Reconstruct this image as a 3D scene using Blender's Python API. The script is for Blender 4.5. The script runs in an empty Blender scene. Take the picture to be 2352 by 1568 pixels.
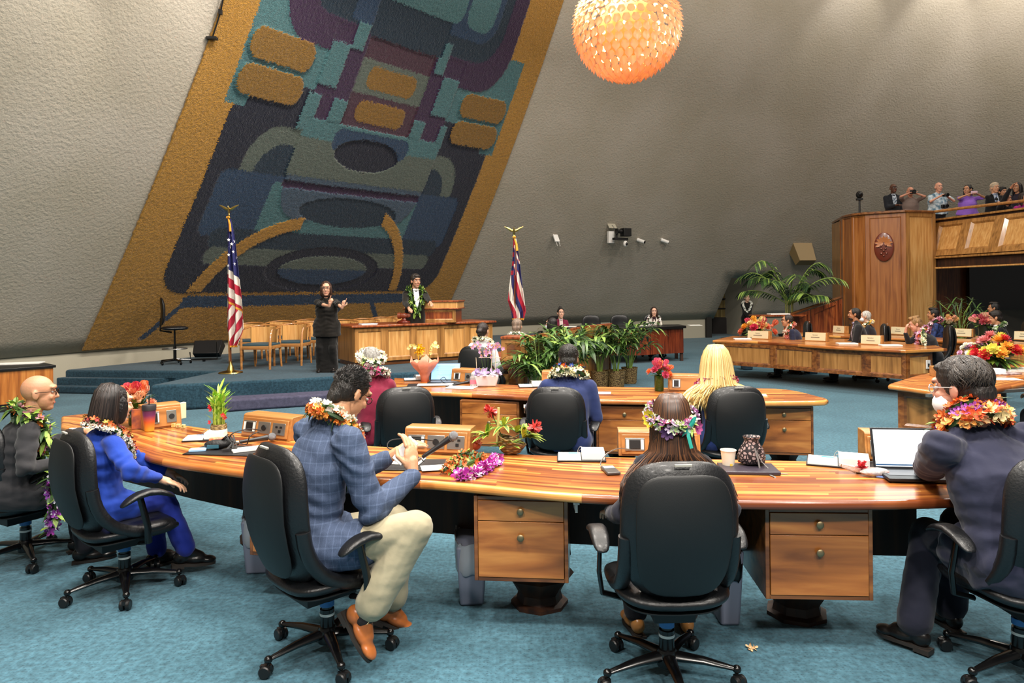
import bpy, math, random
import numpy as np
from mathutils import Vector as V, Matrix as M, noise
PI=math.pi
R=math.radians
rnd=random.Random(7)
SC=bpy.context.scene
COL=SC.collection
# ---------------------------------------------------------------- camera model (photo frame 2352x1568)
FX=1631.0; HY=668.0; CX=1176.0; H=1.75; ROLL=.011
def ray(px,py):
    u=(px-CX)-ROLL*(py-HY); v=(py-HY)+ROLL*(px-CX)
    return u/FX, v/FX
def G(px,py,z=0.):            # point of the photo on a level plane
    a,b=ray(px,py); Y=(H-z)/b
    return V((a*Y,Y,z))
def A(px,py,Y):               # point of the photo at a distance
    a,b=ray(px,py)
    return V((a*Y,Y,H-b*Y))
cam=bpy.data.cameras.new('camera'); co=bpy.data.objects.new('camera',cam); COL.objects.link(co)
cam.sensor_width=36; cam.lens=36*FX/2352; cam.shift_y=-(784-HY)/2352; cam.clip_end=200
co.matrix_world=M.Translation((0,0,H))@M.Rotation(PI/2,4,'X')@M.Rotation(-ROLL,4,'Z')
SC.camera=co
SC.view_settings.view_transform='Standard'; SC.view_settings.look='None'; SC.view_settings.gamma=1
SC.view_settings.use_curve_mapping=False; SC.view_settings.exposure=0
# ---------------------------------------------------------------- materials
MATS={}
def srgb(c):
    if isinstance(c,str):
        c=c.lstrip('#'); c=[int(c[i:i+2],16)/255 for i in (0,2,4)]
    return tuple((x/12.92 if x<=.04045 else ((x+.055)/1.055)**2.4) for x in c[:3])+(1.,)
def nt(name):
    m=bpy.data.materials.new(name); m.use_nodes=True; t=m.node_tree
    return m,t.nodes,t.links,t.nodes['Principled BSDF']
def mat(name,c,rough=.6,metal=0,bump=0,bscale=60,var=0,vscale=8,sheen=0,emit=None,es=1,trans=0,sub=0,coat=0,spec=None,stretch=(1,1,1),c2=None,det=3,alpha=1):
    if name in MATS: return MATS[name]
    m,N,L,b=nt(name)
    c=srgb(c); b.inputs['Base Color'].default_value=c; b.inputs['Roughness'].default_value=rough; b.inputs['Metallic'].default_value=metal
    if spec is not None: b.inputs['Specular IOR Level'].default_value=spec
    if sheen: b.inputs['Sheen Weight'].default_value=sheen
    if coat: b.inputs['Coat Weight'].default_value=coat; b.inputs['Coat Roughness'].default_value=.15
    if trans: b.inputs['Transmission Weight'].default_value=trans
    if sub: b.inputs['Subsurface Weight'].default_value=sub; b.inputs['Subsurface Scale'].default_value=.02
    if alpha<1: b.inputs['Alpha'].default_value=alpha
    if emit: b.inputs['Emission Color'].default_value=srgb(emit); b.inputs['Emission Strength'].default_value=es
    if var or bump or c2:
        tc=N.new('ShaderNodeTexCoord'); mp=N.new('ShaderNodeMapping'); mp.inputs['Scale'].default_value=stretch
        L.new(tc.outputs['Object'],mp.inputs['Vector'])
    if var or c2:
        n=N.new('ShaderNodeTexNoise'); n.inputs['Scale'].default_value=vscale; n.inputs['Detail'].default_value=det; L.new(mp.outputs[0],n.inputs['Vector'])
        r=N.new('ShaderNodeValToRGB'); L.new(n.outputs['Fac'],r.inputs['Fac']); L.new(r.outputs[0],b.inputs['Base Color'])
        d=srgb(c2) if c2 else tuple(x*(1-var) for x in c[:3])+(1,)
        e=c if c2 else tuple(min(1,x*(1+var)) for x in c[:3])+(1,)
        r.color_ramp.elements[0].position=.35; r.color_ramp.elements[0].color=d
        r.color_ramp.elements[1].position=.65; r.color_ramp.elements[1].color=e
    if bump:
        n2=N.new('ShaderNodeTexNoise'); n2.inputs['Scale'].default_value=bscale; n2.inputs['Detail'].default_value=4; L.new(mp.outputs[0],n2.inputs['Vector'])
        bp=N.new('ShaderNodeBump'); bp.inputs['Strength'].default_value=bump; bp.inputs['Distance'].default_value=.02
        L.new(n2.outputs['Fac'],bp.inputs['Height']); L.new(bp.outputs[0],b.inputs['Normal'])
    MATS[name]=m; return m
def wood(name,dark,mid,light,axis='z',scale=14,rough=.32,coat=.3,uv=False,strips=0):
    if name in MATS: return MATS[name]
    m,N,L,b=nt(name); tc=N.new('ShaderNodeTexCoord'); mp=N.new('ShaderNodeMapping')
    L.new(tc.outputs['UV' if uv else 'Object'],mp.inputs['Vector'])
    s={'x':(.07,1,1),'y':(1,.07,1),'z':(1,1,.07)}[axis]; mp.inputs['Scale'].default_value=s
    n=N.new('ShaderNodeTexNoise'); n.inputs['Scale'].default_value=scale; n.inputs['Detail'].default_value=5; n.inputs['Distortion'].default_value=.6
    L.new(mp.outputs[0],n.inputs['Vector'])
    r=N.new('ShaderNodeValToRGB'); e=r.color_ramp.elements
    e[0].position=.3; e[0].color=srgb(dark); e[1].position=.72; e[1].color=srgb(light); k=e.new(.5); k.color=srgb(mid)
    if strips:
        sp=N.new('ShaderNodeSeparateXYZ'); L.new(tc.outputs['UV' if uv else 'Object'],sp.inputs[0])
        def mth(op,a,bv):
            q=N.new('ShaderNodeMath'); q.operation=op
            if hasattr(a,'links'): L.new(a,q.inputs[0])
            else: q.inputs[0].default_value=a
            if bv is not None:
                if hasattr(bv,'links'): L.new(bv,q.inputs[1])
                else: q.inputs[1].default_value=bv
            return q.outputs[0]
        row=mth('FLOOR',mth('MULTIPLY',sp.outputs[1],strips),None)
        off=mth('MULTIPLY',mth('SINE',mth('MULTIPLY',row,12.9898),None),3.7)
        colm=mth('FLOOR',mth('ADD',mth('MULTIPLY',sp.outputs[0],1.1),off),None)
        cb=N.new('ShaderNodeCombineXYZ'); L.new(row,cb.inputs[0]); L.new(colm,cb.inputs[1])
        w=N.new('ShaderNodeTexWhiteNoise'); w.noise_dimensions='2D'; L.new(cb.outputs[0],w.inputs['Vector'])
        f=mth('ADD',mth('MULTIPLY',n.outputs['Fac'],.55),mth('MULTIPLY',w.outputs['Value'],.40))
        L.new(f,r.inputs['Fac'])
    else: L.new(n.outputs['Fac'],r.inputs['Fac'])
    L.new(r.outputs[0],b.inputs['Base Color']); b.inputs['Roughness'].default_value=rough
    b.inputs['Coat Weight'].default_value=coat; b.inputs['Coat Roughness'].default_value=.12
    MATS[name]=m; return m
W_TOP=lambda: wood('koa_top','#74391a','#b0662c','#dc9c50',axis='x',scale=26,rough=.3,uv=True,strips=34,coat=.35)
W_FACE=lambda: wood('koa_drawer','#6a3a18','#a4632c','#cb8a45',axis='x',scale=11,rough=.35)
W_PANEL=lambda: wood('koa_panel','#7d5429','#a8763e','#c08c50',axis='z',scale=16,rough=.38,coat=.15)
W_TRIM=lambda: wood('koa_trim','#4f2a12','#7d4a22','#9c6430',axis='x',scale=18,rough=.35)
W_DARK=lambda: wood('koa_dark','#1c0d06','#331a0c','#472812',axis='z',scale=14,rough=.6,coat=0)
W_LIGHT=lambda: wood('oak_light','#b98044','#d09a58','#e0b070',axis='z',scale=20,rough=.4,coat=.2)
W_RED=lambda: wood('koa_red','#5a2410','#8e4420','#b0602c',axis='z',scale=22,rough=.35)
W_BOX=lambda: wood('koa_box','#8f5a2c','#b07840','#c48c50',axis='x',scale=14,rough=.35)
# ---------------------------------------------------------------- mesh builder
def frame(d,up=V((0,0,1))):
    d=V(d).normalized(); x=d.cross(V(up))
    if x.length<1e-4: x=d.cross(V((0,1,0)))
    x.normalize(); y=x.cross(d).normalized()   # x right, y up, d forward
    return x,y,d
class MB:
    def __init__(s): s.v=[]; s.f=[]; s.m=[]; s.T=M.Identity(4); s.uv=None
    def add(s,vs,fs,mi=0):
        o=len(s.v); T=s.T
        s.v+= [T@V(p) for p in vs]; s.f+=[tuple(i+o for i in f) for f in fs]; s.m+= [mi]*len(fs); return o
    def box(s,c,d,rz=0,mi=0,R3=None):
        x,y,z=d[0]/2,d[1]/2,d[2]/2; Q=R3 if R3 is not None else M.Rotation(rz,3,'Z'); c=V(c)
        vs=[c+Q@V((a*x,b*y,e*z)) for e in(-1,1) for b in(-1,1) for a in(-1,1)]
        s.add(vs,[(0,2,3,1),(4,5,7,6),(0,1,5,4),(2,6,7,3),(0,4,6,2),(1,3,7,5)],mi)
    def frus(s,c0,d0,c1,d1,mi=0):     # box with different base and top
        vs=[]
        for c,d in((c0,d0),(c1,d1)):
            vs+=[(c[0]+a*d[0]/2,c[1]+b*d[1]/2,c[2]) for b in(-1,1) for a in(-1,1)]
        s.add(vs,[(0,2,3,1),(4,5,7,6),(0,1,5,4),(2,6,7,3),(0,4,6,2),(1,3,7,5)],mi)
    def rings(s,rs,mi=0,caps=True,closed=True):
        n=len(rs[0]); vs=[p for r in rs for p in r]; fs=[]
        for i in range(len(rs)-1):
            for j in range(n if closed else n-1):
                k=(j+1)%n; fs.append((i*n+j,i*n+k,(i+1)*n+k,(i+1)*n+j))
        if caps: fs.append(tuple(range(n-1,-1,-1))); fs.append(tuple(range((len(rs)-1)*n,len(rs)*n)))
        s.add(vs,fs,mi)
    def tube(s,P,r,n=10,mi=0,flat=1.,up=(0,0,1)):
        P=[V(p) for p in P]; rs=[]; x=None
        for i,p in enumerate(P):
            t=(P[min(i+1,len(P)-1)]-P[max(i-1,0)])
            if t.length<1e-9: t=V((0,0,1))
            t.normalize()
            if x is None: x,y,_=frame(t,up)
            else:
                x=(x-t*x.dot(t)); x.normalize(); y=x.cross(t)
            rr=r[i] if hasattr(r,'__len__') else r
            rs.append([p+x*(rr*math.cos(a))+y*(rr*flat*math.sin(a)) for a in [2*PI*k/n for k in range(n)]])
        s.rings(rs,mi)
    def cap(s,a,b,ra,rb,n=12,mi=0):    # tapered capsule
        a=V(a); b=V(b); x,y,d=frame(b-a); rs=[]
        for t in (85,60,35,12): rs.append((a-d*ra*math.sin(R(t)),ra*math.cos(R(t))))
        rs.append((a,ra)); rs.append((b,rb))
        for t in (12,35,60,85): rs.append((b+d*rb*math.sin(R(t)),rb*math.cos(R(t))))
        s.rings([[p+x*(q*math.cos(2*PI*k/n))+y*(q*math.sin(2*PI*k/n)) for k in range(n)] for p,q in rs],mi)
    def ell(s,c,r,Q=None,n=16,mi=0,m=None):
        c=V(c); m=m or n//2; rs=[]
        if not hasattr(r,'__len__'): r=(r,r,r)
        Q=Q or M.Identity(3)
        for i in range(m+1):
            t=-PI/2+PI*(i if 0<i<m else (i+(.04 if i==0 else -.04)))/m
            rs.append([c+Q@V((r[0]*math.cos(t)*math.cos(2*PI*k/n),r[1]*math.cos(t)*math.sin(2*PI*k/n),r[2]*math.sin(t))) for k in range(n)])
        s.rings(rs,mi)
    def lathe(s,prof,c=(0,0,0),n=24,mi=0,sx=1,sy=1):
        c=V(c); s.rings([[c+V((sx*r*math.cos(2*PI*k/n),sy*r*math.sin(2*PI*k/n),z)) for k in range(n)] for r,z in prof],mi)
    def prism(s,poly,z0,z1,mi=0):
        n=len(poly); s.add([(p[0],p[1],z0) for p in poly]+[(p[0],p[1],z1) for p in poly],
            [tuple(range(n-1,-1,-1)),tuple(range(n,2*n))]+[(i,(i+1)%n,n+(i+1)%n,n+i) for i in range(n)],mi)
    def leaf(s,p,d,L,w,mi=0,droop=.3,up=(0,0,1),seg=4,fold=.15):
        x,y,d=frame(d,up); p=V(p); vs=[]
        for i in range(seg+1):
            t=i/seg; c=p+d*(L*t)+V((0,0,-droop*L*t*t)); ww=w*math.sin(PI*min(1,.12+.88*t))**.8*.5 if i<seg else .0005
            vs+=[c-x*ww+y*fold*ww,c,c+x*ww+y*fold*ww]
        s.add(vs,[f for i in range(seg) for f in ((3*i,3*i+1,3*i+4,3*i+3),(3*i+1,3*i+2,3*i+5,3*i+4))],mi)
    def bloom(s,c,nrm,r,mi=0,k=5,ci=None,cup=.35,w=.75):
        x,y,d=frame(nrm,(.1,.2,1)); c=V(c); o=rnd.random()*6
        for i in range(k):
            a=o+2*PI*i/k; e=x*math.cos(a)+y*math.sin(a); t=d.cross(e)
            q=r*w*.44; s.add([c,c+e*r*.38+t*q*.8+d*r*cup*.25,c+e*r*.78+t*q*.85+d*r*cup*.75,c+e*r+d*r*cup,c+e*r*.78-t*q*.85+d*r*cup*.75,c+e*r*.38-t*q*.8+d*r*cup*.25,c+e*r*.6+d*r*cup*.32],[(0,1,6),(1,2,6),(2,3,6),(3,4,6),(4,5,6),(5,0,6)],mi)
        if ci is not None: s.ell(c+d*r*.12,r*.2,n=6,mi=ci,m=4)
    def blade(s,P,w,th=.003,mi=0,up=(0,0,1)): s.tube(P,w,n=6,mi=mi,flat=th/w if w>0 else 1,up=up)
    def build(s,name,mats,parent=None,smooth=True,bevel=0,seg=2,angle=35,col=None):
        if not isinstance(mats,(list,tuple)): mats=[mats]
        me=bpy.data.meshes.new(name); me.from_pydata([tuple(p) for p in s.v],[],s.f)
        for m_ in mats: me.materials.append(m_)
        if len(mats)>1: me.polygons.foreach_set('material_index',[min(i,len(mats)-1) for i in s.m])
        if s.uv: s.uv(me)
        return link(name,me,parent,smooth,bevel,seg,angle)
def link(name,me,parent=None,smooth=True,bevel=0,seg=2,angle=35):
    if smooth:
        me.polygons.foreach_set('use_smooth',[True]*len(me.polygons)); me.set_sharp_from_angle(angle=R(angle))
    me.update(); me.validate()
    o=bpy.data.objects.new(name,me); COL.objects.link(o)
    if parent: o.parent=parent
    if bevel:
        md=o.modifiers.new('bevel','BEVEL'); md.width=bevel; md.segments=seg; md.limit_method='ANGLE'; md.angle_limit=R(40); md.harden_normals=False
    return o
def fuse(mb,voxel,smooth=4,disp=None):
    me=bpy.data.meshes.new('tmp'); me.from_pydata([tuple(p) for p in mb.v],[],mb.f)
    o=bpy.data.objects.new('tmp',me); COL.objects.link(o)
    r=o.modifiers.new('r','REMESH'); r.mode='VOXEL'; r.voxel_size=voxel; r.use_smooth_shade=True
    if smooth:
        q=o.modifiers.new('s','SMOOTH'); q.factor=.5; q.iterations=smooth
    dg=bpy.context.evaluated_depsgraph_get(); dg.update()
    m2=bpy.data.meshes.new_from_object(o.evaluated_get(dg)); bpy.data.objects.remove(o); bpy.data.meshes.remove(me)
    nv=len(m2.vertices); co_=np.empty(nv*3,'f'); m2.vertices.foreach_get('co',co_); co_=co_.reshape(-1,3)
    if disp:
        no=np.empty(nv*3,'f'); m2.vertices.foreach_get('normal',no); no=no.reshape(-1,3)
        d=np.array([disp(V(p)) for p in co_],'f'); co_=co_+no*d[:,None]
    fs=[tuple(p.vertices) for p in m2.polygons]; bpy.data.meshes.remove(m2)
    out=MB(); out.v=[V(p) for p in co_.tolist()]; out.f=fs; out.m=[0]*len(fs); return out
def merge(a,b,mi=None):
    o=len(a.v); a.v+=b.v; a.f+=[tuple(i+o for i in f) for f in b.f]; a.m+=(b.m if mi is None else [mi]*len(b.f)); return a
# ---------------------------------------------------------------- things
def thing(name,label,cat,loc=(0,0,0),rz=0,group=None):
    o=bpy.data.objects.new(name,None); COL.objects.link(o); o.location=loc; o.rotation_euler=(0,0,rz); o.empty_display_size=.1
    o['label']=label; o['category']=cat
    if group: o['group']=group
    return o
def tag(o,label,cat,group=None,kind=None):
    o['label']=label; o['category']=cat
    if group: o['group']=group
    if kind: o['kind']=kind
    return o
def struct(o): o['kind']='structure'; return o
def dup(root,loc,rz,label,group=None):
    r=root.copy(); COL.objects.link(r); r.location=loc; r.rotation_euler=(0,0,rz); r['label']=label
    if group: r['group']=group
    for ch in list(root.children):
        c=ch.copy(); COL.objects.link(c); c.parent=r
        for g in list(ch.children):
            d=g.copy(); COL.objects.link(d); d.parent=c
    return r
def lwm(loc,rz): return M.Translation(V(loc))@M.Rotation(rz,4,'Z')
def text_mesh(s,size,name,m,parent,T,ext=.0004,align='CENTER'):
    c=bpy.data.curves.new('t','FONT'); c.body=s; c.size=size; c.extrude=ext; c.align_x=align; c.align_y='CENTER'
    o=bpy.data.objects.new('t',c); COL.objects.link(o); dg=bpy.context.evaluated_depsgraph_get(); dg.update()
    me=bpy.data.meshes.new_from_object(o.evaluated_get(dg)); bpy.data.objects.remove(o); bpy.data.curves.remove(c)
    me.transform(T); me.materials.clear(); me.materials.append(m); me.name=name
    return link(name,me,parent,smooth=False)
def panel_face(mb,o,ax,up,w,h,rail=.06,dep=.02,mi=0,pi=1):
    """raised-and-fielded panel: o lower-left corner, ax/up unit vectors; outward normal = ax x up"""
    o=V(o); ax=V(ax).normalized(); up=V(up).normalized(); n=ax.cross(up).normalized()
    def P(x,y,d=0): return o+ax*x+up*y+n*d
    r=rail; b=.022
    for x0,y0,x1,y1 in((0,0,w,r),(0,h-r,w,h),(0,r,r,h-r),(w-r,r,w,h-r)):
        mb.add([P(x0,y0),P(x1,y0),P(x1,y1),P(x0,y1),P(x0,y0,dep),P(x1,y0,dep),P(x1,y1,dep),P(x0,y1,dep)],
          [(0,3,2,1),(4,5,6,7),(0,1,5,4),(1,2,6,5),(2,3,7,6),(3,0,4,7)],mi)
    q=r+b
    mb.add([P(r,r,dep*.9),P(w-r,r,dep*.9),P(w-r,h-r,dep*.9),P(r,h-r,dep*.9),P(q,q,.003),P(w-q,q,.003),P(w-q,h-q,.003),P(q,h-q,.003)],
       [(0,1,5,4),(1,2,6,5),(2,3,7,6),(3,0,4,7)],mi)
    mb.add([P(q,q,.003),P(w-q,q,.003),P(w-q,h-q,.003),P(q,h-q,.003)],[(0,1,2,3)],pi)
# ================================================================ ROOM
WC=V((14.6,.2,0)); R0=26.4; ZB=.68
def sh(h): return .82*h-.0165*h*h
def wall_pt(th,h,off=0.):
    r=R0-sh(h)-off
    return V((WC.x+r*math.cos(th),WC.y+r*math.sin(th),ZB+h))
def hit(px,py):                       # photo point on the sloping wall -> (theta,h)
    a,b=ray(px,py); lo,hi=2.,45.
    def ins(Y):
        x,y,z=a*Y,Y,H-b*Y; h=z-ZB
        return math.hypot(x-WC.x,y-WC.y)<R0-sh(max(h,0))
    for _ in range(60):
        m_=(lo+hi)/2
        if ins(m_): lo=m_
        else: hi=m_
    Y=lo; return math.atan2(Y-WC.y,a*Y-WC.x), H-b*Y-ZB
def carpet(name,c1,c2,c3):
    m,N,L,b=nt(name); tc=N.new('ShaderNodeTexCoord')
    n1=N.new('ShaderNodeTexNoise'); n1.inputs['Scale'].default_value=1.3; n1.inputs['Detail'].default_value=5
    n2=N.new('ShaderNodeTexNoise'); n2.inputs['Scale'].default_value=34; n2.inputs['Detail'].default_value=3
    vo=N.new('ShaderNodeTexVoronoi'); vo.inputs['Scale'].default_value=52; vo.inputs['Randomness'].default_value=.35
    for n in(n1,n2,vo): L.new(tc.outputs['Object'],n.inputs['Vector'])
    r1=N.new('ShaderNodeValToRGB'); e=r1.color_ramp.elements; e[0].position=.35; e[0].color=srgb(c2); e[1].position=.65; e[1].color=srgb(c1)
    L.new(n1.outputs['Fac'],r1.inputs['Fac'])
    r2=N.new('ShaderNodeValToRGB'); e=r2.color_ramp.elements; e[0].position=.12; e[0].color=(1,1,1,1); e[1].position=.3; e[1].color=(0,0,0,1)
    L.new(vo.outputs['Distance'],r2.inputs['Fac'])
    q=N.new('ShaderNodeMath'); q.operation='MULTIPLY'; q.inputs[1].default_value=.55; L.new(r2.outputs[0],q.inputs[0])
    mx=N.new('ShaderNodeMixRGB'); L.new(q.outputs[0],mx.inputs[0]); L.new(r1.outputs[0],mx.inputs[1]); mx.inputs[2].default_value=srgb(c3)
    r3=N.new('ShaderNodeValToRGB'); e=r3.color_ramp.elements; e[0].position=.3; e[0].color=(.62,.62,.62,1); e[1].position=.7; e[1].color=(1.25,1.25,1.25,1)
    L.new(n2.outputs['Fac'],r3.inputs['Fac'])
    mu=N.new('ShaderNodeMixRGB'); mu.blend_type='MULTIPLY'; mu.inputs[0].default_value=1; L.new(mx.outputs[0],mu.inputs[1]); L.new(r3.outputs[0],mu.inputs[2])
    L.new(mu.outputs[0],b.inputs['Base Color']); b.inputs['Roughness'].default_value=.95; b.inputs['Specular IOR Level'].default_value=.1
    b.inputs['Sheen Weight'].default_value=.15
    bp=N.new('ShaderNodeBump'); bp.inputs['Strength'].default_value=.5; bp.inputs['Distance'].default_value=.01; L.new(n2.outputs['Fac'],bp.inputs['Height']); L.new(bp.outputs[0],b.inputs['Normal'])
    MATS[name]=m; return m
M_CARP=carpet('blue_carpet','#466c7b','#3c606f','#223b48')
M_CARP2=carpet('stage_carpet','#2f4a58','#26404e','#1b313c')
M_MAUVE=mat('mauve_carpet','#4c4b5e',.95,var=.15,vscale=20,bump=.3,bscale=150,spec=.1)
def plaster(name,c1,c2):
    m,N,L,b=nt(name); tc=N.new('ShaderNodeTexCoord')
    n1=N.new('ShaderNodeTexNoise'); n1.inputs['Scale'].default_value=.55; n1.inputs['Detail'].default_value=6
    L.new(tc.outputs['Object'],n1.inputs['Vector'])
    r=N.new('ShaderNodeValToRGB'); e=r.color_ramp.elements; e[0].position=.35; e[0].color=srgb(c2); e[1].position=.65; e[1].color=srgb(c1)
    L.new(n1.outputs['Fac'],r.inputs['Fac']); L.new(r.outputs[0],b.inputs['Base Color']); b.inputs['Roughness'].default_value=.75
    vo=N.new('ShaderNodeTexNoise'); vo.inputs['Scale'].default_value=19; vo.inputs['Detail'].default_value=5; vo.inputs['Roughness'].default_value=.6; L.new(tc.outputs['Object'],vo.inputs['Vector'])
    bp=N.new('ShaderNodeBump'); bp.inputs['Strength'].default_value=.5; bp.inputs['Distance'].default_value=.035
    L.new(vo.outputs['Fac'],bp.inputs['Height']); L.new(bp.outputs[0],b.inputs['Normal']); MATS[name]=m; return m
M_PLAS=plaster('stucco_plaster','#b0a799','#a59c8b')
M_CREAM=mat('cream_paint','#a8a290',.8,bump=.1,bscale=40)
M_BLACK=mat('matte_black','#0b0b0c',.5)
M_BLKTOP=mat('black_top','#0c0a0a',.35)
# floor
f=MB(); f.add([(-22,-6,0),(34,-6,0),(34,34,0),(-22,34,0)],[(0,1,2,3)]); struct(f.build('floor',M_CARP,smooth=False))
# opening in the sloping wall (alcove with the bookshelf)
TA=hit(1640,729)[0]; TB=hit(1764,637)[0]; HO=hit(1700,638)[1]
def arc_wall(name):
    ts=[R(40)+(TB-R(40))*i/40 for i in range(41)]+[TB+(TA-TB)*i/6 for i in range(1,7)]+[TA+(R(200)-TA)*i/90 for i in range(1,91)]
    hs=[HO*i/5 for i in range(6)]+[HO+(15-HO)*i/44 for i in range(1,45)]
    vs=[wall_pt(t,h) for h in hs for t in ts]; w=len(ts)
    fs=[(i*w+j,i*w+j+1,(i+1)*w+j+1,(i+1)*w+j) for i in range(len(hs)-1) for j in range(w-1) if not (i<5 and 40<=j<46)]
    b=MB(); b.add(vs,fs); o=b.build(name,M_PLAS,angle=60)
    md=o.modifiers.new('solid','SOLIDIFY'); md.thickness=.25; md.offset=1
    return struct(o)
arc_wall('wall_back')
b=MB()
def low(b,t0,t1,n=40,r=R0+.05,z0=0,z1=ZB+.02,th=.12):
    for i in range(n):
        a0=t0+(t1-t0)*i/n; a1=t0+(t1-t0)*(i+1)/n
        P=[V((WC.x+q*math.cos(a),WC.y+q*math.sin(a))) for a,q in((a0,r),(a1,r),(a1,r+th),(a0,r+th))]
        b.prism(P,z0,z1)
low(b,TA+.004,R(200)); struct(b.build('wall_base',M_CREAM))
b=MB(); low(b,R(40),TB); struct(b.build('wall_foot',M_CREAM))
# alcove jamb, back and lintel
b=MB()
def rp(t,r,z): return V((WC.x+r*math.cos(t),WC.y+r*math.sin(t),z))
zt=ZB+HO
prof=[(R0-sh(HO),zt),(R0,ZB),(R0,0),(R0+3.6,0),(R0+3.6,zt+.6),(R0-sh(HO),zt+.3)]
b.add([rp(TB-.0,r,z) for r,z in prof]+[rp(TB-.006,r,z) for r,z in prof],[tuple(range(6)),tuple(range(11,5,-1))]+[(i,(i+1)%6,6+(i+1)%6,6+i) for i in range(6)])
b.build('wall_jamb',M_CREAM)['kind']='structure'
b=MB(); b.prism([rp(TA+.1,R0+3.6,0),rp(TB-.1,R0+3.6,0),rp(TB-.1,R0+3.8,0),rp(TA+.1,R0+3.8,0)],0,zt+2); struct(b.build('wall_alcove',M_CREAM))
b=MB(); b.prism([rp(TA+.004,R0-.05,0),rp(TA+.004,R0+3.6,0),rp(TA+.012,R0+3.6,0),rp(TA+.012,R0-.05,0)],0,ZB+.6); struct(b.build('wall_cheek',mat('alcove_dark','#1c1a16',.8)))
# stage
ZS=.40
def Gp(l,z): return [tuple(G(x,y,z).xy) for x,y in l]
back=[tuple(rp(R(t),R0+.0,0).xy) for t in (116,121,127,133,139,144)]
lipL=[(148,849),(400,851),(505,851)]; lipF=[(345,884),(450,880),(600,873),(735,866),(900,857),(1000,851),(1070,846)]
st=Gp(lipL+lipF,ZS)+[tuple(G(1110,820,ZS).xy),tuple(G(1165,790,ZS).xy)]+back
b=MB(); b.prism(st,0.005,ZS); o=b.build('stage_platform',M_CARP2,bevel=.04,seg=3); tag(o,'raised stage platform covered in dark blue carpet','stage')
stp=Gp([(129,867),(345,869),(440,866)],.27); p2=Gp([(127,886),(338,890)],.135)
b=MB(); b.prism([stp[0],stp[1],stp[2],st[1],st[0]],0.004,.27); o=b.build('carpet_step',M_CARP2,bevel=.03,seg=3); tag(o,'upper dark blue carpeted step at left end of stage','step')
b=MB(); b.prism([p2[0],p2[1],stp[1],stp[0]],0.003,.135); o=b.build('carpet_step',M_CARP2,bevel=.03,seg=3); tag(o,'lower dark blue carpeted step at left end of stage','step')
mv=Gp([(515,919),(620,912),(740,905),(900,893)],.18)+Gp([(900,878),(740,889),(620,896),(512,904)],.18)
b=MB(); b.prism(mv,.004,.18); o=b.build('carpet_step',M_MAUVE,bevel=.03,seg=3); tag(o,'long low mauve grey carpeted step in front of the stage','step')
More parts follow.
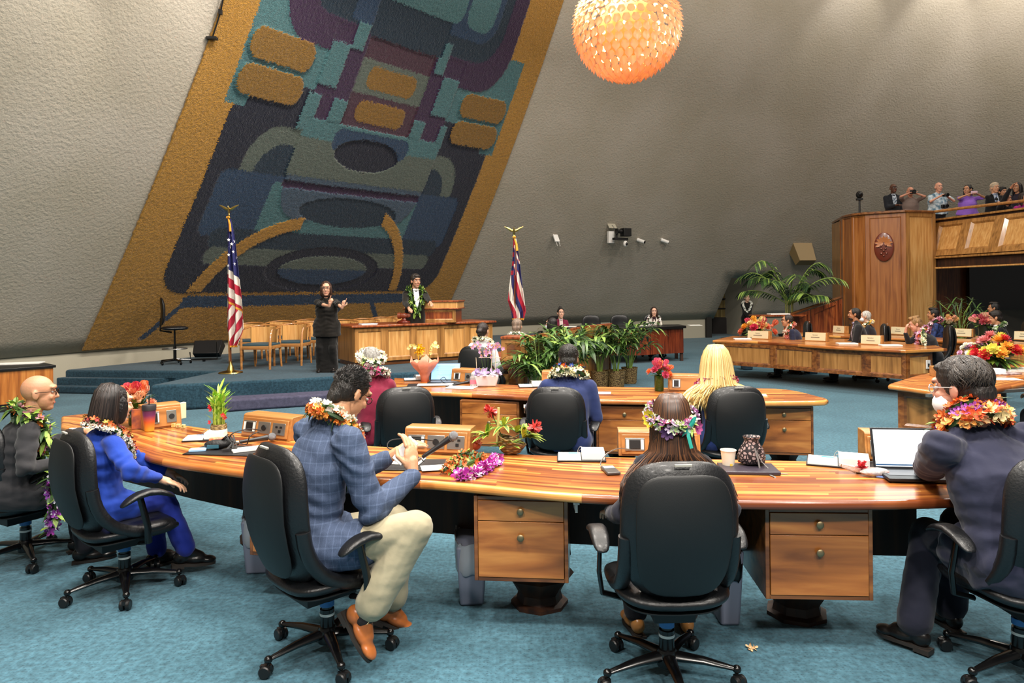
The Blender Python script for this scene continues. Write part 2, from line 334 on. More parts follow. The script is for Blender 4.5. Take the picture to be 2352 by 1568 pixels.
# ---------------- tapestry: generic woven hanging in gold, navy, teal and plum
TL=(hit(255,640)[0]+hit(345,440)[0]+hit(440,200)[0])/3; TR=(hit(1100,560)[0]+hit(1215,200)[0])/2
def tap():
    pal=[('tapestry_gold','#9c712a'),('tapestry_navy','#0a0f22'),('tapestry_teal','#3f6468'),('tapestry_blue','#1c344e'),('tapestry_plum','#2e1836'),('tapestry_slate','#38495a'),('tapestry_olive','#4f5850'),('tapestry_deep','#0f2434'),('tapestry_wine','#3c2230'),('tapestry_ochre','#75541b')]
    ms=[mat(n,c,.95,var=.2,vscale=26,bump=1.,bscale=42,stretch=(1,1,2.2),sheen=.3,spec=.1,det=6) for n,c in pal]
    nx,ny=430,470; h0,h1=.02,8.2
    us=(np.arange(nx)+.5)/nx; vs=(np.arange(ny)+.5)/ny
    U,W=np.meshgrid(us,vs); X=U*10; Yv=W*8.2      # X across 0..10, Yv height 0..8.2
    rg=np.random.RandomState(3); X=X+rg.normal(0,.012,X.shape); Yv=Yv+rg.normal(0,.012,X.shape)
    Z=np.zeros(X.shape,int); D=np.full(X.shape,.05)
    def put(mask,c,d=.06): Z[mask]=c; D[mask]=d
    def rr(x0,x1,y0,y1,r):
        cx,cy=(x0+x1)/2,(y0+y1)/2; qx=np.abs(X-cx)-((x1-x0)/2-r); qy=np.abs(Yv-cy)-((y1-y0)/2-r)
        return np.hypot(np.maximum(qx,0),np.maximum(qy,0))+np.minimum(np.maximum(qx,qy),0)<r
    def el(cx,cy,a,b_): return ((X-cx)/a)**2+((Yv-cy)/b_)**2<1
    put(rr(1.0,9.1,1.08,4.8,.55),1)
    put(rr(.8,9.3,4.42,6.4,.02),2,.05); put(rr(1.3,8.8,2.0,4.95,.5),1)
    put(rr(1.34,8.75,5.62,12,.9),4,.07); put(rr(1.9,8.2,6.15,12,.7),7,.065); put(rr(5.9,7.9,6.5,12,.5),3,.07); put(rr(6.7,7.7,6.7,7.6,.3),2,.07)
    for x,y in((.87,5.14),(.87,4.58),(7.5,4.52),(7.5,5.08)): put(rr(x,x+1.72,y,y+.5,.25),9,.10)
    put(rr(2.9,7.2,4.0,6.1,.02),4,.06)                      # centre: a checker of wool blocks
    for k,(x,y,w,h_) in enumerate([(2.9,5.05,.55,.75),(2.75,3.95,.4,.95),(6.6,5.0,.6,.75),(7.1,3.9,.25,.95),(3.45,5.75,.38,.7),(3.5,4.05,.45,.85),(6.2,5.75,.36,.6),(6.15,3.95,.42,.9)]): put(rr(x,x+w,y,y+h_,.02),2,.085)
    put(rr(3.95,6.15,4.4,6.4,.02),8,.03); put(rr(3.95,6.15,5.1,5.7,.02),6,.035)
    put(rr(4.25,5.85,5.2,5.6,.19),9,.04); put(rr(4.25,5.85,4.6,5.0,.19),9,.04)
    put(rr(3.85,6.3,6.05,6.75,.05),7,.06); put(rr(3.9,6.6,6.7,7.35,.3),2,.07); put(rr(3.2,3.85,6.2,7.6,.05),3,.07)
    put(rr(1.75,8.35,2.6,4.25,.75)&~rr(2.1,8.0,2.3,3.95,.6),6,.055); put(rr(2.1,8.0,2.0,3.95,.6),7,.05)
    put(rr(1.35,8.75,2.2,3.4,.2),3,.05); put(rr(2.75,7.3,1.9,3.3,.1),2,.05)
    put(rr(3.0,7.3,2.62,4.1,.75),5,.07); put(rr(2.95,7.35,3.45,4.15,.05),6,.075); put(rr(2.95,7.35,4.15,4.5,.05),2,.075)
    put(rr(3.9,6.3,4.0,4.42,.2),3,.07); put(el(5.1,4.0,1.0,.3),1,.03)
    put(rr(3.0,7.3,3.22,3.34,.02),4,.03); put(el(5.25,2.84,1.52,.3),7,.05)
    put(rr(1.7,8.6,1.98,2.36,.18),7,.05); put(rr(1.75,8.5,1.66,2.0,.16),6,.05)
    arc=np.abs(np.hypot((X-4.55)/1.35,(Yv-.55))-2.05)<.13; put(arc&(X<4.0)&(Yv>1.1),0,.07)
    arc=np.abs(np.hypot((X-5.7)/1.05,(Yv-1.0))-1.9)<.13; put(arc&(X>6.4)&(Yv>1.1),0,.07)
    put(el(5.2,1.6,1.7,.5),1,.04); put(el(5.2,1.58,1.35,.33),3,.055); put(el(5.2,1.58,1.35,.33)&(Yv>1.6),6,.055)
    put(rr(1.7,8.3,.78,1.02,.1),3,.05)
    for cx,s in((1.0,1),(5.6,1),(7.9,-1)): put((np.abs(X-(cx+s*(Yv)*.9))<.08)&(Yv<.9)&(Yv>.15),3,.05)
    th=TL+(TR-TL)*np.arange(nx+1)/nx; hh=h0+(h1-h0)*np.arange(ny+1)/ny
    Dv=np.zeros((ny+1,nx+1)); Dv[:-1,:-1]=D; Dv[-1]=.05; Dv[:,-1]=.05
    Dv=Dv+rg.normal(0,.004,Dv.shape)
    TH,HH=np.meshgrid(th,hh); rr_=R0-(.82*HH-.0165*HH*HH)-Dv
    P=np.stack([WC.x+rr_*np.cos(TH),WC.y+rr_*np.sin(TH),ZB+HH],-1).reshape(-1,3)
    w=nx+1; I=(np.arange(ny)[:,None]*w+np.arange(nx)[None,:]).ravel()
    F=np.stack([I,I+1,I+w+1,I+w],-1)
    me=bpy.data.meshes.new('tapestry'); me.vertices.add(len(P)); me.vertices.foreach_set('co',P.astype('f').ravel())
    me.loops.add(F.size); me.loops.foreach_set('vertex_index',F.ravel().astype('i')); me.polygons.add(len(F))
    me.polygons.foreach_set('loop_start',(np.arange(len(F))*4).astype('i'))
    me.update(calc_edges=True)
    for m_ in ms: me.materials.append(m_)
    me.polygons.foreach_set('material_index',Z.ravel().astype('i'))
    o=bpy.data.objects.new('tapestry',me); COL.objects.link(o)
    md=o.modifiers.new('solid','SOLIDIFY'); md.thickness=.04; md.offset=-1
    tag(o,'huge woven wool tapestry in gold, navy, teal and plum hanging on the sloping wall','tapestry')
tap()
b=MB(); P=[wall_pt(*hit(x,y),off=.07) for x,y in((512,-30),(500,30),(490,62),(481,90))]; b.tube(P,.012,n=6); b.box(P[-1],(.16,.1,.04)); b.box(P[1],(.05,.05,.08))
tag(b.build('hanging_rope',M_BLACK),'thin dark cord hanging beside top left edge of the tapestry','cord')
# ================================================================ DESKS
KNOB=mat('aged_brass','#8f8062',.45,metal=.85); STEEL=mat('steel_plate','#a8a6a2',.35,metal=.9)
SOCK=mat('socket_black','#101011',.5); WHITE=mat('white_plastic','#e9e7e2',.4); PAPER=mat('paper','#f2f0ea',.7); PAPB=mat('paper_blue','#9cc4e4',.7)
def catmull(P,n=6):
    P=[V(p) for p in P]; Q=[P[0]*2-P[1]]+P+[P[-1]*2-P[-2]]; out=[]
    for i in range(1,len(Q)-2):
        for k in range(n):
            t=k/n; a,b,c,d=Q[i-1],Q[i],Q[i+1],Q[i+2]
            out.append(.5*((2*b)+(c-a)*t+(2*a-5*b+4*c-d)*t*t+(3*b-a-3*c+d)*t*t*t))
    out.append(P[-1]); return out
def slab_top(near,far,z,th,inv):
    """desk top between two edge polylines with UV along its length"""
    n=len(near); b=MB(); b.T=inv; vs=[];uvs=[];s=0
    for i in range(n):
        if i: s+=((near[i]-near[i-1]).length+(far[i]-far[i-1]).length)/2
        a=near[i]; c=far[i]; wd=(c-a).length
        for zz in(z,z-th):
            for p,t in((a,0),(c,wd)): vs.append((p.x,p.y,zz)); uvs.append((s,t))
    fs=[]
    for i in range(n-1):
        o=4*i; q=o+4; fs+=[(o,q,q+1,o+1),(o+2,o+3,q+3,q+2),(o,o+2,q+2,q),(o+1,q+1,q+3,o+3)]
    fs+=[(0,1,3,2),(4*n-4,4*n-2,4*n-1,4*n-3)]
    b.add(vs,fs)
    def setuv(me):
        l=me.uv_layers.new(name='UVMap')
        for lp in me.loops: l.data[lp.index].uv=uvs[lp.vertex_index]
    b.uv=setuv; return b
def resample(P,n):
    L=[0]
    for i in range(1,len(P)): L.append(L[-1]+(P[i]-P[i-1]).length)
    out=[]
    for k in range(n):
        s=L[-1]*k/(n-1); i=1
        while i<len(P)-1 and L[i]<s: i+=1
        t=(s-L[i-1])/max(1e-9,L[i]-L[i-1]); out.append(P[i-1].lerp(P[i],t))
    return out
def pedestal(root,inv,c,rz,w=.5,d=.55,z0=.25,z1=.69,knob=True):
    T=inv@M.Translation((c[0],c[1],0))@M.Rotation(rz,4,'Z')     # local: front faces -y
    b=MB(); b.T=T; t=.02; h=z1-z0; zc=(z0+z1)/2
    b.box((-w/2+t/2,d/2,zc),(t,d,h)); b.box((w/2-t/2,d/2,zc),(t,d,h)); b.box((0,d/2,z0+t/2),(w-2*t,d,t)); b.box((0,d-t/2,zc),(w-2*t,t,h-2*t)); b.box((0,d/2,z1-t/2),(w-2*t,d,t))
    b.build('drawer_cabinet',W_TRIM(),root,bevel=.002)
    hs=(h-2*t-.006)*.27
    for k,(za,zb) in enumerate(((z1-t-hs,z1-t-.002),(z0+t+.002,z1-t-hs-.004))):
        q=MB(); q.T=T; q.box((0,.006,(za+zb)/2),(w-2*t-.004,.022,zb-za)); q.box((0,d*.45,(za+zb)/2),(w-2*t-.03,d*.8,(zb-za)*.7))
        dr=q.build('drawer',W_FACE(),root,bevel=.002)
        if knob:
            kz=(za+zb)/2 if k==0 else zb-(zb-za)*.27
            q=MB(); q.T=T@M.Translation((0,-.005,kz))@M.Rotation(PI/2,4,'X'); q.lathe([(.006,0),(.007,.008),(.017,.012),(.018,.018),(.013,.022),(.002,.023)],n=20); q.build('knob',KNOB,dr)
def urn(root,inv,c,h=.26,r=.2):
    b=MB(); b.T=inv@M.Translation((c[0],c[1],0)); b.lathe([(.16,0),(.16,.02),(.13,.03),(r*.6,.07),(r*.75,.12),(r*.98,.17),(r*.8,.21),(r*.7,h),(r*.9,h+.01),(r*.7,.6),(r*.5,.69)],n=8); b.build('urn_leg',W_DARK(),root,angle=20)
def panel_run(root,inv,pts,z0,z1,name='front_panel',mats=None,th=.03,rail=.055,side=1):
    """a panelled front; pts in order so that ax x up points to the viewer side"""
    for i in range(len(pts)-1):
        a=V((pts[i][0],pts[i][1],z0)); c=V((pts[i+1][0],pts[i+1][1],z0)); ax=(c-a); w=ax.length; ax.normalize(); n=ax.cross(V((0,0,1)))
        b=MB(); b.T=inv; panel_face(b,a,ax,(0,0,1),w,z1-z0,rail=rail)
        m_=(a+c)/2-n*th/2; b.box((m_.x,m_.y,(z0+z1)/2),(w,th,z1-z0),rz=math.atan2(ax.y,ax.x),mi=0)
        b.build(name,mats or [W_TRIM(),W_PANEL()],root,smooth=False)
def desk(label,near,far,peds=(),legs=(),modesty=None,n=40,z=.75,group='curved senate desks',curved=True,mz=(.3,.68)):
    near=resample(catmull(near) if curved else [V(p) for p in near],n); far=resample(catmull(far) if curved else [V(p) for p in far],n)
    c=(near[n//2]+far[n//2])/2; loc=V((c.x,c.y,0)); root=thing('curved_desk',label,'desk',loc,0,group); inv=M.Translation(-loc)
    slab_top(near,far,z,.045,inv).build('desk_top',W_TOP(),root,bevel=.018,seg=4,angle=50)
    if modesty:
        t,i0,i1=modesty; P=[near[i].lerp(far[i],t) for i in range(i0,i1+1,3)]; b=MB(); b.T=inv
        for a,c in zip(P,P[1:]):
            m_=(a+c)/2; d=c-a; b.box((m_.x,m_.y,(mz[0]+mz[1])/2),(d.length+.01,.03,mz[1]-mz[0]),rz=math.atan2(d.y,d.x))
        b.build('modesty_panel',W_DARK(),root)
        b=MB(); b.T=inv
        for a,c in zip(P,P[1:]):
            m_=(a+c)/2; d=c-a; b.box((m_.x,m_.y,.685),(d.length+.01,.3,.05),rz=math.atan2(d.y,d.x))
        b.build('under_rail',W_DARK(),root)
    for p in peds: pedestal(root,inv,*p)
    for p in legs: urn(root,inv,p)
    return root,near,far
def pd(x0,x1,y,z=.69,w=None,**k):
    a=G(x0,y,z); b_=G(x1,y,z); 
    return a,b_
def ped_from(l,r,z1=.69,d=.55,depth_off=0):
    """pedestal from the top-front corners in the photo"""
    a=G(l[0],l[1],z1); c=G(r[0],r[1],z1); m_=(a+c)/2; dd=c-a
    return (m_.x,m_.y),math.atan2(dd.y,dd.x),dd.length,d
# --- front row desk
nearF=[G(x,y,.75) for x,y in((140,979),(230,1006),(350,1050),(470,1070),(600,1086),(800,1098),(1000,1107),(1250,1130),(1400,1140),(1700,1150),(2080,1150),(2420,1135))]
farF=[G(x,y,.75) for x,y in((141,955),(207,949),(300,959),(420,975),(550,993),(683,1010),(900,1026),(1220,1043),(1400,1048),(1800,1056),(2000,1062),(2380,1062))]
pF=[ped_from((572,1098),(688,1105)),ped_from((1088,1138),(1304,1142)),ped_from((1757,1166),(2004,1168))]
legF=[G(1240,1393,0)+V((0,.05,0)),G(1838,1418,0)+V((0,.05,0)),G(620,1290,0)]
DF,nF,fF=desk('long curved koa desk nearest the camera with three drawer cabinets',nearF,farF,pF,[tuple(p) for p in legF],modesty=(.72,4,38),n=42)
b=MB(); b.T=M.Translation(-V(DF.location)); p=G(1322,1150,.68); b.box((p.x,p.y,.66),(.012,.1,.05)); b.box((p.x,p.y+.1,.68),(.03,.3,.012)); b.build('white_bracket',WHITE,DF)
# --- second row desk
near2=[G(x,y,.75) for x,y in((905,898),(1050,902),(1203,910),(1350,917),(1540,920),(1727,922),(1880,921),(1903,917))]
far2=[G(x,y,.75) for x,y in((905,867),(1100,879),(1240,886),(1350,887),(1500,889),(1650,891),(1800,893),(1898,914))]
p2_=[ped_from((1056,919),(1192,922)),ped_from((1369,931),(1500,933)),ped_from((1733,931),(1868,933))]
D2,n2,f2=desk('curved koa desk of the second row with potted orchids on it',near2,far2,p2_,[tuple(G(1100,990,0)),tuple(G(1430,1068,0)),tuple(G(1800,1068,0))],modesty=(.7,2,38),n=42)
b=MB(); b.T=M.Translation(-V(D2.location)); p=G(1215,930,.68); b.box((p.x,p.y,.66),(.03,.02,.05)); b.box((p.x+.1,p.y+.03,.665),(.3,.01,.03)); b.build('white_bracket',WHITE,D2)
# --- right middle desk, end panel toward camera
near3=[G(x,y,.75) for x,y in((2039,884),(2085,890),(2137,897),(2272,897),(2352,880),(2500,862))]
far3=[G(x,y,.75) for x,y in((2042,881),(2100,863),(2165,849),(2300,838),(2380,833),(2500,828))]
D3,n3,f3=desk('angular koa desk at right with a dark panelled end and flowers on top',near3,far3,(),[tuple(G(2200,965,0)),tuple(G(2420,940,0))],modesty=None,n=30,curved=False,group='curved senate desks')
inv=M.Translation(-V(D3.location)); a=G(2063,897,.69); c=G(2172,905,.69)
panel_run(D3,inv,[a,c],.29,.70,name='end_panel')
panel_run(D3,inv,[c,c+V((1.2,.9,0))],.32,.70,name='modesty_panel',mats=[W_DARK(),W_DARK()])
b=MB(); b.T=inv; p=G(2300,905,.7); b.box((p.x,p.y+.1,.71),(1.6,.04,.03),rz=.25); b.build('under_rail',STEEL,D3)
# --- far arc desk facing us
nearA=[G(x,y,.75) for x,y in((1636,781),(1720,783),(1800,788),(1900,795),(2000,800),(2080,804))]
farA=[p+V((.45,.85,0)) for p in nearA]; 
tipR=[G(2084,804,.75),G(2177,800,.75)]
rootA=thing('panelled_desk','long arc of panelled koa desk with four front panels, left of centre right','desk',V((nearA[3].x,nearA[3].y,0)),0,'far panelled desks')
inv=M.Translation(-V(rootA.location))
tp=MB(); tp.T=inv
backA=[G(1682,771,.75),G(1800,773,.75),G(1920,777,.75),G(2040,783,.75),G(2140,789,.75)]
nA=resample(catmull(nearA),24)+[tipR[1]]; fA=resample(catmull(backA),24)+[tipR[1]+V((-.03,.03,0))]
slab_top(nA,fA,.75,.05,inv).build('desk_top',W_TOP(),rootA,bevel=.015,seg=3,angle=50)
ins=V((.03,.07,0)); fr=[nearA[0]+V((.08,.06,0)),G(1708,783,.75)+ins,G(1776,787,.75)+ins,G(1873,793,.75)+ins,G(1990,799,.75)+ins,G(2083,804,.75)+ins*1.0]
panel_run(rootA,inv,fr[:1]+fr[2:],.28,.70)
e1=G(2150,801,.75)+V((-.02,.1,0)); panel_run(rootA,inv,[fr[-1],e1],.28,.70,name='end_panel',mats=[W_TRIM(),W_LIGHT()])
b=MB(); b.T=inv; d_=(e1-fr[-1]).normalized(); nn=d_.cross(V((0,0,1))); p=fr[-1].lerp(e1,.8)+nn*.03; b.box((p.x,p.y,.5),(.09,.015,.14),rz=math.atan2(d_.y,d_.x)); ob=b.build('outlet_cover',WHITE,rootA,bevel=.004)
b=MB(); b.T=inv; p=p+nn*.012; b.box((p.x,p.y,.49),(.03,.008,.05),rz=math.atan2(d_.y,d_.x)); b.build('socket',SOCK,ob)
for x,y in((1668,850),(1828,858),(1985,869),(2105,878)): urn(rootA,inv,tuple(G(x,y,0)+V((.02,.1,0))),h=.27,r=.2)
# --- desk behind the far arc
nearB=[G(x,y,.75) for x,y in((1828,768),(1900,770),(2000,774),(2100,778),(2200,783),(2300,788),(2420,795))]
backB=[p+V((.3,.8,0)) for p in nearB]
rootB=thing('panelled_desk','second arc of panelled koa desk behind, near the wooden pier','desk',V((nearB[3].x,nearB[3].y,0)),0,'far panelled desks'); inv=M.Translation(-V(rootB.location))
slab_top(resample(catmull(nearB),30),resample(catmull(backB),30),.75,.05,inv).build('desk_top',W_TOP(),rootB,bevel=.015,seg=3,angle=50)
panel_run(rootB,inv,[p+V((.03,.07,0)) for p in nearB],.25,.70)
for p in nearB[1::2]: urn(rootB,inv,(p.x+.3,p.y+.4),h=.25,r=.2)
# --- small side desk seen between arcs at right
b0=thing('side_desk','small koa desk corner between the arc desk and the flowers','desk',V((G(2250,820,.72).x,G(2250,820,.72).y,0)),0); inv=M.Translation(-V(b0.location))
q=[G(2182,816,.72),G(2262,822,.72),G(2330,812,.72),G(2240,807,.72)]
b=MB(); b.T=inv; b.prism([tuple(p.xy) for p in q],.68,.72); b.build('desk_top',W_TRIM(),b0,bevel=.01)
b=MB(); b.T=inv; c=sum(q,V())/4; b.prism([tuple((c+(p-c)*.85).xy) for p in q],.3,.68); b.build('desk_body',W_DARK(),b0); urn(b0,inv,(c.x,c.y),h=.28,r=.15)
# --- outlet boxes on the desks
def outlet_box(label,l,r,z=.75,h=.17,d=.16,nplates=3,plates=(0,1,2),group='wooden outlet boxes on the desks',zt=None,vent=False):
    """l, r: lower front corners in the photo"""
    a=G(l[0],l[1],z); c=G(r[0],r[1],z); m_=(a+c)/2; dd=c-a; w=dd.length; rz=math.atan2(dd.y,dd.x)
    t=thing('outlet_box',label,'outlet box',(m_.x,m_.y,z+.001),rz,group)
    b=MB(); b.prism([(0,0)],0,0) if 0 else None
    n=[( -w/2,0),(w/2,0)]
    prof=[(0,0),(.03,h*.94),(.045,h),(d,h),(d,0)]           # sloping front face toward -y... local y = depth
    vs=[(x,y,zz) for x in(-w/2,w/2) for y,zz in prof]; k=len(prof)
    b.add(vs,[tuple(range(k)),tuple(range(2*k-1,k-1,-1))]+[(i,k+i,k+(i+1)%k,(i+1)%k) for i in range(k)])
    b.build('box_body',W_BOX(),t,bevel=.003)
    sl=math.atan2(.03,h*.94); F=M.Rotation(-sl,4,'X')
    b=MB(); b.T=F; b.box((0,-.006,h*.47),(w*.93,.014,h*.80)); fb=b.build('face_board',W_BOX(),t,bevel=.004)
    pw=min(.115,w*.26)
    for i in plates:
        x=(-.5+(i+.5)/nplates)*w*.9
        b=MB(); b.T=F; b.box((x,-.016,h*.47),(pw,.006,h*.52)); pl=b.build('outlet_plate',STEEL,t,bevel=.002)
        b=MB(); b.T=F
        if i==0: b.box((x+.0,-.021,h*.47),(pw*.55,.005,h*.36)); 
        elif i==1:
            b.T=F@M.Translation((x,-.019,h*.47))@M.Rotation(PI/2,4,'X'); b.lathe([(.02,0),(.02,.006),(.002,.006)],n=16)
        else:
            b.box((x-.02,-.021,h*.56),(.018,.005,.014)); b.box((x+.02,-.021,h*.56),(.018,.005,.014)); b.box((x+.01,-.021,h*.38),(.02,.005,.02))
        b.build('socket',SOCK,pl,bevel=.001)
        if i==0:
            for sx in(-1,1):
                b=MB(); b.T=F; b.box((x+sx*pw*.38,-.021,h*.47),(pw*.14,.006,h*.4)); b.build('label_strip',WHITE,pl)
    return t
outlet_box('wooden outlet box on front desk behind the tumbler',(330,989),(418,978),h=.175,nplates=2,plates=(0,1))
outlet_box('wooden outlet box on front desk beside the lucky bamboo',(553,1001),(664,1014),h=.155)
outlet_box('wooden outlet box on front desk behind the handheld microphone',(927,1040),(1078,1046),h=.155)
outlet_box('wooden outlet box on front desk behind the flower crowned woman',(1421,1047),(1610,1049),h=.145,plates=(0,2))
outlet_box('wooden outlet box on front desk behind the open laptop at right',(1990,1060),(2130,1064),h=.165,plates=(0,1))
outlet_box('wooden outlet box on second desk beside the lilac orchid basket',(1035,878),(1091,881),h=.15,nplates=2,plates=(0,1))
outlet_box('wooden outlet box on second desk in front of the man in navy',(1244,888),(1350,889),h=.16,plates=())
outlet_box('wooden outlet box on second desk by the protea vase',(1534,898),(1606,900),h=.16,nplates=2,plates=(0,))
outlet_box('wooden outlet box on right desk behind the suited man\'s head',(2151,866),(2235,866),h=.11,plates=())
# ================================================================ OFFICE CHAIRS
LEATH=mat('black_leather','#0e0f12',.42,bump=.12,bscale=90,spec=.5,coat=.08); SHELL=mat('chair_shell','#090b0d',.55,bump=.05,bscale=300)
PLAST=mat('gloss_black','#0a0a0b',.22); BLUEB=mat('blue_band','#2a6fb0',.5); WHL=mat('caster_black','#141415',.35)
def se(a,p): c=math.cos(a); return math.copysign(abs(c)**p,c)
def ses(a,p): c=math.sin(a); return math.copysign(abs(c)**p,c)
def pad(mb,ax,az,th,p=.55,n=40,fn=None,nr=8,mi=0):
    """soft superellipse cushion: outline in (x,z), thickness in y; fn maps local point to final"""
    rs=[]
    for k in range(-nr,nr+1):
        t=PI/2*k/nr; r=max(.02,math.cos(t))**.45; y=-th/2*math.sin(t)
        rs.append([fn(V((ax*r*se(2*PI*j/n,p),y,az*r*ses(2*PI*j/n,p)))) for j in range(n)])
    mb.rings(rs,mi)
def make_chair(label,loc,rz,seat=.46,backh=1.02,group='black leather office chairs',tilt=.12,arms=True,aw=.305):
    t=thing('office_chair',label,'chair',loc,rz,group)
    zc=(seat+backh)/2+.0; az=(backh-seat)/2+.02; ax=.25
    def bf(p,off=0,k=1.):
        u=p.x/ax; w=p.z/az; x=p.x*(1-.10*max(0,-w))
        y=-.27+p.y+.055*u*u+.035*math.cos(w*2.2)*-1-.0-(w*az)*tilt+off
        return V((x,y,zc+p.z))
    b=MB(); pad(b,ax,az,.10,fn=lambda p:bf(p,.02),p=.62)
    # side bolsters sweeping forward into the seat
    for s in(-1,1):
        P=[]
        for k in range(15):
            q=k/14; a=PI/2*q
            P.append(V((s*(.225-.0*q),-.24+.46*q**1.5,seat-.035+.30*(1-q)**3)))
        b.tube(P,[.034]*13+[.03,.012],n=10)
    back=b.build('backrest',LEATH,t,angle=80)
    b=MB(); pad(b,ax*.8,az*.86,.03,fn=lambda p:bf(p+V((0,0,-.0)),-.045),p=.5); b.build('back_shell',SHELL,t,angle=80)
    b=MB(); v=bf(V((0,0,az*.97)),-.02); b.box(v,(.07,.012,.008)); b.build('stitched_tag',mat('tag_grey','#a9a59a',.6),t)
    b=MB()
    def sf(p): return V((p.x*(1+.06*(p.z>0)),-.0+p.z,seat-.035-p.y+(.02*(p.x/.25)**2)-.03*max(0,(p.z-.15)/.1)**2*.5))
    pad(b,.25,.25,.085,fn=sf,p=.55); b.build('seat',LEATH,t,angle=80)
    b=MB(); pad(b,.22,.22,.03,fn=lambda p:sf(p)-V((0,0,.045)),p=.5); b.box((0,-.02,seat-.12),(.18,.26,.05)); b.build('seat_pan',SHELL,t,bevel=.004)
    for s in(-1,1):
        if not arms: break
        b=MB(); b.tube([(s*.2,.02,seat-.1),(s*(aw-.02),.03,seat-.08),(s*(aw-.005),.02,seat+.02),(s*(aw-.005),-.02,seat+.19)],[.022,.022,.02,.018],n=8,flat=.55); sup=b.build('arm_support',PLAST,t,angle=60)
        b=MB()
        def af(p): return V((s*aw+p.x,.02+p.z,seat+.21-p.y-.05*(p.z/.14)**2))
        pad(b,.042,.145,.034,fn=af,p=.6,n=24); b.build('armrest',LEATH,t,angle=80)
    b=MB(); b.lathe([(.03,.1),(.034,.14),(.034,.22),(.026,.22),(.026,seat-.1)],n=18); col=b.build('gas_column',PLAST,t)
    b=MB(); b.lathe([(.0345,.235),(.0345,.262)],n=18); b.build('blue_band',BLUEB,col)
    b=MB(); b.lathe([(.0355,.19),(.0355,.202)],n=18); b.build('white_ring',WHITE,col)
    b=MB(); b.lathe([(.005,.055),(.045,.06),(.05,.11),(.04,.135),(.03,.14)],n=20); b.build('base_hub',PLAST,t)
    for i in range(5):
        a=2*PI*i/5-PI/2+rnd.uniform(-.0,.0); c,s_=math.cos(a),math.sin(a)
        b=MB(); b.tube([(c*.03,s_*.03,.105),(c*.16,s_*.16,.1),(c*.29,s_*.29,.082)],[.032,.024,.014],n=8,flat=.7); b.ell((c*.3,s_*.3,.08),(.02,.02,.018),n=12); lg=b.build('base_leg',PLAST,t,angle=50)
        b=MB(); ca=a+rnd.uniform(-1,1); dx,dy=math.cos(ca),math.sin(ca); cx,cy=c*.3+dx*.012,s_*.3+dy*.012
        b.tube([(c*.3,s_*.3,.075),(c*.3,s_*.3,.04)],.008,n=8)
        for e in(-1,1):
            q=MB(); T=M.Translation((cx-dy*.016*e,cy+dx*.016*e,.029))@M.Rotation(ca,4,'Z')@M.Rotation(PI/2,4,'X'); q.T=T
            q.lathe([(.004,-.011),(.024,-.011),(.0285,-.006),(.0285,.006),(.024,.011),(.004,.011)],n=18); merge(b,q)
        b.box((cx,cy,.045),(.05,.02,.02),rz=ca); b.build('caster',WHL,lg)
    return t
CH={}
def chair_at(key,label,px,py,rz,Y=None,z=0,**k):
    p=G(px,py,z); CH[key]=(V((p.x,p.y,z)),rz); return make_chair(label,(p.x,p.y,z),rz,**k)
def chair_xy(key,label,x,y,rz,z=0,**k):
    CH[key]=(V((x,y,z)),rz); return make_chair(label,(x,y,z),rz,**k)
chair_xy('c','black leather office chair with its high back square to the camera, nearest of all',.68,3.20,R(2))
chair_xy('m3','black leather office chair under the man in khaki trousers',-.915,3.45,R(-46),seat=.435,backh=1.04,aw=.335)
chair_xy('blue','black leather office chair under the woman in royal blue',-2.32,4.22,R(-42),seat=.42,backh=.97)
chair_xy('m1','black leather office chair cut by left frame edge under the bald man',-3.25,4.72,R(-30),seat=.42,backh=.95)
chair_xy('m5','black leather office chair at right frame edge behind the dark suited man',2.26,3.18,R(2),seat=.45,backh=1.04)
chair_xy('g2','black leather office chair behind the grey haired woman with white crown',-.98,6.2,R(18),seat=.42,backh=.94)
chair_xy('n2','black leather office chair under the man with cream lei and navy jacket',.40,6.1,R(-12),seat=.42,backh=.94)
chair_xy('b2','black leather office chair under the long haired blonde woman',1.80,6.02,R(4),seat=.42,backh=.94)
# ================================================================ PEOPLE
def skinm(c): return mat('skin_'+c.strip('#'),c,.5,sub=.08,bump=.08,bscale=120)
def cloth(name,c,rough=.85,var=.12,bump=.25,bs=9,**k): return mat(name,c,rough,var=var,vscale=5,bump=bump,bscale=bs,sheen=.15,spec=.2,**k)
HAIRM={}
def hairm(c,c2=None):
    return mat('hair_'+c.strip('#'),c,.42,c2=c2 or None,var=.45,vscale=60,stretch=(1,1,.12),bump=.5,bscale=180,det=4)
EYEW=mat('eye_white','#e8e4de',.3); EYED=mat('eye_dark','#20140e',.2); LIPS=mat('lips','#a3584c',.5)
def ik(a,b,l1,l2,pole):
    a,b,pole=V(a),V(b),V(pole); d=b-a; L=min(d.length,(l1+l2)*.999); d.normalize(); b=a+d*L
    x=(l1*l1-l2*l2+L*L)/(2*L); h=math.sqrt(max(0,l1*l1-x*x)); p=(pole-a); p=p-d*p.dot(d)
    if p.length<1e-5: p=V((0,0,-1))
    return a+d*x+p.normalized()*h,b
